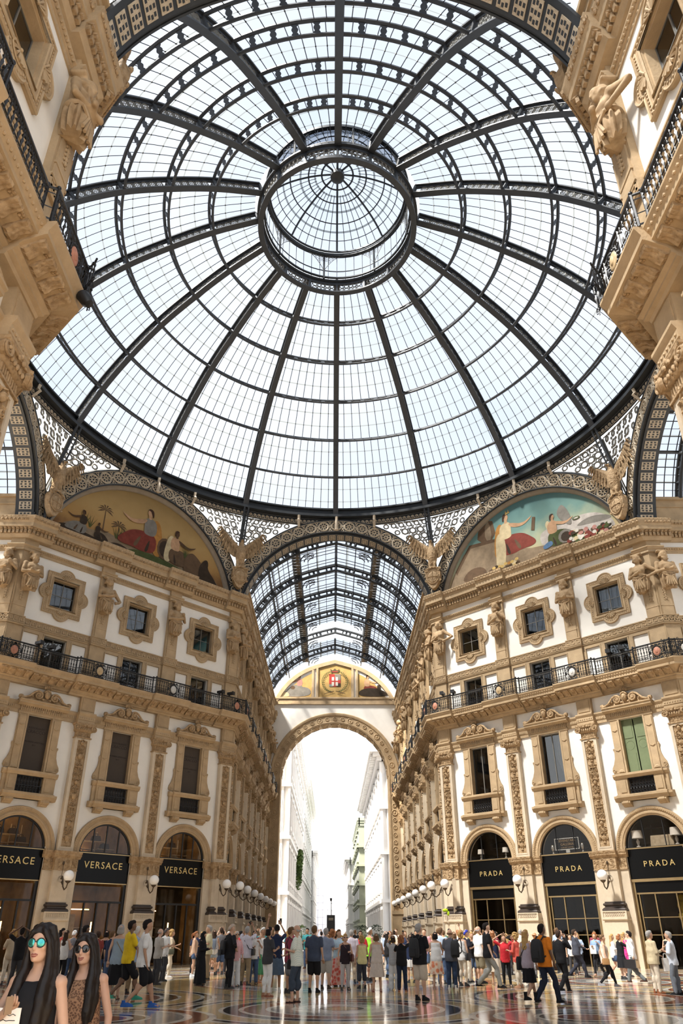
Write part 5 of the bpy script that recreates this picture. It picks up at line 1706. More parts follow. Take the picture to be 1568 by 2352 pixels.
# ------------------------------------------------------------------ the street outside
WINDK = mat('street_window', (.22, .23, .25), .3, var=.3)
def building(name, x0, x1, y0, y1, h, side, floors, bays, m, label, eave=.9, win=WINDK, pil=True):
    """street block; 'side' is +1 when the facade looks to +x"""
    fx = x1 if side > 0 else x0
    B = MB(); B.box(x0, x1, y0, y1, 0, h)
    o = tag(link(name, B.mesh('wall', m, 0)), label, 'building')
    C = MB(); n = side
    def fb(d0, d1, a, b, z0, z1, mb_=C): lo, hi = sorted((fx + n * d0, fx + n * d1)); mb_.box(lo, hi, a, b, z0, z1)
    for d, z0, z1 in ((eave, h - .5, h), (eave * .7, h - .9, h - .5), (eave * .4, h - 1.4, h - .9)):
        fb(-.2, d, y0 - d, y1 + d, z0, z1); C.box(x0, x1, y0 - d, y0, z0, z1)
    fh = (h - 1.6) / floors
    for i in range(1, floors):
        fb(0, .4, y0 - .4, y1, i * fh - .35, i * fh); C.box(x0, x1, y0 - .4, y0, i * fh - .35, i * fh)
    st = (y1 - y0) / bays
    if pil:
        for j in range(bays + 1):
            fb(0, .25, y0 + j * st - .3, y0 + j * st + .3, 0, h - 1.5)
        C.box(fx - n * .95 - .45, fx - n * .95 + .45, y0 - .22, y0, 0, h - 1.5)
        for q in range(floors): C.box(fx - n * .95 - .3, fx - n * .95 + .3, y0 - .27, y0 - .22, q * fh + .5, (q + 1) * fh - .9)
        for k in range(int((y1 - y0) / 1.0)): fb(0, eave * .85, y0 + k, y0 + k + .45, h - .95, h - .5)
    for i in range(floors):
        for j in range(bays):
            y = y0 + (j + .5) * st; z = i * fh
            fb(0, .3, y - st * .34, y + st * .34, z + fh * .80, z + fh * .86)
            fb(0, .35, y - st * .32, y + st * .32, z + fh * .14, z + fh * .20)
    link('cornice', C.mesh('cornice', m, 0), o)
    Wm = MB()
    for i in range(floors):
        for j in range(bays):
            y = y0 + (j + .5) * st; z = i * fh
            lo, hi = sorted((fx - n * .1, fx + n * .03)); Wm.box(lo, hi, y - st * .22, y + st * .22, z + fh * .2, z + fh * .78)
    w = link('window', Wm.mesh('window', win, 0), o); w['kind'] = 'stuff'
    return o
building('street_building', -22, -5.3, 55, 96, 24.3, 1, 4, 9, WHITE, 'ornate white building lining the left of the street behind the arch', 1.0)
building('street_building', -22, -5.3, 99, 150, 26.0, 1, 5, 11, WHITE, 'taller pale building farther down the left side of the street', 1.4)
building('street_building', -22, -4.8, 152, 190, 19.0, 1, 4, 8, WHITE, 'lower pale building at the far left of the street', 1.2)
building('street_building', 5.7, 22, 58, 103, 21.6, -1, 4, 9, WHITE, 'white corner building with deep bracketed eaves on the right of the street', 1.5)
GREENB = mat('olive_cladding', (.34, .36, .27), .6, var=.1)
building('street_building', 4.6, 22, 108, 142, 20.5, -1, 6, 5, GREENB, 'olive green modern block behind the white building on the right', .3, pil=False)
building('street_building', 3.8, 22, 146, 185, 17.0, -1, 4, 8, WHITE, 'pale building with balconies at the far right of the street', 1.2)
SHEET = mat('scaffold_sheet', (.74, .75, .80), .8, var=.1, vscale=.3)
mb = MB(); mb.box(-14, 14, 215, 225, 0, 18.4); mb.box(-14, -5, 205, 216, 0, 16)
sb = tag(link('scaffold_building', mb.mesh('sheeting', SHEET, 0)), 'building wrapped in pale scaffold sheeting at the end of the street', 'building')
mb = MB()
for i in range(8): mb.box(-6 + 1.5 * i - .02, -6 + 1.5 * i + .02, 214.9, 215, 0, 18)
for i in range(9): mb.box(-14, 14, 214.9, 215, 2 * i, 2 * i + .05)
link('seam', mb.mesh('seam', mat('sheet_seam', (.45, .45, .5), .8), 0), sb)
# street furniture
def board():
    mb = MB(); mb.box(-.5, .5, -.06, .06, 0, 3.6); return mb.mesh('info_board', BLACK, 0)
o = tag(link('info_board', board(), None, (-.35, 67, 0)), 'tall black information board standing in the street beyond the arch', 'sign board')
mb = MB(); mb.tube([(.05, 0, 3.6), (.05, 0, 5.2)], .05, 6); mb.lathe([(.001, 5.5), (.16, 5.45), (.12, 5.2), (.05, 5.1)], 8)
link('lamp_head', mb.mesh('lamp_head', BLACK), o)
mb = MB(); rr = random.Random(2)
for z in (3.2, 3.05): mb.box(-.28, .28, -.065, -.06, z, z + .05)
link('print', mb.mesh('print', PALE, 0), o)
IVY = mat('ivy_green', (.13, .20, .04), .7, col2=(.04, .08, .02), vscale=2)
mb = MB(); rr = random.Random(4)
for i in range(900):
    u = rr.random(); y = 74 + 7 * rr.random(); z = 11.8 - 5.0 * u * (.5 + .5 * rr.random()); x = -4.9 + .5 * rr.random() - .2 * u
    a = rr.random() * 6.3; s = .16 + .16 * rr.random(); d = Vector((cos(a), sin(a), -.6)) * s; e = Vector((-sin(a), cos(a), rr.random() - .5)) * s * .6; p = Vector((x, y, z))
    mb.add([p - d, p + e, p + d, p - e], [(0, 1, 2, 3)])
tag(link('hanging_ivy', mb.mesh('foliage', IVY, 0)), 'green hanging ivy trailing from a balcony of the left street building', 'plant')
def planter(x, y, lab):
    mb = MB(); r2 = random.Random(int(x * 9))
    for i in range(260):
        a, b_, q = r2.random() * 6.28, r2.random() * 3.1, .55 + .25 * r2.random()
        p = Vector((q * cos(a) * sin(b_), q * sin(a) * sin(b_), 1.75 + q * .9 * cos(b_))); s = .10
        t = Vector((r2.random() - .5, r2.random() - .5, r2.random() - .5)).normalized() * s; u = t.orthogonal().normalized() * s * .5
        mb.add([p - t, p + u, p + t, p - u], [(0, 1, 2, 3)])
    mb.tube([(0, 0, .5), (0, 0, 1.6)], .03, 5)
    o = tag(link('potted_shrub', mb.mesh('foliage', IVY if x < 0 else mat('shrub_green', (.04, .06, .03), .7, var=.4), 0), None, (x, y, 0)), lab, 'plant')
    m2 = MB(); m2.lathe([(.001, 0), (.28, 0), (.38, .6), (.34, .62), (.001, .55)], 12); link('pot', m2.mesh('pot', DARKST), o)
planter(3.3, 62, 'dark leafy shrub in a pot under the right side of the arch'); planter(4.6, 57, 'larger potted shrub against the right jamb of the street arch'); planter(-3.6, 60, 'potted shrub by the left side of the street arch')
# ------------------------------------------------------------------ figure kit (front = +y, feet at z 0, 1.75 m tall)
def voxel(mb, size, mats, name, wrinkle=0.0, wscale=9.0, smooth_it=2, angle=0):
    me = mb.mesh('tmp', mats, 0)
    o = bpy.data.objects.new('tmp', me)
    r = o.modifiers.new('r', 'REMESH'); r.mode = 'VOXEL'; r.voxel_size = size; r.use_smooth_shade = True
    s = o.modifiers.new('s', 'SMOOTH'); s.factor = .5; s.iterations = smooth_it
    out = baked(o); out.name = name
    bpy.data.objects.remove(o); bpy.data.meshes.remove(me)
    if wrinkle:
        n = len(out.vertices); co = [0.0] * (3 * n); no = [0.0] * (3 * n)
        out.vertices.foreach_get('co', co); out.vertices.foreach_get('normal', no)
        for i in range(0, 3 * n, 3):
            x, y, z = co[i:i + 3]
            d = wrinkle * (noise.noise(Vector((x * wscale, y * wscale, z * wscale * .45))) + .5 * noise.noise(Vector((x, y, z)) * wscale * 2.3))
            co[i] += no[i] * d; co[i + 1] += no[i + 1] * d; co[i + 2] += no[i + 2] * d
        out.vertices.foreach_set('co', co)
        out.update()
    return out
def join_mesh(me, mb, name):
    """add the shells in mb to mesh me, one mesh"""
    bm = bmesh.new(); bm.from_mesh(me)
    t = mb.mesh('t', me.materials[0] if me.materials else STONE, 0); bm.from_mesh(t); bpy.data.meshes.remove(t)
    bm.to_mesh(me); bm.free()
    me.polygons.foreach_set('use_smooth', [True] * len(me.polygons)); me.update()
    return me
ARM = dict(down=((.235, -.02, 1.13), (.25, .05, .88)), hip=((.42, -.08, 1.18), (.22, .10, 1.04)), front=((.245, .02, 1.13), (.09, .28, 1.19)),
           up=((.26, .22, 1.50), (.10, .27, 1.78)), face=((.25, .20, 1.24), (.09, .20, 1.55)), head=((.43, -.02, 1.56), (.12, -.04, 1.74)),
           cross=((.25, .04, 1.14), (-.09, .21, 1.19)), back=((.26, -.13, 1.15), (.07, -.17, .99)), raised=((.30, .06, 1.66), (.25, .10, 1.96)),
           fwd=((.23, .10, 1.14), (.19, .34, 1.05)), swing=((.24, -.12, 1.16), (.26, -.10, .90)), swing2=((.235, .06, 1.14), (.24, .24, .95)), text=((.265, .04, 1.16), (.02, .27, 1.27)), strap=((.28, .02, 1.17), (.14, .16, 1.36)))
LEG = dict(stand=(((.10, .015, .50), (.115, -.02, .085)), ((.10, .015, .50), (.115, -.02, .085))), apart=(((.13, .02, .50), (.18, -.02, .085)), ((.12, .01, .50), (.15, -.04, .085))),
           contra=(((.095, .01, .50), (.10, -.02, .085)), ((.14, .09, .50), (.17, .05, .085))), walk=(((.09, .20, .53), (.09, .27, .11)), ((.09, .03, .50), (.09, -.33, .15))),
           stride=(((.09, .05, .50), (.09, -.30, .14)), ((.09, .20, .53), (.09, .29, .10))))
def torso_rings(f, infl=0.0, z0=.80, z1=1.46, boxy=0.0):
    """(z, rx, ry, y) from hips to neck"""
    if f: R = [(.80, .150, .110, -.01), (.90, .168, .120, -.02), (1.00, .150, .105, -.01), (1.10, .122, .092, 0), (1.20, .135, .10, .01), (1.28, .155, .118, .022), (1.36, .165, .10, .005), (1.42, .155, .075, -.01), (1.46, .075, .06, -.01)]
    else: R = [(.80, .150, .112, 0), (.90, .162, .118, -.01), (1.00, .156, .115, .01), (1.10, .155, .118, .015), (1.20, .168, .120, .01), (1.30, .188, .122, .01), (1.38, .19, .105, 0), (1.43, .165, .08, -.01), (1.47, .08, .065, -.01)]
    out = []
    for z, rx, ry, y in R:
        if z < z0 - .001 or z > z1 + .011: continue
        if boxy and z < 1.25: rx = max(rx, .165 - .02 * f) + boxy; ry = max(ry, .118) + boxy * .8
        out.append((z, rx + infl, ry + infl, y))
    return out
def ring(z, rx, ry, y=0, x=0, n=18): return [(x + rx * cos(2 * pi * i / n), y + ry * sin(2 * pi * i / n), z) for i in range(n)]
def add_torso(mb, f, infl=0, z0=.8, z1=1.46, boxy=0):
    mb.loft([ring(z, a, b, y) for z, a, b, y in torso_rings(f, infl, z0, z1, boxy)], caps=True)
def limb(mb, pts, rad, n=10, sub=3):
    """smooth tapered limb through the joints"""
    P = [Vector(p) for p in pts]; out = []; rr = []
    for i in range(len(P) - 1):
        for j in range(sub):
            t = j / sub; out.append(P[i].lerp(P[i + 1], t)); rr.append(rad[i] + (rad[i + 1] - rad[i]) * t)
    out.append(P[-1]); rr.append(rad[-1])
    mb.tube(out, rr, n)
    mb.ball(P[0], rad[0]); mb.ball(P[-1], rad[-1])
def arm_pts(key, s, f):
    e, w = ARM[key]; sh = .165 if f else .19
    return [(s * sh, -.005, 1.405), (s * e[0], e[1], e[2]), (s * w[0], w[1], w[2])]
def hand(mb, wrist, elbow, s, curl=.6, scale=1.0):
    w = Vector(wrist); d = (w - Vector(elbow)).normalized()
    side = d.cross(Vector((0, 0, 1)) if abs(d.z) < .8 else Vector((0, 1, 0))).normalized()
    if side.x * s > 0: side = -side
    nrm = d.cross(side).normalized()
    k = scale
    for i in range(4):      # palm columns and fingers
        o = side * (.027 - .018 * i) * k
        a = w + o * .6; b = w + d * .085 * k + o
        mb.tube([a, (a + b) / 2, b], [.017 * k, .017 * k, .014 * k], 6)
        L = (.066, .078, .072, .056)[i] * k; c = b; ang = 0; r = .0095 * k
        pts = [c]
        for q in range(3):
            ang += curl * .8
            c = c + (d * cos(ang) + nrm * sin(ang)) * L * (.45, .32, .23)[q]; pts.append(c)
        mb.tube(pts, [r * 1.05, r, r * .92, r * .7], 6)
    t0 = w + side * .022 * k + d * .02 * k; t1 = t0 + (side * .7 + d * .6 + nrm * .2) * .042 * k; t2 = t1 + (d * .9 + nrm * .35) * .034 * k
    mb.tube([t0, t1, t2], [.014 * k, .012 * k, .008 * k], 6)
def head_shapes(mb, f, tilt=0.0, yaw=0.0, detail=0):
    H = Matrix.Translation((0, .012, 1.52)) @ Matrix.Rotation(yaw, 4, 'Z') @ Matrix.Rotation(tilt, 4, 'X') @ Matrix.Translation((0, 0, -1.52))
    q = .93 if f else 1.0
    mb.ball((0, .0, 1.655), .078 * q, .098, .098, 16, 10, M=H)
    mb.loft([[(x, y, z) for x, y, z in ring(z, a * q, b, y)] for z, a, b, y in [(1.530, .026, .026, .058), (1.540, .046, .044, .042), (1.570, .063, .063, .028), (1.62, .072, .081, .015), (1.66, .075, .089, .008)]], caps=True, M=H)
    mb.tube([(0, .093, 1.655), (0, .101, 1.632), (0, .109, 1.613), (0, .098, 1.606)], [.009, .010, .0125, .009], 7, M=H)      # nose
    for s in (-1, 1):
        mb.ball((s * .076 * q, -.005, 1.635), .012, .020, .032, 8, 6, M=H)
        mb.ball((s * .033, .083, 1.668), .020, .014, .010, 8, 6, M=H)   # brow
        mb.ball((s * .042, .070, 1.622), .026, .024, .024, 8, 6, M=H)   # cheek
    mb.ball((0, .090, 1.578), .024, .012, .008, 8, 6, M=H); mb.ball((0, .089, 1.567), .021, .012, .008, 8, 6, M=H)   # lips
    mb.ball((0, .078, 1.545), .022, .02, .016, 8, 6, M=H)
    return H
SKINS = {}
def skin_mat(c):
    k = tuple(c)
    if k not in SKINS: SKINS[k] = mat('skin_%d' % len(SKINS), c, .55, var=.12, vscale=6, spec=.35)
    return SKINS[k]
NEUT = mat('skin_base', (.45, .27, .18), .55)
def body_mesh(aR, aL, leg, f, tilt=0.0, size=.0155, hs=1.0):
    mb = MB(); add_torso(mb, f, -.004)
    mb.tube([(0, -.012, 1.43), (0, -.002, 1.50), (0, .008, 1.57)], [.056 if f else .064, .050 if f else .058, .052], 12)
    head_shapes(mb, f, tilt)
    for q in (-1, 1): mb.tube([(q * .02, -.015, 1.475), (q * .10, -.012, 1.435), (q * (.15 if f else .175), -.006, 1.41)], [.045, .044, .046 if f else .055], 8)
    ar = (.050, .037, .025) if not f else (.042, .033, .022)
    for s, k in ((1, aR), (-1, aL)):
        P = arm_pts(k, s, f)
        limb(mb, P, ar)
        mb.ball(P[0], .058 if not f else .05)
    for s, (kn, an) in ((1, LEG[leg][0]), (-1, LEG[leg][1])):
        limb(mb, [(s * .088, -.005, .86), (s * kn[0], kn[1], kn[2]), (s * an[0], an[1], an[2])], (.088, .056, .038))
        kk = Vector((s * kn[0], kn[1] - .02, kn[2])); aa = Vector((s * an[0], an[1], an[2])); c = kk.lerp(aa, .28)
        mb.ball((c.x, c.y - .015, c.z), .050, .055, .11)
        mb.tube([(aa.x, aa.y - .04, aa.z - .045), (aa.x, aa.y + .05, aa.z - .045), (aa.x + s * .01, aa.y + .15, aa.z - .06)], [.036, .038, .026], 8)
    me = voxel(mb, size, NEUT, 'person')
    hb = MB()
    for s, k in ((1, aR), (-1, aL)):
        P = arm_pts(k, s, f); hand(hb, P[2], P[1], s, .75 if k in ('up', 'face', 'front', 'fwd', 'cross', 'strap', 'raised', 'text') else .35, hs * (.92 if f else 1))
    return join_mesh(me, hb, 'person')
def top_mesh(aR, aL, f, sleeve, long=.84, infl=.016, boxy=.0, size=.0165):
    mb = MB(); z1 = 1.46 if sleeve != 'none' else 1.43
    add_torso(mb, f, infl, long - .04, z1, boxy)
    r = torso_rings(f, infl, .8, 1.46, boxy)[0 if long < .9 else 1]
    for s, k in ((1, aR), (-1, aL)):
        P = [Vector(p) for p in arm_pts(k, s, f)]
        w = .056 if f else .068
        if sleeve == 'short':
            limb(mb, [P[0], P[0].lerp(P[1], .66)], (w, w + .004)); mb.ball(P[0], w + .004)
        elif sleeve == 'long':
            limb(mb, [P[0], P[1], P[1].lerp(P[2], .93)], (w, w - .012, .038)); mb.ball(P[0], w + .004)
        elif sleeve == 'roll':
            limb(mb, [P[0], P[1], P[1].lerp(P[2], .35)], (w, w - .006, .05)); mb.ball(P[0], w + .004)
        else:
            mb.ball((P[0].x * .84, P[0].y, P[0].z + .005), .045)
    if sleeve != 'none': mb.tube([(0, -.012, 1.44), (0, -.004, 1.50)], [.075, .066], 12)
    return voxel(mb, size, NEUT, 'shirt', .007, 9)
def bottom_mesh(kind, leg, f, size=.0165):
    mb = MB()
    def legs(frac, w0, w1, infl):
        add_torso(mb, f, .012, .80, .98)
        for s, (kn, an) in ((1, LEG[leg][0]), (-1, LEG[leg][1])):
            h, k, a = Vector((s * .088, -.005, .87)), Vector((s * kn[0], kn[1], kn[2])), Vector((s * an[0], an[1], an[2]))
            if frac <= .5: limb(mb, [h, h.lerp(k, frac * 2)], (.105 + infl, w1))
            else:
                e = k.lerp(a, (frac - .5) * 2); limb(mb, [h, k, e], (.102 + infl, w0, w1))
                c = k.lerp(a, .28); mb.ball((c.x, c.y - .035, c.z), max(w1, .06), max(w1, .064) + .004, .13); mb.ball((c.x, c.y - .01, c.z), .06, .066, .13)
    if kind == 'trousers': legs(1.0, .076, .066, .0)
    elif kind == 'slim': legs(.97, .064, .046, -.006)
    elif kind == 'wide': legs(1.0, .09, .10, .0)
    elif kind == 'capri': legs(.74, .080, .076, .004)
    elif kind == 'shorts': legs(.46, .10, .104, .006)
    elif kind == 'brief': legs(.16, .11, .112, .004)
    else:
        hem, w = dict(mini=(.58, .21), skirt=(.44, .24), midi=(.34, .23), maxi=(.06, .26), pencil=(.46, .19))[kind]
        rg = []
        for i in range(8):
            t = i / 7; z = 1.02 + (hem - 1.02) * t
            a = .135 + (w - .135) * min(1, t * 1.6) ** .8 if t < .3 else .135 + (w - .135) * (.45 + .55 * t)
            a = max(a, .150 if z < 1.0 else .13); pl = .016 * t
            rg.append([((a + pl * cos(9 * q)) * cos(q), (a * .82 + pl * cos(9 * q)) * sin(q) - .005, z) for q in [2 * pi * j / 54 for j in range(54)]])
        inner = [[(x * .93, y * .93, z + .01) for x, y, z in r] for r in rg[::-1]]
        mb.loft(rg + inner); return mb.mesh('skirt', NEUT, 60)
    return voxel(mb, size, NEUT, 'trousers', .008, 7)
def shoe_mesh(kind):
    mb = MB(); h = .0
    if kind == 'sandal':
        mb.loft([[(x * .9, y, z) for x, y, z in ring(z, .042, .125, .045, 0, 16)] for z in (0.0, .02)], caps=True)
        mb.tube([(-.042, .06, .02), (0, .07, .055), (.042, .06, .02)], .010, 5); mb.tube([(-.036, -.03, .02), (-.03, -.05, .09), (.03, -.05, .09), (.036, -.03, .02)], .008, 5)
        return mb.mesh('shoe', NEUT, 40)
    rows = [(0.0, .043, .135, .045), (.022, .045, .138, .045), (.05, .041, .120, .035), (.075, .037, .080, .005), (.10, .036, .052, -.02), (.125, .038, .05, -.025)]
    if kind == 'boot': rows += [(.2, .045, .055, -.02)]
    mb.loft([[(x * (1 - max(0, y - .1) * 2.2), y, z) for x, y, z in ring(z, a, b, y0, 0, 16)] for z, a, b, y0 in rows], caps=True)
    return mb.mesh('shoe', NEUT, 40)
def hair_mesh(kind, f, size=.012, tilt=0.0):
    mb = MB()
    H = Matrix.Translation((0, .012, 1.52)) @ Matrix.Rotation(tilt, 4, 'X') @ Matrix.Translation((0, 0, -1.52))
    def cap(gx, gy, gz, zmin=1.64, yb=-.018):
        rows = []
        for i in range(9):
            t = i / 8; a = t * pi / 2
            rows.append([(gx * cos(a) * cos(q) , yb + gy * cos(a) * sin(q) - (.0 if sin(q) < 0 else .0), (zmin + (1.762 - zmin) * sin(a) + (.055 * max(0, sin(q)) * cos(a)) - (.075 * max(0, -sin(q)) * cos(a)))) for q in [2 * pi * j / 20 for j in range(20)]])
        mb.loft(rows, caps=True, M=H)
    if kind in ('short', 'crop'):
        cap(.084 if kind == 'short' else .080, .103, .1, 1.655)
        mb.ball((0, -.030, 1.662), .085 if kind == 'short' else .082, .092, .098, 14, 9, M=H); mb.ball((0, -.055, 1.60), .062, .05, .06, 10, 7, M=H)
    elif kind in ('bob', 'long', 'pony', 'bun', 'curly'):
        cap(.086, .104, .1, 1.65)
        zb, w = dict(bob=(1.53, .10), long=(1.25, .115), pony=(1.58, .08), bun=(1.60, .08), curly=(1.52, .115))[kind]
        # back curtain with side falls
        rg = []
        for i in range(9):
            t = i / 8; z = 1.70 + (zb - 1.70) * t; a = .084 + (w - .084) * min(1, t * 1.5) if t < .85 else w * (1 - (t - .85) * 2.0)
            yy = -.025 - .02 * t - (.035 * max(0, (1.5 - z)) / .25 if z < 1.5 else 0)
            rg.append([(a * cos(q), yy + (.085 - .02 * t) * sin(q) * (1 if sin(q) < 0 else .55), z) for q in [2 * pi * j / 20 for j in range(20)]])
        mb.loft(rg, caps=True, M=H)
        if kind == 'pony': mb.tube([(0, -.10, 1.68), (0, -.15, 1.64), (0, -.15, 1.52), (0, -.13, 1.40)], [.025, .035, .032, .012], 8, M=H)
        if kind == 'bun': mb.ball((0, -.105, 1.72), .045, M=H)
        if kind == 'curly':
            r2 = random.Random(6)
            for i in range(46):
                a, b = r2.random() * 6.28, r2.random() * 1.9
                if sin(a) * sin(b) > .55: continue
                mb.ball((.105 * cos(a) * sin(b), -.02 + .115 * sin(a) * sin(b), 1.645 + .125 * cos(b)), .028, M=H)
    elif kind == 'fringe':
        for s in (-1, 1): mb.tube([(s * .078, .0, 1.66), (s * .082, -.03, 1.62), (s * .07, -.06, 1.60)], [.016, .02, .02], 6, M=H)
        mb.tube([(-.07, -.06, 1.62), (0, -.10, 1.62), (.07, -.06, 1.62)], .024, 7, M=H)
    elif kind == 'cap':
        cap(.088, .108, .1, 1.675); 
        mb.loft([[(x, y, z) for x, y, z in ring(1.685 + .008 * i, .075, .085, .085 - .0 * i)] for i in range(2)], caps=True, M=H)
        mb.tube([(-.07, -.07, 1.62), (0, -.095, 1.60), (.07, -.07, 1.62)], .02, 6, M=H)
    elif kind == 'hat':
        cap(.088, .106, .1, 1.685)
        mb.loft([ring(1.685, .16, .18, -.01, 0, 24), ring(1.695, .16, .18, -.01, 0, 24)], caps=True, M=H)
    elif kind == 'scarf':
        cap(.092, .112, .1, 1.65)
        mb.loft([ring(z, a, b, y) for z, a, b, y in [(1.70, .088, .10, -.01), (1.6, .09, .10, -.012), (1.5, .10, .10, -.015), (1.42, .17, .12, -.01), (1.36, .19, .125, -.005)]], caps=True, M=H)
    return voxel(mb, size, NEUT, 'hair', .006, 22)
def glasses_mesh():
    mb = MB()
    for s in (-1, 1):
        mb.ball((s * .034, .098, 1.650), .027, .010, .021, 10, 6); mb.tube([(s * .06, .09, 1.655), (s * .076, .0, 1.65)], .004, 4)
    mb.tube([(-.02, .105, 1.655), (.02, .105, 1.655)], .004, 4)
    return mb.mesh('sunglasses', NEUT, 50)
def eyes_mesh():
    mb = MB()
    for s_ in (-1, 1):
        mb.ball((s_ * .033, .089, 1.650), .014, .008, .007, 8, 5); mb.ball((s_ * .033, .0955, 1.650), .006, .004, .006, 7, 5, 1)
    return mb.mesh('eyes', [mat('eye_white', (.6, .57, .53), .3), mat('eye_dark', (.02, .015, .01), .2)], 60)
CLOTH = {}
def cloth(c):
    """colour triple, or ('stripe'|'print'|'plaid', c1, c2, scale)"""
    if c in CLOTH: return CLOTH[c]
    if isinstance(c[0], str):
        kind, c1, c2, sc = c
        m = bpy.data.materials.new('cloth_' + kind); m.use_nodes = True; t = m.node_tree; b = t.nodes['Principled BSDF']; b.inputs['Roughness'].default_value = .85; b.inputs['Specular IOR Level'].default_value = .2
        tcn = t.nodes.new('ShaderNodeTexCoord')
        if kind == 'print':
            n = t.nodes.new('ShaderNodeTexVoronoi'); n.inputs['Scale'].default_value = sc; f = n.outputs['Distance']
        else:
            n = t.nodes.new('ShaderNodeTexWave'); n.inputs['Scale'].default_value = sc; n.bands_direction = 'X' if kind == 'stripe' else ('Z' if kind == 'hoop' else 'DIAGONAL'); n.inputs['Distortion'].default_value = 0 if kind != 'plaid' else 2; f = n.outputs['Fac']
        r = t.nodes.new('ShaderNodeValToRGB'); r.color_ramp.elements[0].position = .35; r.color_ramp.elements[1].position = .6
        r.color_ramp.elements[0].color = (*c1, 1); r.color_ramp.elements[1].color = (*c2, 1)
        t.links.new(tcn.outputs['Object'], n.inputs['Vector']); t.links.new(f, r.inputs[0]); t.links.new(r.outputs[0], b.inputs['Base Color'])
    else: m = mat('cloth_%d' % len(CLOTH), c, .85, var=.2, vscale=8, spec=.2)
    CLOTH[c] = m
    return m
def recolour(o, m):
    o.material_slots[0].link = 'OBJECT'; o.material_slots[0].material = m
def part(name, me, m, parent, loc=None, rz=None):
    o = link(name, me, parent, loc, rz); recolour(o, m); return o
def person(x, y, h, face, sex, aR, aL, leg, top, bot, hair, skin, label, shoes=('shoe', (.05, .05, .05)), tilt=0.0, glasses=None):
    """top = (sleeve, colour, hem height, loose) ; bot = (kind, colour) ; hair = (kind, colour)"""
    f = 1 if sex == 'f' else 0
    b = link('person', cached(('body', aR, aL, leg, f, tilt), lambda: body_mesh(aR, aL, leg, f, tilt)), None, (x, y, 0), radians(face))
    recolour(b, skin_mat(skin)); tag(b, label, 'person')
    s = h / 1.75; b.scale = (s * random.uniform(.98, 1.06), s * random.uniform(.98, 1.06), s)
    if top:
        sl, c = top[0], top[1]; lg = top[2] if len(top) > 2 else .84; bx = top[3] if len(top) > 3 else .008
        part('dress' if bot and bot[0] == 'dress' else ('jacket' if bx > .03 else 'shirt'), cached(('top', aR, aL, f, sl, lg, bx), lambda: top_mesh(aR, aL, f, sl, lg, .016, bx)), cloth(c), b)
    if bot:
        k = bot[0]
        lk = leg if k not in ('mini', 'skirt', 'midi', 'maxi', 'pencil') else 'stand'
        part(dict(trousers='trousers', slim='trousers', wide='trousers', capri='trousers', shorts='shorts', brief='shorts').get(k, 'skirt'), cached(('bot', k, lk, f), lambda: bottom_mesh(k, lk, f)), cloth(bot[1]), b)
    if hair: part('hat' if hair[0] in ('cap', 'hat') else ('headscarf' if hair[0] == 'scarf' else 'hair'), cached(('hair', hair[0], f, tilt), lambda: hair_mesh(hair[0], f, .012, tilt)), cloth(hair[1]), b)
    for sx, (kn, an) in ((1, LEG[leg][0]), (-1, LEG[leg][1])):
        part('shoe', cached(('shoe', shoes[0]), lambda: shoe_mesh(shoes[0])), cloth(shoes[1]), b, (sx * an[0], an[1] - .005, max(0, an[2] - .085)), -sx * .15)
    if not glasses and cos(radians(face)) < .35: link('eyes', cached('eyes', eyes_mesh), b)
    if glasses: part('sunglasses', cached('glasses', glasses_mesh), cloth(glasses), b)
    return b

# ------------------------------------------------------------------ caryatids on the attic pilasters
def statue_mesh(v):
    mb = MB(); f = v % 2
    add_torso(mb, f, .004, .9, 1.46)
    mb.tube([(0, -.012, 1.43), (0, 0, 1.50), (0, .01, 1.58)], [.066, .06, .06], 10)
    head_shapes(mb, f, -.22)
    aR, aL = (('cross', 'cross'), ('cross', 'hip'), ('cross', 'strap'))[v % 3]
    for s, k in ((1, aR), (-1, aL)):
        P = arm_pts(k, s, f); limb(mb, P, (.058, .045, .034)); mb.ball(P[0], .066); mb.ball(P[2], .045, .04, .05)
    if not f:
        for i in range(7): mb.ball((.06 * sin(i * 1.1), .08, 1.55 - .012 * i), .03)   # beard
        for s in (-1, 1): mb.ball((s * .075, .085, 1.32), .075, .045, .055)
    mb.ball((0, -.02, 1.66), .10, .11, .10, 12, 8)                            # hair
    for i in range(12):
        a = i * pi / 6
        if sin(a) < .5: mb.ball((.09 * cos(a), -.02 + .09 * sin(a), 1.60), .035)
    mb.box(-.13, .13, -.16, .03, 1.745, 1.80)                                 # cushion under the string course
    mb.ball((0, .075, 1.60), .03, .05, .03)
    return voxel(mb, .016, CARVED, 'statue', .004, 12)
def drape_mesh(v):
    mb = MB(); rg = []
    for i in range(9):
        t = i / 8; z = 1.10 - .40 * t; a = .165 + .03 * sin(t * pi) - .03 * t
        rg.append([((a + .014 * (1 + t) * cos(11 * q + v)) * cos(q), (a * .80 + .014 * (1 + t) * cos(11 * q + v)) * sin(q), z + .04 * sin(q * 2 + v) * t) for q in [2 * pi * j / 60 for j in range(60)]])
    mb.loft(rg, caps=True)
    mb.tube([(.17 * cos(q), .13 * sin(q), 1.08 + .03 * sin(q * 3)) for q in [2 * pi * j / 16 for j in range(16)]], .035, 6, closed=True)
    for i in range(5): mb.tube([(-.15 + .3 * i / 4, .12, 1.06), (-.05 + .1 * i / 4, .155, .98), (.0 + .06 * (i - 2), .15, .74)], .022, 5)
    return mb.mesh('drapery', CARVED, 60)
SV = 0
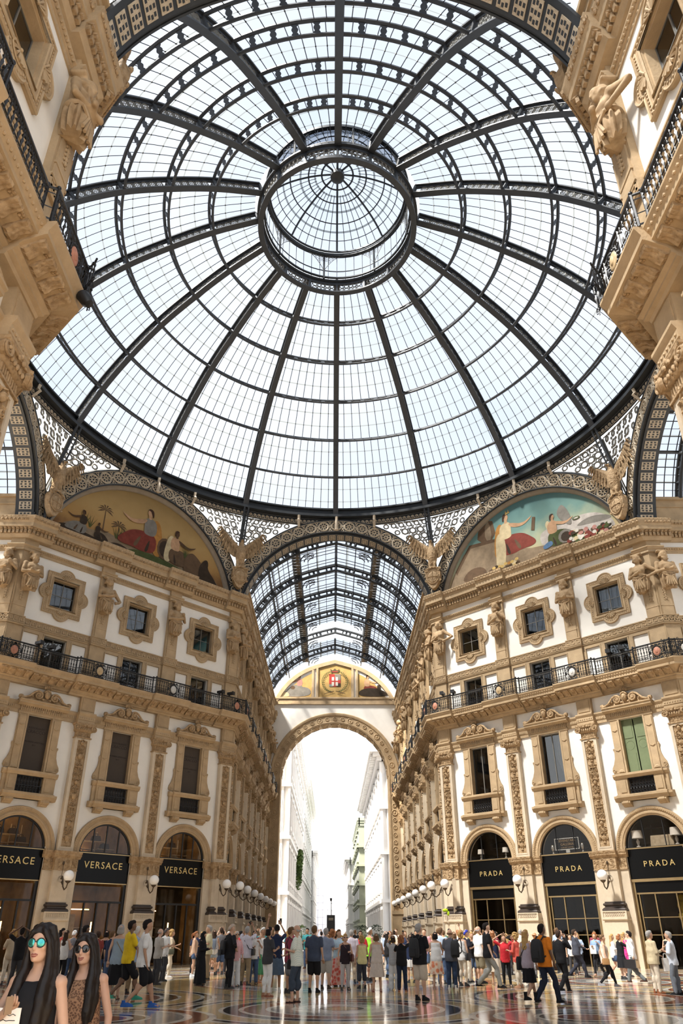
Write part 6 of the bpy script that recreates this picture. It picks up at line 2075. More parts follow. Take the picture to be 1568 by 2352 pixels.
for M, x, k, n, desc in STATUES:
    if k == 0: x += .28
    if k == n: x -= .28
    v = SV % 3; SV += 1
    S_ = 2.28
    o = link('statue', cached(('stat', v), lambda: statue_mesh(v)), None, at(M, x, .44, 21.86 - 1.79 * S_), M.to_euler().z + pi)
    o.scale = (S_ * 1.06, S_, S_)
    tag(o, 'stone caryatid on the %s attic pilaster from the left, %s' % (ORD[k], desc), 'statue')
    link('drapery', cached(('drape', v), lambda: drape_mesh(v)), o)

# ------------------------------------------------------------------ eagles at the springing of the dome (front = -y)
def eagle_body():
    mb = MB()
    mb.loft([ring(z, a, b, y, 0, 14) for z, a, b, y in [(25.9, .12, .14, .0), (26.2, .26, .28, -.02), (26.6, .36, .36, -.08), (27.0, .38, .38, -.12), (27.4, .30, .30, -.14), (27.7, .19, .2, -.16), (27.95, .15, .17, -.2), (28.1, .10, .12, -.22)]], caps=True)
    mb.ball((0, -.24, 28.0), .15, .19, .15, 10, 8)
    mb.tube([(0, -.38, 28.02), (0, -.52, 28.0), (0, -.56, 27.88)], [.08, .055, .015], 8)
    for s in (-1, 1):
        mb.tube([(s * .17, -.1, 26.5), (s * .2, -.2, 26.15), (s * .17, -.24, 25.8)], [.16, .12, .07], 8)
        for q in (-1, 0, 1): mb.tube([(s * .17, -.24, 25.8), (s * .17 + q * .08, -.4, 25.76), (s * .17 + q * .09, -.46, 25.66)], [.045, .04, .015], 6)
    mb.tube([(0, .1, 26.3), (0, .15, 25.9), (0, .15, 25.5)], [.2, .22, .1], 8)
    return voxel(mb, .035, CARVED, 'eagle_statue', .02, 7)
def eagle_wing(s):
    mb = MB()
    P = [(.16, .0, 27.25), (.50, .02, 27.75), (.95, .03, 28.2), (1.35, .0, 28.65), (1.62, -.05, 29.05)]
    mb.tube([(s * x, y, z) for x, y, z in P], [.22, .20, .16, .10, .04], 8)
    tip = [(1.62, 29.05), (1.72, 28.6), (1.62, 28.1), (1.42, 27.7), (1.15, 27.3), (.85, 26.95), (.5, 26.7), (.2, 26.7), (.16, 27.3), (.5, 27.8), (.95, 28.25), (1.35, 28.7)]
    mb.poly([[(s * x, z) for x, z in smooth(tip, 1)]], .0, .06, back=True)
    for row, (n, l0, w) in enumerate(((12, 1.22, .13), (10, .78, .13), (9, .45, .12))):
        for i in range(n):
            t = i / (n - 1); q = t * 4; a = Vector(P[min(int(q), 3)]).lerp(Vector(P[min(int(q) + 1, 4)]), q - min(int(q), 3))
            ang = radians(-104 + 50 * t); L = l0 * (.62 + .38 * sin(.4 + 2.2 * t))
            e = a + Vector((cos(ang) * L, 0, sin(ang) * L)); m = a.lerp(e, .55); y = -.03 - .045 * row
            d = Vector((-sin(ang), 0, cos(ang))) * w
            pts = [a - d * .4, m - d * .55, a.lerp(e, .9) - d * .4, e, a.lerp(e, .9) + d * .4, m + d * .55, a + d * .4]
            v = [(s * p.x, y, p.z) for p in pts] + [(s * a.x, y - .05, a.z), (s * m.x, y - .075, m.z), (s * e.x, y - .02, e.z)]
            mb.add(v, [(0, 1, 8, 7), (1, 2, 9, 8), (2, 3, 9), (3, 4, 9), (4, 5, 8, 9), (5, 6, 7, 8), (6, 0, 7)])
    return mb.mesh('wing', CARVED, 30)
def cartouche():
    mb = MB()
    mb.poly([smooth([(-.52, 25.7), (.52, 25.7), (.60, 25.2), (.42, 24.5), (0, 23.95), (-.42, 24.5), (-.60, 25.2)])], -.30, .1, back=True)
    mb.ball((0, -.30, 25.0), .42, .13, .52, 14, 8)
    mb.tube([(.44 * cos(a), -.33, 25.0 + .54 * sin(a)) for a in [2 * pi * i / 20 for i in range(20)]], .05, 5, closed=True)
    mb.tube([(0, -.42, 25.5), (0, -.44, 25.0), (0, -.42, 24.5)], .02, 4); mb.tube([(-.4, -.40, 25.0), (0, -.45, 25.0), (.4, -.40, 25.0)], .025, 4)
    for s in (-1, 1):
        p = spiral(s * .48, 25.62, .15, 1.4, 0, s, 16); mb.tube([(x, -.3, z) for x, z in p], .05, 5)
        p = spiral(s * .50, 24.75, .12, 1.3, 0, -s, 14); mb.tube([(x, -.28, z) for x, z in p], .045, 5)
    mb.tube([(-.4, -.3, 25.72), (0, -.38, 25.82), (.4, -.3, 25.72)], .08, 6)
    return mb.mesh('shield', CARVED, 50)
eb_, w1_, w2_, ct_ = eagle_body(), eagle_wing(1), eagle_wing(-1), cartouche()
EN = ['between the far arch and the left lunette', 'between the left lunette and the left side arch', 'between the left side arch and the near left wall', 'at the top left corner beside the near arch', 'at the top right corner beside the near arch', 'between the near right wall and the right side arch', 'between the right lunette and the right side arch', 'between the far arch and the right lunette']
for k in range(8):
    a = radians(112.5 + 45 * k)
    o = tag(link('eagle_statue', eb_, None, (19.0 * cos(a), 19.0 * sin(a), .15), a - pi / 2), 'stone eagle on a shield ' + EN[k], 'statue')
    link('wing', w1_, o); link('wing', w2_, o); link('shield', ct_, o)

# ------------------------------------------------------------------ globe lamps on the piers
def bracket_mesh():
    mb = MB()
    mb.lathe([(.001, -.06), (.13, -.05), (.15, 0)], 12, M=Matrix.Translation((0, -.36, 4.18)) @ Matrix.Rotation(-pi / 2, 4, 'X') @ Matrix.Scale(-1, 4, (0, 0, 1)))
    mb.tube([(0, -.38, 4.18), (0, -.50, 4.30), (0, -.60, 4.12), (0, -.72, 3.80), (0, -.92, 3.64), (0, -1.12, 3.74), (0, -1.2, 3.95)], [.045, .04, .04, .035, .03, .03, .03], 6)
    p = spiral(-.60, 3.98, .12, 1.3, 0, 1, 14); mb.tube([(0, a, b) for a, b in p], .022, 5)
    mb.lathe([(.03, 3.92), (.12, 4.0), (.15, 4.05), (.10, 4.06)], 10, (0, -1.2, 0))
    mb.tube([(0, -.40, 4.30), (0, -.42, 4.7), (0, -.40, 5.05)], .014, 5); mb.ball((0, -.40, 4.95), .06, .05, .10)
    return mb.mesh('bracket', BRONZE, 40)
br_ = bracket_mesh(); gm = MB(); gm.ball((0, -1.2, 4.30), .27, .27, .27, 20, 14); gl_ = gm.mesh('globe', GLOBE, 80)
for M, x, k, n, desc in LAMPS:
    if 'octagon' not in desc and ((k == 0 and 'left' in desc) or (k == n and 'right' in desc)): x += .5 if k == 0 else -.5
    o = empty('wall_lamp', at(M, x, 0, 0), M.to_euler().z)
    tag(o, 'white globe wall lamp on the %s pier from the left, %s' % (ORD[k], desc), 'wall lamp')
    link('bracket', br_, o); link('globe', gl_, o)

# ------------------------------------------------------------------ floodlights clamped to the balcony rails
def flood():
    mb = MB(); mb.box(-.11, .11, -.30, .12, .10, .26); mb.box(-.13, .13, -.36, -.30, .07, .29); mb.box(-.03, .03, -.05, .03, -.02, .12)
    return mb.mesh('floodlight', BLACK, 30)
fl_ = flood()
MFL, MFR = wmat(A45(-CY, CX, pi / 4), pi / 4), wmat(A45(CX, CY, -pi / 4), -pi / 4)
for M, x, lab in ((MFL, 14.0, 'left of the pair on the left balcony near the far corner'), (MFL, 14.7, 'right of the pair on the left balcony near the far corner'), (MFL, 1.2, 'left of the pair on the left balcony by the picture edge'), (MFL, 2.0, 'right of the pair on the left balcony by the picture edge'),
                  (MFR, .75, 'left of the pair on the right balcony near the far corner'), (MFR, 1.5, 'right of the pair on the right balcony near the far corner'), (MFR, 12.6, 'left of the pair on the right balcony by the picture edge'), (MFR, 13.4, 'right of the pair on the right balcony by the picture edge')):
    d = 1.06 if (x % BAY < 1.3 or x % BAY > BAY - 1.3) else .86
    o = tag(link('floodlight', fl_, None, at(M, x, d, 15.98), M.to_euler().z + .3), 'black floodlight, ' + lab, 'floodlight')
MNL = wmat((-CX, -CY - EXT - 2 * BAY), pi / 2)
mb = MB(); mb.lathe([(.001, -.35), (.2, -.35), (.24, -.3), (.24, .1), (.16, .25), (.001, .28)], 14, M=Matrix.Rotation(2.5, 4, 'X')); mb.tube([(0, .1, .0), (0, .5, .25), (0, .75, .2)], .04, 6)
tag(link('spotlight', mb.mesh('spotlight', BLACK), None, at(MNL, 2 * BAY + .50, 1.32, 14.62), MNL.to_euler().z), 'black round spotlight hanging at the corner of the near left balcony', 'spotlight').scale = (.62, .62, .62)

# ------------------------------------------------------------------ things in the mezzanine windows
def table_lamp(M, x, d, z, lab, s=1.0):
    o = empty('table_lamp', at(M, x, d, z), M.to_euler().z); tag(o, lab, 'lamp'); o.scale = (s, s, s)
    a = MB(); a.lathe([(.001, 0), (.10, 0), (.10, .03), (.03, .06), (.06, .14), (.08, .24), (.03, .34), (.02, .42), (.001, .43)], 12); link('base', a.mesh('base', WHITE), o)
    b = MB(); b.lathe([(.26, .38), (.22, .72), (.215, .72), (.255, .38)], 20); link('lamp_shade', b.mesh('lamp_shade', GLOBE), o)
    return o
BC = [BAY * .5, BAY * 1.5, BAY * 2.5]
table_lamp(MFR, BC[0] - .85, -.45, 5.68, 'small white table lamp at the left of the first Prada mezzanine window'.replace('Prada ', ''), .8); table_lamp(MFR, BC[0] + .95, -.45, 5.68, 'small white table lamp at the right of the first mezzanine window', .8)
table_lamp(MFR, BC[2] - 1.05, -.45, 5.68, 'large white drum table lamp at the left of the last mezzanine window', 1.15); table_lamp(MFR, BC[2] + 1.02, -.45, 5.68, 'large white drum table lamp at the right of the last mezzanine window', 1.15)
SILVER = mat('silver', (.55, .55, .53), .25, .9)
for x, lab in ((-.9, 'silver urn to the left of the hotel nameplate in the middle mezzanine window'), (.95, 'silver urn to the right of the hotel nameplate in the middle mezzanine window')):
    a = MB(); a.lathe([(.001, 0), (.10, 0), (.04, .08), (.11, .2), (.13, .34), (.09, .42), (.12, .46), (.001, .46)], 12)
    o = tag(link('silver_urn', a.mesh('silver_urn', SILVER), None, at(MFR, BC[1] + x, -.3, 5.66)), lab, 'urn')
o = empty('hotel_nameplate', at(MFR, BC[1], 0, 0), MFR.to_euler().z); tag(o, 'framed black nameplate with gold hotel lettering in the middle mezzanine window', 'sign')
a = MB(); a.box(-.72, .72, .32, .34, 5.86, 6.42); link('plate', a.mesh('plate', SIGNBLACK, 0), o)
a = MB(); a.poly([[(-.76, 5.83), (-.76, 6.46), (.76, 6.46), (.76, 5.83)], [(-.72, 5.87), (-.72, 6.42), (.72, 6.42), (.72, 5.87)]], .29, .33, back=True); a.box(-.12, .12, .33, .36, 5.6, 5.86); link('frame', a.mesh('frame', SILVER, 0), o)
for t, z, s in (('SEVENSTARS', 6.31, .19), ('GALLERIA', 6.12, .19), ('LUXURY HOTEL', 5.95, .11)): link('lettering', text_mesh(t, s, mat('dull_gold', (.30, .20, .09), .5), .004), o, (0, .31, z))
a = MB(); a.box(-.5, .5, .5, 1.1, 6.0, 6.16); a.loft([[(x * k, .8 + y * k, z) for x, y in ((-.6, -.4), (.6, -.4), (.6, .4), (-.6, .4))] for k, z in ((1.05, 5.62), (.95, 6.2))], caps=True)
tag(link('draped_table', a.mesh('draped_table', CREAM, 0), None, at(MFR, BC[2] + .25, 0, 0), MFR.to_euler().z), 'table under a pale cloth inside the last mezzanine window on the right', 'table')
HB = mat('handbag_leather', (.03, .02, .018), .4)
def handbag():
    mb = MB(); mb.loft([[(x * w, y * .12, z) for x, y in ((-1, -1), (1, -1), (1, 1), (-1, 1))] for w, z in ((.26, 0), (.27, .12), (.2, .30))], caps=True); mb.tube([(-.1, 0, .29), (-.08, 0, .42), (.08, 0, .42), (.1, 0, .29)], .02, 5)
    return mb.mesh('handbag', HB, 40)
hb_ = handbag()
for b, x, d, z, lab in ((0, -.2, -2.1, 6.8 - .35 + .0, 'upper shelf of the first arched window'), (0, .6, -2.1, 6.45, 'right end of the upper shelf in the first arched window'), (0, 1.1, -2.1, 6.05, 'low right shelf of the first arched window'), (1, -1.1, -2.1, 6.0, 'low left shelf of the middle arched window'), (1, .4, -2.1, 6.45, 'upper shelf of the middle arched window'), (1, 1.0, -2.1, 6.05, 'low right shelf of the middle arched window'), (2, -.5, -2.1, 6.45, 'upper shelf of the arched window beside the corner'), (2, .5, -2.1, 6.45, 'upper right shelf of the arched window beside the corner')):
    tag(link('handbag', hb_, None, at(MFL, BC[b] + x, d, z), MFL.to_euler().z), 'dark handbag on the ' + lab + (' on the left' if len(lab) < 46 else ''), 'handbag')

mb = MB(); r2 = random.Random(12)
for i in range(26):
    a, z = r2.random() * 6.28, 2.1 + 1.25 * r2.random(); q = .42 * r2.random() ** .5
    mb.ball((q * cos(a), q * sin(a), z), .22, .2, .24, 8, 6)
o = tag(link('window_display', mb.mesh('window_display', mat('mustard_puff', (.42, .31, .05), .7, var=.4, vscale=6)), None, at(MFR, BC[2] + .75, -.95, 0.02), MFR.to_euler().z), 'mustard yellow padded display piece on a pale trunk inside the last right shop window', 'display')
m2 = MB(); m2.tube([(.05, 0, 0), (-.04, 0, .9), (.06, 0, 1.6), (0, 0, 2.3)], [.16, .11, .12, .08], 8); link('trunk', m2.mesh('trunk', PALE), o)
# ------------------------------------------------------------------ people in the octagon
person(-6.23, -7.56, 1.82, 5, 'f', 'down', 'down', 'stand', ('none',(.30,.38,.46),.84,.02), ('midi',(.012,.012,.014)), ('bob',(.36,.34,.32)), (.55,.33,.22), 'grey-haired woman from behind in a blue-grey sleeveless shirt and long black skirt', shoes=('sandal',(.1,.06,.04)))
person(-5.79, -8.15, 1.92, -56, 'm', 'fwd', 'front', 'walk', ('short',(.72,.50,.02),.84,.02), ('shorts',(.012,.012,.014)), ('crop',(.015,.011,.01)), (.16,.085,.05), 'man in a bright yellow T-shirt and black shorts stepping right', shoes=('shoe',(.05,.3,.2)))
person(-4.85, -10.40, 1.91, -72, 'm', 'down', 'swing', 'stride', ('short',(.75,.74,.72),.84,.02), ('shorts',(.012,.012,.014)), ('short',(.015,.011,.01)), (.42,.24,.15), 'man in a white polo shirt, black shorts and blue trainers walking right', shoes=('shoe',(.03,.10,.35)))
person(-6.30, -5.33, 1.80, -16, 'm', 'down', 'down', 'stand', ('short',(.38,.47,.62)), ('trousers',(.30,.22,.13)), ('short',(.62,.58,.52)), (.55,.33,.22), 'white-haired man in a light blue shirt behind the man in yellow')
person(-6.46, -1.21, 1.76, -48, 'm', 'front', 'front', 'stand', ('short',(.45,.42,.38)), ('trousers',(.05,.05,.055)), ('fringe',(.36,.34,.32)), (.62,.40,.29), 'bald older man in a grey shirt behind the white polo shirt')
person(-6.66, 0.87, 1.79, -48, 'm', 'front', 'down', 'contra', ('short',(.75,.74,.72)), ('trousers',(.05,.05,.055)), ('cap',(.10,.09,.09)), (.42,.24,.15), 'man in a dark cap and white T-shirt behind the older man on the left')
person(-6.92, 3.27, 1.74, -69, 'f', 'front', 'fwd', 'contra', ('short',(.55,.45,.32)), ('slim',(.68,.60,.48)), ('curly',(.42,.26,.10)), (.55,.33,.22), 'curly blonde woman in a beige top and cream trousers by the left shop corner', shoes=('shoe',(.75,.74,.72)))
person(-4.85, -1.51, 1.66, -101, 'f', 'front', 'front', 'stand', ('long',(.012,.012,.014),.84,.02), ('maxi',(.012,.012,.014)), ('scarf',(.012,.012,.014)), (.42,.24,.15), 'woman in a black headscarf and long black dress with raised hands')
person(-5.17, 1.95, 1.89, 109, 'm', 'cross', 'cross', 'stand', ('short',(.62,.56,.36),.84,.03), ('trousers',(.30,.22,.13)), ('short',(.36,.34,.32)), (.55,.33,.22), 'grey-haired man in a pale yellow shirt looking up behind the black headscarf')
person(-6.09, 4.22, 1.68, -80, 'f', 'down', 'front', 'stand', ('none',(.5,.35,.25)), ('brief',(.07,.11,.2)), ('pony',(.30,.12,.05)), (.55,.33,.22), 'red-haired girl in denim shorts left of the black headscarf', shoes=('shoe',(.75,.74,.72)))
person(-5.43, 5.24, 1.73, 8, 'f', 'down', 'down', 'stand', ('none',(.75,.74,.72)), ('brief',(.35,.42,.52)), ('long',(.05,.03,.02)), (.55,.33,.22), 'long-haired girl from behind in a white top and pale denim shorts')
person(-5.23, 5.98, 1.83, 18, 'm', 'down', 'hip', 'stand', ('short',(.16,.16,.17)), ('shorts',(.07,.11,.2)), ('short',(.05,.03,.02)), (.42,.24,.15), 'young man in a grey T-shirt beside the long-haired girl')
person(-3.63, -3.34, 1.87, -53, 'm', 'hip', 'down', 'contra', ('roll',(.012,.012,.014),.84,.02), ('trousers',(.012,.012,.014)), ('cap',(.50,.40,.32)), (.55,.33,.22), 'man in a beige cap, black shirt and black trousers with a hand on his hip')
person(-3.56, -2.26, 1.66, -163, 'f', 'front', 'down', 'stand', ('roll',('plaid',(.55,.16,.2),(.7,.55,.52),14)), ('wide',(.75,.74,.72)), ('bob',(.62,.58,.52)), (.55,.33,.22), 'white-haired woman in a pink checked shirt and loose white trousers', glasses=(.01,.01,.01))
person(-3.26, -1.70, 1.82, -14, 'm', 'up', 'up', 'stand', ('short',('stripe',(.70,.68,.72),(.45,.42,.5),9),.84,.02), ('trousers',(.30,.22,.13)), ('short',(.36,.34,.32)), (.42,.24,.15), 'man in a striped white shirt and khaki trousers holding a camera overhead')
person(-3.04, -1.12, 1.70, -165, 'f', 'front', 'strap', 'stand', ('short',(.75,.74,.72)), ('trousers',(.07,.11,.2)), ('bob',(.015,.011,.01)), (.55,.33,.22), 'dark-haired woman in a white top and jeans right of the striped shirt')
person(-2.85, -0.11, 1.79, -115, 'f', 'down', 'face', 'stand', ('none',(.75,.74,.72)), ('capri',(.10,.35,.18)), ('cap',(.75,.74,.72)), (.42,.24,.15), 'woman in a white cap and green cropped trousers', shoes=('sandal',(.5,.2,.1)))
person(-2.10, -6.66, 1.76, -46, 'f', 'front', 'fwd', 'stand', ('short',(.05,.05,.055),.84,.012), ('slim',(.75,.74,.72)), ('bob',(.015,.011,.01)), (.42,.24,.15), 'dark-haired woman in a charcoal T-shirt and tight white jeans', shoes=('sandal',(.3,.1,.06)))
person(-1.98, -4.96, 1.84, 4, 'f', 'up', 'raised', 'stand', ('short',(.02,.03,.07)), ('skirt',(.10,.15,.22)), ('bun',(.015,.011,.01)), (.42,.24,.15), 'woman in a navy top and denim skirt stretching both arms up to take a picture', shoes=('shoe',(.75,.74,.72)))
person(-1.52, -5.40, 1.77, -57, 'm', 'cross', 'cross', 'stand', ('short',(.22,.035,.06),.84,.02), ('shorts',(.16,.16,.17)), ('short',(.14,.08,.04)), (.42,.24,.15), 'man in a maroon polo shirt behind the checked shirt')
person(-1.18, -8.58, 1.80, 77, 'm', 'fwd', 'front', 'contra', ('short',('plaid',(.55,.62,.55),(.70,.70,.62),12),.84,.03), ('capri',(.05,.065,.09)), ('fringe',(.36,.34,.32)), (.55,.33,.22), 'stout bald man in a pale checked shirt and dark cropped trousers with a black bag', shoes=('sandal',(.03,.02,.02)), glasses=(.02,.02,.02))
person(-0.79, -5.19, 1.81, -19, 'm', 'down', 'down', 'stand', ('short',(.055,.07,.11),.84,.02), ('shorts',(.012,.012,.014)), ('short',(.14,.08,.04)), (.55,.33,.22), 'man in a dark blue shirt and black shorts seen from behind', shoes=('shoe',(.012,.012,.014)))
person(-0.44, -3.67, 1.75, -20, 'm', 'strap', 'front', 'stand', ('short',(.26,.31,.42),.84,.02), ('shorts',(.48,.44,.38)), ('short',(.36,.34,.32)), (.55,.33,.22), 'grey-haired man in a slate blue shirt and light shorts with a shoulder strap', shoes=('shoe',(.06,.04,.03)))
person(-0.22, -1.48, 1.71, -40, 'f', 'front', 'down', 'stand', ('none',(.75,.74,.72)), ('capri',(.75,.74,.72)), ('curly',(.30,.12,.05)), (.55,.33,.22), 'woman all in white beside the slate blue shirt', shoes=('sandal',(.4,.15,.08)))
person(-0.01, -2.42, 1.71, -150, 'f', 'front', 'front', 'stand', ('short',(.50,.66,.78)), ('maxi',('print',(.55,.10,.08),(.65,.40,.35),9)), ('bob',(.14,.08,.04)), (.55,.33,.22), 'woman in a light blue top and long red patterned skirt')
person(0.19, -4.10, 1.57, -166, 'f', 'down', 'front', 'stand', ('none',(.03,.02,.025)), ('slim',(.50,.46,.44)), ('bob',(.42,.26,.10)), (.55,.33,.22), 'blonde woman in sunglasses, a black top and pale trousers with a brown bag', glasses=(.01,.01,.01))
person(0.48, -0.52, 1.71, -1, 'm', 'down', 'down', 'stand', ('short',('stripe',(.72,.70,.72),(.5,.42,.55),10),.84,.02), ('trousers',(.55,.45,.32)), ('short',(.36,.34,.32)), (.55,.33,.22), 'grey-haired man in a pale striped shirt behind the blonde woman in black')
person(0.75, -3.52, 1.52, 18, 'f', 'front', 'down', 'stand', ('none',(.75,.66,.32),.84,.02), ('capri',(.05,.05,.06)), ('curly',(.42,.26,.10)), (.55,.33,.22), 'short blonde woman in a lemon tank top and dark cropped trousers')
person(0.84, 0.08, 1.68, -182, 'm', 'cross', 'cross', 'stand', ('short',(.55,.03,.04),.84,.02), ('trousers',(.05,.05,.055)), ('short',(.05,.03,.02)), (.42,.24,.15), 'man in a red T-shirt and sunglasses facing us behind the lemon top', glasses=(.01,.01,.01))
person(1.21, 0.62, 1.78, -63, 'm', 'down', 'down', 'stand', ('none',(.30,.75,.05),.84,.04), ('shorts',(.05,.05,.055)), ('cap',(.75,.74,.72)), (.42,.24,.15), 'man in a white cap and neon yellow vest')
person(1.16, -4.90, 1.58, 2, 'f', 'front', 'down', 'stand', ('none',(.60,.52,.46),.84,.02), ('skirt',(.60,.52,.46)), ('bob',(.14,.08,.04)), (.55,.33,.22), 'woman in a plain beige dress seen from behind', shoes=('sandal',(.3,.1,.08)))
person(2.05, 2.83, 1.63, -64, 'f', 'down', 'down', 'contra', ('short',(.012,.012,.014)), ('slim',(.07,.11,.2)), ('long',(.015,.011,.01)), (.55,.33,.22), 'long dark-haired woman in a black top and blue jeans near the arch axis', shoes=('shoe',(.012,.012,.014)))
person(1.75, -4.17, 1.52, -14, 'f', 'up', 'up', 'stand', ('short',('hoop',(.75,.74,.72),(.05,.05,.07),14)), ('wide',(.75,.74,.72)), ('bob',(.05,.03,.02)), (.42,.24,.15), 'woman in a black and white hooped top and white trousers taking a picture', shoes=('shoe',(.75,.74,.72)))
person(1.95, -4.80, 1.52, -10, 'f', 'up', 'face', 'stand', ('short',(.012,.012,.014),.84,.015), ('trousers',(.02,.03,.06)), ('curly',(.30,.12,.05)), (.55,.33,.22), 'auburn-haired woman in a black top with a cross strap raising her phone', shoes=('sandal',(.35,.12,.06)))
person(2.64, -0.62, 1.54, 14, 'f', 'down', 'fwd', 'stand', ('short',(.02,.03,.07)), ('mini',(.75,.74,.72)), ('long',(.05,.03,.02)), (.55,.33,.22), 'woman in a navy top and short white skirt half hidden by the black polo')
person(2.16, -8.16, 1.83, -41, 'm', 'front', 'down', 'stand', ('short',(.012,.012,.014),.84,.025), ('shorts',(.56,.48,.38)), ('short',(.36,.34,.32)), (.55,.33,.22), 'grey-haired man in a black polo and beige shorts with a black backpack', shoes=('shoe',(.012,.012,.014)))
person(3.22, -3.42, 1.62, -12, 'f', 'fwd', 'front', 'stand', ('none',(.75,.74,.72),.84,.02), ('skirt',('print',(.62,.20,.10),(.72,.58,.45),7)), ('bob',(.015,.011,.01)), (.55,.33,.22), 'dark-haired woman in a white top and orange print skirt', shoes=('sandal',(.5,.3,.2)))
person(3.71, -1.17, 1.77, -38, 'm', 'down', 'down', 'stand', ('short',(.50,.60,.74),.84,.02), ('trousers',(.07,.11,.2)), ('short',(.14,.08,.04)), (.55,.33,.22), 'brown-haired man in a pale blue shirt looking down behind the print skirt')
person(3.65, -3.88, 1.71, -23, 'm', 'fwd', 'front', 'stand', ('short',(.085,.09,.11),.84,.03), ('trousers',(.03,.05,.10)), ('fringe',(.14,.08,.04)), (.55,.33,.22), 'balding man in a grey polo shirt and blue jeans seen from behind', shoes=('shoe',(.75,.74,.72)))
person(4.25, -0.83, 1.63, 1, 'f', 'raised', 'down', 'stand', ('short',(.3,.12,.1)), ('trousers',(.05,.05,.055)), ('long',(.14,.08,.04)), (.55,.33,.22), 'long brown-haired woman with one arm stretched high')
person(4.26, -2.38, 1.67, -44, 'f', 'down', 'strap', 'contra', ('none',(.75,.74,.72)), ('slim',(.68,.60,.48)), ('curly',(.42,.26,.10)), (.55,.33,.22), 'blonde woman in a white vest and cream trousers with a black shoulder bag')
person(4.79, -0.20, 1.69, -69, 'm', 'front', 'down', 'stand', ('short',(.02,.02,.03)), ('trousers',(.68,.60,.48)), ('cap',(.03,.04,.30)), (.55,.33,.22), 'man in a blue cap and black top with a pale strap')
person(5.11, 0.44, 1.63, -170, 'f', 'face', 'down', 'stand', ('none',(.012,.012,.014)), ('shorts',(.07,.11,.2)), ('long',(.42,.26,.10)), (.42,.24,.15), 'woman in a black vest shading her eyes beside the blue cap')
person(5.11, -0.99, 1.82, -65, 'm', 'down', 'strap', 'stand', ('short',(.75,.74,.72),.84,.03), ('shorts',(.20,.17,.11)), ('fringe',(.36,.34,.32)), (.55,.33,.22), 'bald man in a white shirt and khaki shorts with a red strap', shoes=('shoe',(.012,.012,.014)))
person(4.90, -3.70, 1.90, -86, 'm', 'down', 'swing2', 'walk', ('short',(.012,.012,.014),.84,.015), ('trousers',(.30,.30,.28)), ('short',(.015,.011,.01)), (.62,.40,.29), 'dark-haired man in a black T-shirt and grey trousers striding right', shoes=('shoe',(.012,.012,.014)))
person(5.40, -2.20, 1.66, -31, 'f', 'down', 'down', 'stand', ('none',(.02,.03,.07)), ('skirt',(.68,.60,.48)), ('long',(.30,.12,.05)), (.55,.33,.22), 'woman in a navy top and flared cream skirt', shoes=('sandal',(.6,.5,.4)))
person(5.65, -2.79, 1.55, -182, 'f', 'head', 'head', 'stand', ('short',(.55,.03,.04)), ('slim',(.012,.012,.014)), ('long',(.14,.08,.04)), (.55,.33,.22), 'smiling woman in a red top holding both hands to her head')
person(5.89, -3.46, 1.60, 47, 'f', 'face', 'front', 'stand', ('roll',(.70,.12,.09),.84,.02), ('slim',(.68,.60,.48)), ('curly',(.42,.26,.10)), (.55,.33,.22), 'blonde woman in a coral shirt and cream trousers aiming a camera left', shoes=('shoe',(.45,.25,.15)))
person(4.99, -8.68, 1.67, -53, 'f', 'down', 'down', 'stride', ('none',(.42,.36,.42)), ('pencil',(.012,.012,.014)), ('long',(.42,.26,.10)), (.55,.33,.22), 'long-haired blonde woman in a lilac vest and black skirt over leggings', shoes=('boot',(.012,.012,.014)))
person(8.06, 2.53, 1.58, -44, 'm', 'down', 'strap', 'stand', ('short',(.75,.74,.72)), ('trousers',(.16,.16,.17)), ('hat',(.42,.20,.09)), (.55,.33,.22), 'man in a brown hat and white T-shirt with a plum backpack')
person(5.24, -9.46, 1.80, -55, 'm', 'down', 'down', 'walk', ('short',(.75,.22,.02),.84,.02), ('trousers',(.02,.025,.045)), ('crop',(.015,.011,.01)), (.16,.085,.05), 'man in an orange T-shirt and dark jeans with a black backpack', shoes=('boot',(.012,.012,.014)))
person(6.84, -5.32, 1.66, -56, 'm', 'face', 'down', 'stride', ('long',(.012,.012,.014)), ('trousers',(.012,.012,.014)), ('short',(.05,.03,.02)), (.55,.33,.22), 'man all in black with his phone held up beside the orange T-shirt', shoes=('shoe',(.012,.012,.014)))
person(10.06, 5.17, 1.54, -26, 'f', 'down', 'down', 'stand', ('short',(.012,.012,.014)), ('skirt',(.012,.012,.014)), ('curly',(.015,.011,.01)), (.55,.33,.22), 'curly dark-haired woman in black with a small backpack by the shop doors')
person(9.68, 2.45, 1.72, -87, 'm', 'fwd', 'down', 'walk', ('long',(.06,.065,.085),.80,.035), ('trousers',(.03,.032,.045)), ('short',(.05,.03,.02)), (.55,.33,.22), 'man in a dark grey suit walking right before the shop doors', shoes=('shoe',(.012,.012,.014)))
person(10.07, 4.45, 1.55, -186, 'f', 'down', 'down', 'stand', ('short',(.75,.74,.72)), ('trousers',(.05,.05,.055)), ('long',(.05,.03,.02)), (.55,.33,.22), 'woman in white half hidden behind the man in the suit')
person(10.81, 3.37, 1.59, 142, 'f', 'front', 'strap', 'walk', ('roll',(.22,.32,.48),.90,.02), ('slim',(.012,.012,.014)), ('curly',(.30,.12,.05)), (.55,.33,.22), 'red-haired woman in a denim jacket and black trousers holding papers', shoes=('shoe',(.4,.25,.18)))
person(8.89, -3.24, 1.54, -99, 'f', 'down', 'swing', 'stride', ('none',(.60,.50,.42)), ('slim',(.012,.012,.014)), ('bun',(.14,.08,.04)), (.55,.33,.22), 'woman in a beige vest and black leggings striding right with a tan bag', shoes=('shoe',(.25,.25,.27)))
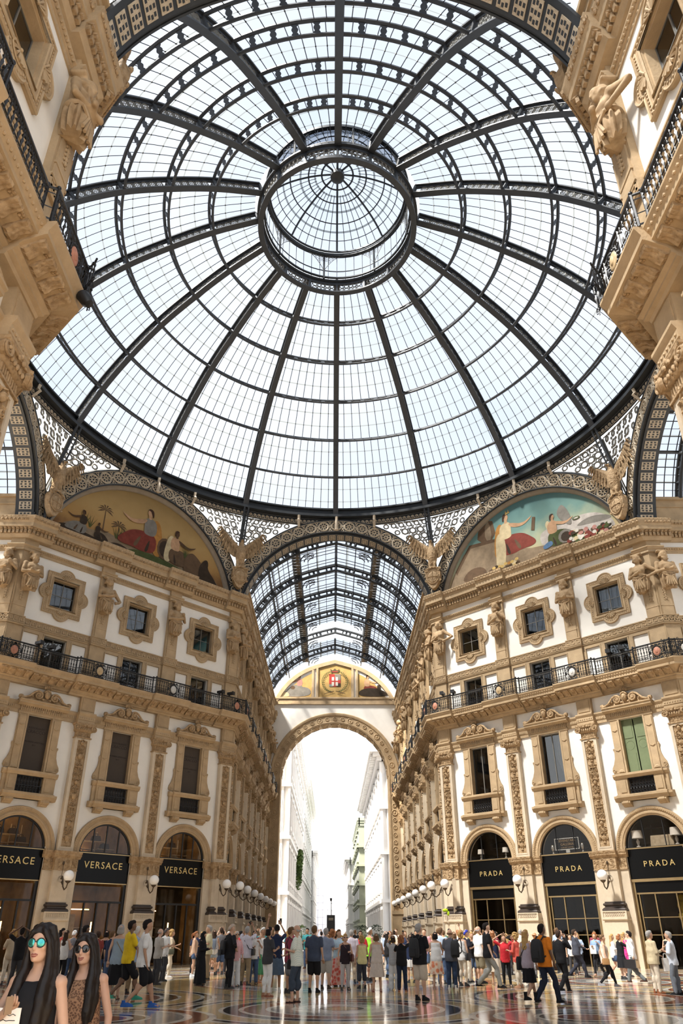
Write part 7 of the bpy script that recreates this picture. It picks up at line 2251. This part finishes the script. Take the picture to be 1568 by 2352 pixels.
person(11.06, 2.07, 1.55, -99, 'f', 'front', 'front', 'walk', ('roll',(.75,.74,.72)), ('brief',(.07,.11,.2)), ('long',(.42,.26,.10)), (.55,.33,.22), 'blonde woman in a white shirt and shorts looking at her phone', shoes=('shoe',(.75,.74,.72)))
person(11.10, 1.38, 1.55, -80, 'f', 'face', 'front', 'stand', ('short',(.012,.012,.014)), ('skirt',(.012,.012,.014)), ('bob',(.30,.12,.05)), (.55,.33,.22), 'ginger woman in a plain black dress on the right')
person(11.99, 3.31, 1.61, -80, 'f', 'down', 'down', 'stand', ('short',(.65,.05,.25)), ('skirt',(.65,.05,.25)), ('long',(.42,.26,.10)), (.55,.33,.22), 'woman in bright pink behind the black dress')
person(10.57, -1.23, 1.65, 55, 'm', 'down', 'swing', 'walk', ('long',(.75,.74,.72),.84,.01), ('trousers',(.13,.14,.14)), ('short',(.015,.011,.01)), (.55,.33,.22), 'man in a white shirt and grey trousers carrying a black briefcase', shoes=('shoe',(.06,.03,.02)), glasses=(.02,.02,.02))
person(9.44, -5.95, 1.65, -82, 'm', 'front', 'fwd', 'stand', ('long',(.62,.52,.34),.80,.04), ('trousers',(.68,.60,.48)), ('short',(.36,.34,.32)), (.55,.33,.22), 'grey-haired man in a beige jacket and cream trousers holding a white bag', shoes=('shoe',(.25,.09,.04)))
person(14.20, 4.23, 1.59, 147, 'f', 'front', 'face', 'contra', ('none',(.012,.012,.014)), ('slim',(.012,.012,.014)), ('bun',(.30,.12,.05)), (.55,.33,.22), 'woman in black with a camera by the right-hand shop window')
person(9.84, -6.42, 1.63, 57, 'm', 'cross', 'cross', 'contra', ('roll',(.62,.68,.78),.84,.015), ('trousers',(.15,.17,.20)), ('short',(.36,.34,.32)), (.55,.33,.22), 'grey-haired man in a pale blue shirt with folded arms at the right edge', shoes=('shoe',(.012,.012,.014)))
person(-7.93, -5.26, 1.83, -43, 'm', 'down', 'down', 'stand', ('none',(.75,.74,.72),.84,.02), ('trousers',(.07,.11,.2)), ('crop',(.015,.011,.01)), (.16,.085,.05), 'man in a white sleeveless shirt and sunglasses behind the two women', glasses=(.01,.01,.01))
person(-10.82, -2.82, 1.78, 1, 'm', 'head', 'head', 'stand', ('short',(.012,.012,.014)), ('trousers',(.05,.05,.055)), ('short',(.015,.011,.01)), (.16,.085,.05), 'man in black with both hands behind his head at the left edge')
person(-11.83, -0.97, 1.73, 31, 'f', 'down', 'front', 'stand', ('short',(.55,.45,.32)), ('trousers',(.68,.60,.48)), ('curly',(.42,.26,.10)), (.55,.33,.22), 'fair-haired woman in beige at the very left edge')
person(-10.40, -0.03, 1.78, -72, 'f', 'front', 'front', 'stand', ('short',(.70,.12,.09)), ('trousers',(.012,.012,.014)), ('long',(.015,.011,.01)), (.55,.33,.22), 'woman in a coral top between the two women in front')
person(-9.88, -1.05, 1.70, -22, 'f', 'front', 'down', 'stand', ('none',(.75,.74,.72)), ('slim',(.012,.012,.014)), ('long',(.05,.03,.02)), (.55,.33,.22), 'woman in a white top looking at her phone behind the taller front woman')
person(-10.12, 0.59, 1.71, -2, 'm', 'down', 'down', 'stand', ('short',(.16,.16,.17)), ('trousers',(.07,.11,.2)), ('cap',(.75,.74,.72)), (.55,.33,.22), 'man in a white cap behind the front women')
person(-8.72, -1.10, 1.67, 46, 'm', 'down', 'down', 'stand', ('short',(.25,.05,.04)), ('trousers',(.05,.05,.055)), ('short',(.05,.03,.02)), (.42,.24,.15), 'man in a dark red shirt behind the smiling woman')
person(-8.70, -0.11, 1.70, 16, 'f', 'down', 'down', 'stand', ('none',(.012,.012,.014)), ('trousers',(.07,.11,.2)), ('bob',(.015,.011,.01)), (.55,.33,.22), 'black-haired woman in black left of the blue-grey shirt')
person(-7.82, -2.52, 1.68, -25, 'm', 'down', 'down', 'stand', ('short',(.02,.03,.07)), ('trousers',(.07,.11,.2)), ('short',(.14,.08,.04)), (.55,.33,.22), 'man in navy partly behind the grey-haired woman')
person(-6.15, 4.95, 1.69, 0, 'm', 'hip', 'down', 'contra', ('short',(.02,.03,.07)), ('slim',(.012,.012,.014)), ('short',(.14,.08,.04)), (.55,.33,.22), 'brown-haired man in a navy top in the crowd left of the arch')
person(-7.02, 11.79, 1.68, 160, 'f', 'cross', 'cross', 'stand', ('short',(.60,.30,.32)), ('trousers',(.07,.11,.2)), ('long',(.42,.26,.10)), (.42,.24,.15), 'blonde woman in a dusty pink top in the crowd left of the arch')
person(-6.58, 10.29, 1.56, 0, 'f', 'hip', 'down', 'contra', ('short',(.55,.03,.04)), ('trousers',(.05,.05,.055)), ('pony',(.30,.12,.05)), (.62,.40,.29), 'auburn-haired woman in a red top in the crowd left of the arch')
person(-6.20, 10.85, 1.57, -40, 'f', 'hip', 'down', 'contra', ('short',(.5,.33,.05)), ('shorts',(.30,.22,.13)), ('long',(.14,.08,.04)), (.55,.33,.22), 'brown-haired woman in a mustard top in the crowd left of the arch')
person(-5.49, 8.41, 1.74, 20, 'm', 'up', 'up', 'stand', ('short',(.75,.74,.72)), ('shorts',(.30,.22,.13)), ('short',(.015,.011,.01)), (.55,.33,.22), 'dark-haired man in a white top in the crowd left of the arch')
person(-4.99, 6.74, 1.67, -170, 'm', 'hip', 'down', 'contra', ('short',(.012,.012,.014)), ('trousers',(.05,.05,.055)), ('cap',(.75,.74,.72)), (.55,.33,.22), 'man in a white cap in a black top in the crowd left of the arch')
person(-4.74, 7.43, 1.69, 0, 'f', 'front', 'front', 'stand', ('short',(.22,.035,.06)), ('shorts',(.07,.11,.2)), ('pony',(.30,.12,.05)), (.55,.33,.22), 'auburn-haired woman in a burgundy top in the crowd left of the arch')
person(-4.26, 5.09, 1.69, -40, 'm', 'face', 'down', 'stand', ('short',(.55,.03,.04)), ('slim',(.012,.012,.014)), ('short',(.015,.011,.01)), (.55,.33,.22), 'dark-haired man in a red top in the crowd left of the arch')
person(-4.36, 9.46, 1.69, 160, 'f', 'down', 'down', 'stand', ('short',(.55,.03,.04)), ('trousers',(.05,.05,.055)), ('long',(.42,.26,.10)), (.42,.24,.15), 'blonde woman in a red top in the crowd left of the arch')
person(-3.85, 6.97, 1.68, -40, 'f', 'up', 'up', 'stand', ('short',(.22,.035,.06)), ('slim',(.012,.012,.014)), ('long',(.14,.08,.04)), (.55,.33,.22), 'brown-haired woman in a burgundy top in the crowd left of the arch')
person(-3.55, 7.57, 1.79, -170, 'm', 'hip', 'down', 'contra', ('short',(.06,.30,.32)), ('trousers',(.07,.11,.2)), ('short',(.36,.34,.32)), (.62,.40,.29), 'grey-haired man in a turquoise top in the crowd left of the arch')
person(-3.49, 11.97, 1.64, -20, 'f', 'cross', 'cross', 'stand', ('short',(.16,.16,.17)), ('shorts',(.07,.11,.2)), ('long',(.42,.26,.10)), (.42,.24,.15), 'blonde woman in a grey top in the crowd left of the arch')
person(-3.24, 12.55, 1.73, 160, 'm', 'up', 'up', 'stand', ('short',(.05,.12,.06)), ('trousers',(.07,.11,.2)), ('short',(.36,.34,.32)), (.55,.33,.22), 'grey-haired man in a dark green top in the crowd left of the arch')
person(-2.78, 15.74, 1.71, 60, 'f', 'front', 'front', 'stand', ('short',(.06,.30,.32)), ('shorts',(.30,.22,.13)), ('long',(.42,.26,.10)), (.42,.24,.15), 'blonde woman in a turquoise top far back before the street arch')
person(-2.20, 9.92, 1.76, 60, 'm', 'cross', 'cross', 'stand', ('short',(.22,.035,.06)), ('slim',(.012,.012,.014)), ('short',(.36,.34,.32)), (.55,.33,.22), 'grey-haired man in a burgundy top far back before the street arch')
person(-1.53, 12.11, 1.84, 160, 'm', 'front', 'front', 'stand', ('short',(.06,.30,.32)), ('trousers',(.07,.11,.2)), ('short',(.015,.011,.01)), (.42,.24,.15), 'dark-haired man in a turquoise top far back before the street arch')
person(-1.48, 18.26, 1.59, 20, 'f', 'down', 'down', 'stand', ('short',(.06,.30,.32)), ('shorts',(.30,.22,.13)), ('bob',(.015,.011,.01)), (.62,.40,.29), 'dark-haired woman in a turquoise top far back before the street arch')
person(-0.85, 16.56, 1.69, 20, 'm', 'up', 'up', 'stand', ('short',(.38,.47,.62)), ('shorts',(.07,.11,.2)), ('short',(.015,.011,.01)), (.62,.40,.29), 'dark-haired man in a pale blue top far back before the street arch')
person(-0.43, 17.13, 1.56, -20, 'f', 'down', 'down', 'stand', ('short',(.16,.16,.17)), ('shorts',(.07,.11,.2)), ('long',(.14,.08,.04)), (.55,.33,.22), 'brown-haired woman in a grey top far back before the street arch')
person(-0.05, 12.82, 1.71, -20, 'f', 'down', 'down', 'stand', ('short',(.012,.012,.014)), ('trousers',(.05,.05,.055)), ('pony',(.30,.12,.05)), (.42,.24,.15), 'auburn-haired woman in a black top far back before the street arch')
person(0.26, 23.92, 1.77, 0, 'm', 'face', 'down', 'stand', ('short',(.5,.33,.05)), ('trousers',(.07,.11,.2)), ('short',(.015,.011,.01)), (.55,.33,.22), 'dark-haired man in a mustard top far back before the street arch')
person(0.41, 11.86, 1.70, -40, 'm', 'down', 'down', 'stand', ('short',(.02,.03,.07)), ('trousers',(.05,.05,.055)), ('cap',(.75,.74,.72)), (.62,.40,.29), 'man in a white cap in a navy top far back before the street arch')
person(1.26, 21.38, 1.79, -40, 'm', 'hip', 'down', 'contra', ('short',(.012,.012,.014)), ('shorts',(.30,.22,.13)), ('short',(.14,.08,.04)), (.42,.24,.15), 'brown-haired man in a black top far back before the street arch')
person(2.83, 16.32, 1.59, -20, 'f', 'up', 'up', 'stand', ('short',(.38,.47,.62)), ('shorts',(.07,.11,.2)), ('bob',(.015,.011,.01)), (.62,.40,.29), 'dark-haired woman in a pale blue top far back before the street arch')
person(2.67, 9.88, 1.69, 160, 'f', 'cross', 'cross', 'stand', ('short',(.5,.33,.05)), ('slim',(.012,.012,.014)), ('pony',(.30,.12,.05)), (.62,.40,.29), 'auburn-haired woman in a mustard top far back before the street arch')
person(3.18, 12.49, 1.81, 160, 'm', 'down', 'down', 'stand', ('short',(.68,.60,.48)), ('shorts',(.30,.22,.13)), ('short',(.14,.08,.04)), (.62,.40,.29), 'brown-haired man in a cream top in the crowd right of the arch')
person(3.31, 8.81, 1.69, -170, 'f', 'down', 'down', 'stand', ('short',(.02,.03,.07)), ('shorts',(.07,.11,.2)), ('long',(.14,.08,.04)), (.55,.33,.22), 'brown-haired woman in a navy top in the crowd right of the arch')
person(4.07, 12.84, 1.63, 20, 'f', 'cross', 'cross', 'stand', ('short',(.05,.12,.06)), ('slim',(.012,.012,.014)), ('bob',(.015,.011,.01)), (.55,.33,.22), 'dark-haired woman in a dark green top in the crowd right of the arch')
person(3.67, 6.87, 1.73, -170, 'm', 'down', 'down', 'stand', ('short',(.012,.012,.014)), ('trousers',(.07,.11,.2)), ('short',(.015,.011,.01)), (.42,.24,.15), 'dark-haired man in a black top in the crowd right of the arch')
person(3.76, 4.42, 1.76, 160, 'm', 'down', 'down', 'stand', ('short',(.60,.30,.32)), ('shorts',(.07,.11,.2)), ('short',(.14,.08,.04)), (.55,.33,.22), 'brown-haired man in a dusty pink top in the crowd right of the arch')
person(4.45, 7.24, 1.57, 60, 'f', 'cross', 'cross', 'stand', ('short',(.60,.30,.32)), ('trousers',(.05,.05,.055)), ('long',(.14,.08,.04)), (.55,.33,.22), 'brown-haired woman in a dusty pink top in the crowd right of the arch')
person(4.98, 9.05, 1.80, -70, 'm', 'face', 'down', 'stand', ('short',(.16,.16,.17)), ('trousers',(.05,.05,.055)), ('short',(.14,.08,.04)), (.42,.24,.15), 'brown-haired man in a grey top in the crowd right of the arch')
person(4.76, 5.83, 1.72, 60, 'm', 'hip', 'down', 'contra', ('short',(.5,.33,.05)), ('shorts',(.07,.11,.2)), ('short',(.14,.08,.04)), (.55,.33,.22), 'brown-haired man in a mustard top in the crowd right of the arch')
person(5.63, 9.71, 1.78, 20, 'm', 'face', 'down', 'stand', ('short',(.05,.12,.06)), ('trousers',(.05,.05,.055)), ('short',(.015,.011,.01)), (.55,.33,.22), 'dark-haired man in a dark green top in the crowd right of the arch')
person(5.17, 4.08, 1.71, 20, 'f', 'front', 'front', 'stand', ('short',(.75,.74,.72)), ('shorts',(.30,.22,.13)), ('pony',(.30,.12,.05)), (.55,.33,.22), 'auburn-haired woman in a white top in the crowd right of the arch')
person(6.94, 12.67, 1.75, 0, 'm', 'down', 'down', 'stand', ('short',(.5,.33,.05)), ('slim',(.012,.012,.014)), ('short',(.36,.34,.32)), (.42,.24,.15), 'grey-haired man in a mustard top in the crowd right of the arch')
person(6.28, 7.24, 1.71, -40, 'f', 'cross', 'cross', 'stand', ('short',(.05,.12,.06)), ('trousers',(.07,.11,.2)), ('long',(.14,.08,.04)), (.55,.33,.22), 'brown-haired woman in a dark green top in the crowd right of the arch')
person(6.08, 4.30, 1.68, 0, 'f', 'up', 'up', 'stand', ('short',(.012,.012,.014)), ('slim',(.012,.012,.014)), ('bob',(.015,.011,.01)), (.55,.33,.22), 'dark-haired woman in a black top in the crowd right of the arch')
person(7.82, 12.21, 1.76, 0, 'm', 'face', 'down', 'stand', ('short',(.55,.03,.04)), ('slim',(.012,.012,.014)), ('short',(.14,.08,.04)), (.62,.40,.29), 'brown-haired man in a red top in the crowd right of the arch')
person(7.72, 9.35, 1.61, 0, 'f', 'up', 'up', 'stand', ('short',(.60,.30,.32)), ('trousers',(.05,.05,.055)), ('bob',(.015,.011,.01)), (.62,.40,.29), 'dark-haired woman in a dusty pink top in the crowd right of the arch')
person(7.61, 8.02, 1.66, 60, 'f', 'hip', 'down', 'contra', ('short',(.22,.035,.06)), ('shorts',(.30,.22,.13)), ('bob',(.015,.011,.01)), (.55,.33,.22), 'dark-haired woman in a burgundy top in the crowd right of the arch')
person(7.44, 5.03, 1.57, -20, 'f', 'down', 'down', 'stand', ('short',(.22,.035,.06)), ('trousers',(.05,.05,.055)), ('long',(.42,.26,.10)), (.55,.33,.22), 'blonde woman in a burgundy top in the crowd right of the arch')
person(8.71, 7.74, 1.75, -20, 'm', 'face', 'down', 'stand', ('short',(.68,.60,.48)), ('trousers',(.05,.05,.055)), ('short',(.36,.34,.32)), (.55,.33,.22), 'grey-haired man in a cream top near the right shop fronts')
person(9.47, 7.07, 1.57, -20, 'f', 'face', 'down', 'stand', ('short',(.5,.33,.05)), ('trousers',(.07,.11,.2)), ('bob',(.015,.011,.01)), (.62,.40,.29), 'dark-haired woman in a mustard top near the right shop fronts')
person(10.18, 6.82, 1.80, -70, 'm', 'face', 'down', 'stand', ('short',(.38,.47,.62)), ('slim',(.012,.012,.014)), ('short',(.14,.08,.04)), (.55,.33,.22), 'brown-haired man in a pale blue top near the right shop fronts')
person(11.05, 6.57, 1.59, 160, 'f', 'cross', 'cross', 'stand', ('short',(.38,.47,.62)), ('slim',(.012,.012,.014)), ('long',(.42,.26,.10)), (.55,.33,.22), 'blonde woman in a pale blue top near the right shop fronts')
person(12.42, 8.29, 1.67, -20, 'm', 'down', 'down', 'stand', ('short',(.22,.035,.06)), ('trousers',(.05,.05,.055)), ('short',(.14,.08,.04)), (.42,.24,.15), 'brown-haired man in a burgundy top near the right shop fronts')
# the two women close to the camera
def locks_mesh(f=1):
    me = hair_mesh('long', 1, .010); mb = MB()
    for s in (-1, 1):
        mb.tube([(s * .014, .072, 1.745), (s * .048, .082, 1.722), (s * .074, .064, 1.66), (s * .082, .045, 1.58), (s * .086, .045, 1.50), (s * .095, .075, 1.42), (s * .10, .105, 1.32), (s * .095, .115, 1.18), (s * .09, .11, 1.06)], [.014, .020, .022, .026, .032, .040, .044, .040, .014], 9)
        mb.tube([(s * .012, .03, 1.765), (s * .06, .02, 1.74), (s * .080, .0, 1.64), (s * .088, -.01, 1.52), (s * .115, .02, 1.40), (s * .125, .06, 1.25), (s * .12, .08, 1.1)], [.02, .032, .036, .045, .050, .045, .012], 9)
    t = MB(); t.v = [tuple(v.co) for v in me.vertices]; t.f = [tuple(p.vertices) for p in me.polygons]; t.mi = [0] * len(t.f)
    k = len(t.v); t.v += mb.v; t.f += [tuple(i + k for i in q) for q in mb.f]; t.mi += mb.mi
    return voxel(t, .009, NEUT, 'hair', .004, 34, 6)
def lips_mesh(smile):
    mb = MB()
    mb.tube([(-.026, .100, 1.577 + smile), (-.01, .1085, 1.580), (0, .1085, 1.578), (.01, .1085, 1.580), (.026, .100, 1.577 + smile)], [.002, .0055, .005, .0055, .002], 6)
    mb.tube([(-.024, .099, 1.573 + smile), (-.01, .107, 1.567), (0, .108, 1.566), (.01, .107, 1.567), (.024, .099, 1.573 + smile)], [.002, .0055, .006, .0055, .002], 6)
    return mb.mesh('lips', NEUT, 60)
def big_glasses():
    mb = MB()
    for s in (-1, 1):
        M = Matrix.Translation((s * .034, .104, 1.648)) @ Matrix.Rotation(-s * .18, 4, 'Z')
        mb.ball((0, 0, 0), .030, .007, .027, 16, 8, 0, M)
        mb.tube([(.031 * cos(a), 0, .028 * sin(a)) for a in [pi * i / 9 for i in range(18)]], .0035, 5, True, 1, 1.0, M)
        mb.tube([(s * .064, .096, 1.655), (s * .080, .05, 1.655), (s * .083, -.02, 1.645)], .0035, 4, mi=1)
    mb.tube([(-.006, .112, 1.655), (.006, .112, 1.655)], .0035, 4, mi=1)
    return mb
def front_woman(x, y, h, face, aR, aL, top, bot, skin, label, lens, smile, tilt, lean=0):
    b = link('person', body_mesh(aR, aL, 'stand', 1, tilt, .0095), None, (x, y, 0), radians(face))
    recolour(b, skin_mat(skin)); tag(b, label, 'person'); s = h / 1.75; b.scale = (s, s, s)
    b.rotation_euler = (0, lean, radians(face))
    part('shirt', top_mesh(aR, aL, 1, 'none', .84, .012, .006, .011), cloth(top), b)
    part('skirt', bottom_mesh(bot[0], 'stand', 1), cloth(bot[1]), b)
    H = Matrix.Translation((0, .012, 1.52)) @ Matrix.Rotation(tilt, 4, 'X') @ Matrix.Translation((0, 0, -1.52))
    part('hair', cached('locks', locks_mesh), HAIRM, b)
    part('lips', lips_mesh(smile), cloth((.22, .07, .06)), b)
    g = link('sunglasses', big_glasses().mesh('sunglasses', [lens, BLACK], 60), b)
    for sx in (-1, 1): part('shoe', cached(('shoe', 'sandal'), lambda: shoe_mesh('sandal')), cloth((.05, .04, .04)), b, (sx * .115, -.02, 0))
    return b
HAIRM = mat('dark_brown_hair', (.008, .005, .0045), .45, var=.5, vscale=20, spec=.25)
TEAL = mat('mirrored_teal_lens', (.10, .55, .52), .08, .85, var=.5, vscale=9)
BLKL = mat('black_lens', (.006, .006, .007), .08, spec=.6)
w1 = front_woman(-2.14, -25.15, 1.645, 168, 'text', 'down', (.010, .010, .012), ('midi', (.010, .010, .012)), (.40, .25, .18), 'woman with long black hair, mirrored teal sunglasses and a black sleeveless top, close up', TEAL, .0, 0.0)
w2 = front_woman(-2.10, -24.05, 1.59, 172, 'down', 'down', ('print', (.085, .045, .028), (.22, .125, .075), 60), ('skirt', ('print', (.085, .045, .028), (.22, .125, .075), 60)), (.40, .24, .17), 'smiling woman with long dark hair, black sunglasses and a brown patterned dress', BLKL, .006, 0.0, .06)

# ------------------------------------------------------------------ things they carry (each its own object)
bpy.context.view_layer.update()
PEOPLE = {o['label']: o for o in COL.objects if o.get('category') == 'person'}
def find(s): return [o for l, o in PEOPLE.items() if s in l][0]
def carry(who, name, mb, m, label, cat, loc=(0, 0, 0), rz=0, ang=40):
    b = find(who) if isinstance(who, str) else who
    s = b.scale[2]; M = Matrix.Translation(b.location) @ Matrix.Rotation(b.rotation_euler.z, 4, 'Z')
    p = M @ (Vector(loc) * s)
    o = link(name, mb.mesh(name, m, ang), None, p, b.rotation_euler.z + rz); o.scale = (s, s, s)
    return tag(o, label, cat)
def backpack(w=.15, h=.46, d=.15):
    mb = MB(); P = lambda x, y: [(x * a, y0 + y * b, z) for a, y0, b, z in ()]
    rg = []
    for z, k, e in ((.94, .80, .8), (.98, 1, 1), (1.15, 1.02, 1.05), (1.30, .98, .9), (1.38, .85, .65), (1.42, .5, .3)):
        zz = 1.42 - (1.42 - z) * h / .48
        rg.append([(w * k * sgn_pow(cos(a)), -.235 + d * .55 * e * sgn_pow(sin(a)), zz) for a in [2 * pi * i / 20 for i in range(20)]])
    mb.loft(rg, caps=True)
    for s in (-1, 1): mb.tube([(s * .09, -.16, 1.40), (s * .11, -.08, 1.475), (s * .12, .02, 1.465), (s * .13, .105, 1.38), (s * .14, .12, 1.22), (s * .15, .02, 1.08), (s * .12, -.16, 1.02)], .019, 5)
    rg = [[(w * .7 * sgn_pow(cos(a)), -.33 + .03 * sgn_pow(sin(a)), z) for a in [2 * pi * i / 12 for i in range(12)]] for z in (1.0, 1.16)]
    mb.loft(rg, caps=True)
    return mb
def sgn_pow(v): return (abs(v) ** .6) * (1 if v >= 0 else -1)
def shoulder_bag(side, w=.15, h=.2, z=.86, y=-.02):
    mb = MB(); x = side * .26
    mb.loft([[(x + .055 * sgn_pow(cos(a)) * k, y + w * sgn_pow(sin(a)) * k, zz) for a in [2 * pi * i / 16 for i in range(16)]] for zz, k in ((z - h * .5, .8), (z - h * .45, 1), (z + h * .3, 1), (z + h * .5, .75))], caps=True)
    mb.tube([(x, y + .1, z + h * .45), (side * .18, .13, 1.12), (-side * .02, .135, 1.33), (-side * .12, .03, 1.475), (-side * .04, -.12, 1.33), (side * .14, -.14, 1.08), (x, y - .1, z + h * .45)], .013, 5)
    return mb
def hand_bag(side, w=.12, h=.22, top=.86, y=.05):
    mb = MB(); x = side * .27
    mb.box(x - .045, x + .045, y - w, y + w, top - h - .1, top - .1)
    mb.tube([(x, y - w * .6, top - .1), (x, y - w * .4, top + .02), (x, y + w * .4, top + .02), (x, y + w * .6, top - .1)], .009, 5)
    return mb
def phone(loc):
    mb = MB(); mb.box(-.037, .037, -.006, .006, -.075, .075); return mb
def camera_(): 
    mb = MB(); mb.box(-.065, .065, -.03, .03, -.045, .045); mb.box(-.025, .025, -.03, .02, .045, .065); mb.lathe([(.001, .10), (.035, .10), (.038, .02), (.001, .02)], 12, M=Matrix.Rotation(-pi / 2, 4, 'X')); return mb
LEA = mat('black_leather', (.012, .011, .012), .5); TANL = mat('tan_leather', (.30, .16, .06), .5, var=.2); BRL = mat('brown_leather', (.13, .045, .035), .5, var=.2); NYL = mat('black_nylon', (.015, .015, .017), .7, var=.2); PLUM = mat('plum_nylon', (.16, .03, .09), .7, var=.2); PAPER = mat('white_paper', (.75, .73, .70), .8, var=.05)
carry('orange T-shirt', 'backpack', backpack(.17, .52, .17), NYL, 'big black backpack on the man in the orange T-shirt', 'backpack')
carry('black polo and beige', 'backpack', backpack(.14), NYL, 'black backpack on the grey-haired man in the black polo', 'backpack')
carry('plum backpack', 'backpack', backpack(.13), PLUM, 'plum backpack on the man in the brown hat', 'backpack')
carry('small backpack', 'backpack', backpack(.11, .36, .11), NYL, 'small black backpack on the curly-haired woman by the shop doors', 'backpack')
carry('grey polo shirt and blue jeans', 'backpack', backpack(.14, .5, .14), NYL, 'black backpack slung beside the balding man in the grey polo', 'backpack', (.20, .04, 0))
carry('long-haired girl', 'backpack', backpack(.12, .36, .11), mat('denim_bag', (.16, .19, .24), .8), 'grey denim backpack on the long-haired girl in pale shorts', 'backpack')
carry('black shirt and black trousers', 'backpack', backpack(.12, .4, .1), NYL, 'dark backpack behind the man with a hand on his hip', 'backpack', (-.1, .02, -.1))
carry('stout bald man', 'shoulder_bag', shoulder_bag(1, .14, .24, .84, .05), LEA, 'black shoulder bag hanging at the front of the stout bald man', 'bag', (-.1, .12, 0))
carry('striped white shirt and khaki', 'shoulder_bag', shoulder_bag(1, .12, .2, .98), LEA, 'black camera bag at the hip of the man in the striped shirt', 'bag')
carry('blue-grey sleeveless', 'shoulder_bag', shoulder_bag(1, .13, .22, .84), mat('khaki_bag', (.22, .17, .11), .7), 'khaki bag on a black strap across the grey-haired woman in blue-grey', 'bag')
carry('black top and pale trousers', 'shoulder_bag', shoulder_bag(-1, .15, .24, 1.0), BRL, 'brown handbag under the arm of the blonde woman in sunglasses', 'bag')
carry('woman all in white', 'shoulder_bag', shoulder_bag(1, .14, .24, .92), TANL, 'tan handbag of the woman all in white', 'bag')
carry('beige vest', 'shoulder_bag', shoulder_bag(1, .14, .22, .86), TANL, 'tan bag swinging on the woman in the beige vest', 'bag')
carry('lilac vest', 'shoulder_bag', shoulder_bag(-1, .14, .34, .92), NYL, 'large black tote on the shoulder of the woman in the lilac vest', 'bag')
carry('black shoulder bag', 'shoulder_bag', shoulder_bag(1, .13, .24, .92), LEA, 'black bag of the blonde woman in a white vest', 'bag')
carry('cream trousers by the left', 'shoulder_bag', shoulder_bag(1, .14, .2, .95), mat('olive_bag', (.08, .08, .05), .7), 'olive bag of the curly blonde woman by the left shop', 'bag')
carry('black briefcase', 'briefcase', hand_bag(-1, .20, .30, .90), LEA, 'black briefcase in the hand of the man in the white shirt', 'bag')
carry('white bag', 'carrier_bag', hand_bag(1, .11, .36, .98, .34), PAPER, 'white paper carrier bag held by the man in the beige jacket', 'bag', (-.12, 0, .1))
carry('holding papers', 'paper_sheet', (lambda m: (m.box(-.13, .13, -.01, .01, -.17, .17), m)[1])(MB()), PAPER, 'white papers held by the red-haired woman in denim', 'paper', (.05, .30, 1.08), .3)
carry('all in black with his phone', 'shoulder_bag', hand_bag(-1, .12, .2, .90), LEA, 'grey pouch in the hand of the man all in black', 'bag')
carry('holding a camera overhead', 'camera', camera_(), LEA, 'black camera held overhead by the man in the striped shirt', 'camera', (0, .32, 1.86))
carry('aiming a camera', 'camera', camera_(), LEA, 'small camera at the face of the blonde woman in coral', 'camera', (.02, .27, 1.60))
carry('by the right-hand shop window', 'camera', camera_(), LEA, 'black camera of the woman by the right-hand shop window', 'camera', (-.06, .27, 1.58))
carry('hooped top', 'phone', phone(0), LEA, 'phone held up by the woman in the hooped top', 'phone', (0, .33, 1.86))
carry('auburn-haired woman in a black', 'phone', phone(0), LEA, 'phone raised by the auburn-haired woman in black', 'phone', (.06, .33, 1.86))
carry('denim skirt stretching', 'phone', phone(0), LEA, 'phone held high by the woman in the denim skirt', 'phone', (.1, .34, 1.86), .2)
carry(w1, 'phone', phone(0), mat('gold_phone', (.30, .22, .16), .3, .6), 'gold phone in the hand of the woman in mirrored sunglasses', 'phone', (-.05, .37, 1.30), 1.1).scale = (.62, .62, .62)
lf = carry(w1, 'leaflet', (lambda m: (m.box(-.12, .12, -.003, .003, -.16, .07), m)[1])(MB()), PAPER, 'white leaflet held against the black top of the woman in mirrored sunglasses', 'paper', (.11, .17, 1.20), .1)
mb = MB(); r2 = random.Random(8)
for i in range(3): mb.tube([(-.09 + .02 * j, .005, .03 - .03 * i + .012 * (r2.random() - .5)) for j in range(9)], .002, 4)
link('scribble', mb.mesh('scribble', LEA), lf)
mb = MB(); mb.ball((0, 0, 0), .10, .05, .06, 10, 6); mb.ball((.1, 0, -.1), .05, .03, .08, 8, 6)
tag(link('flying_toy', mb.mesh('flying_toy', mat('neon_yellow', (.55, .75, .02), .5)), None, (3.82, -2.0, 2.33)), 'neon yellow flying toy in the air before the right arcade corner', 'toy')

bpy.data.scenes.remove(TS)
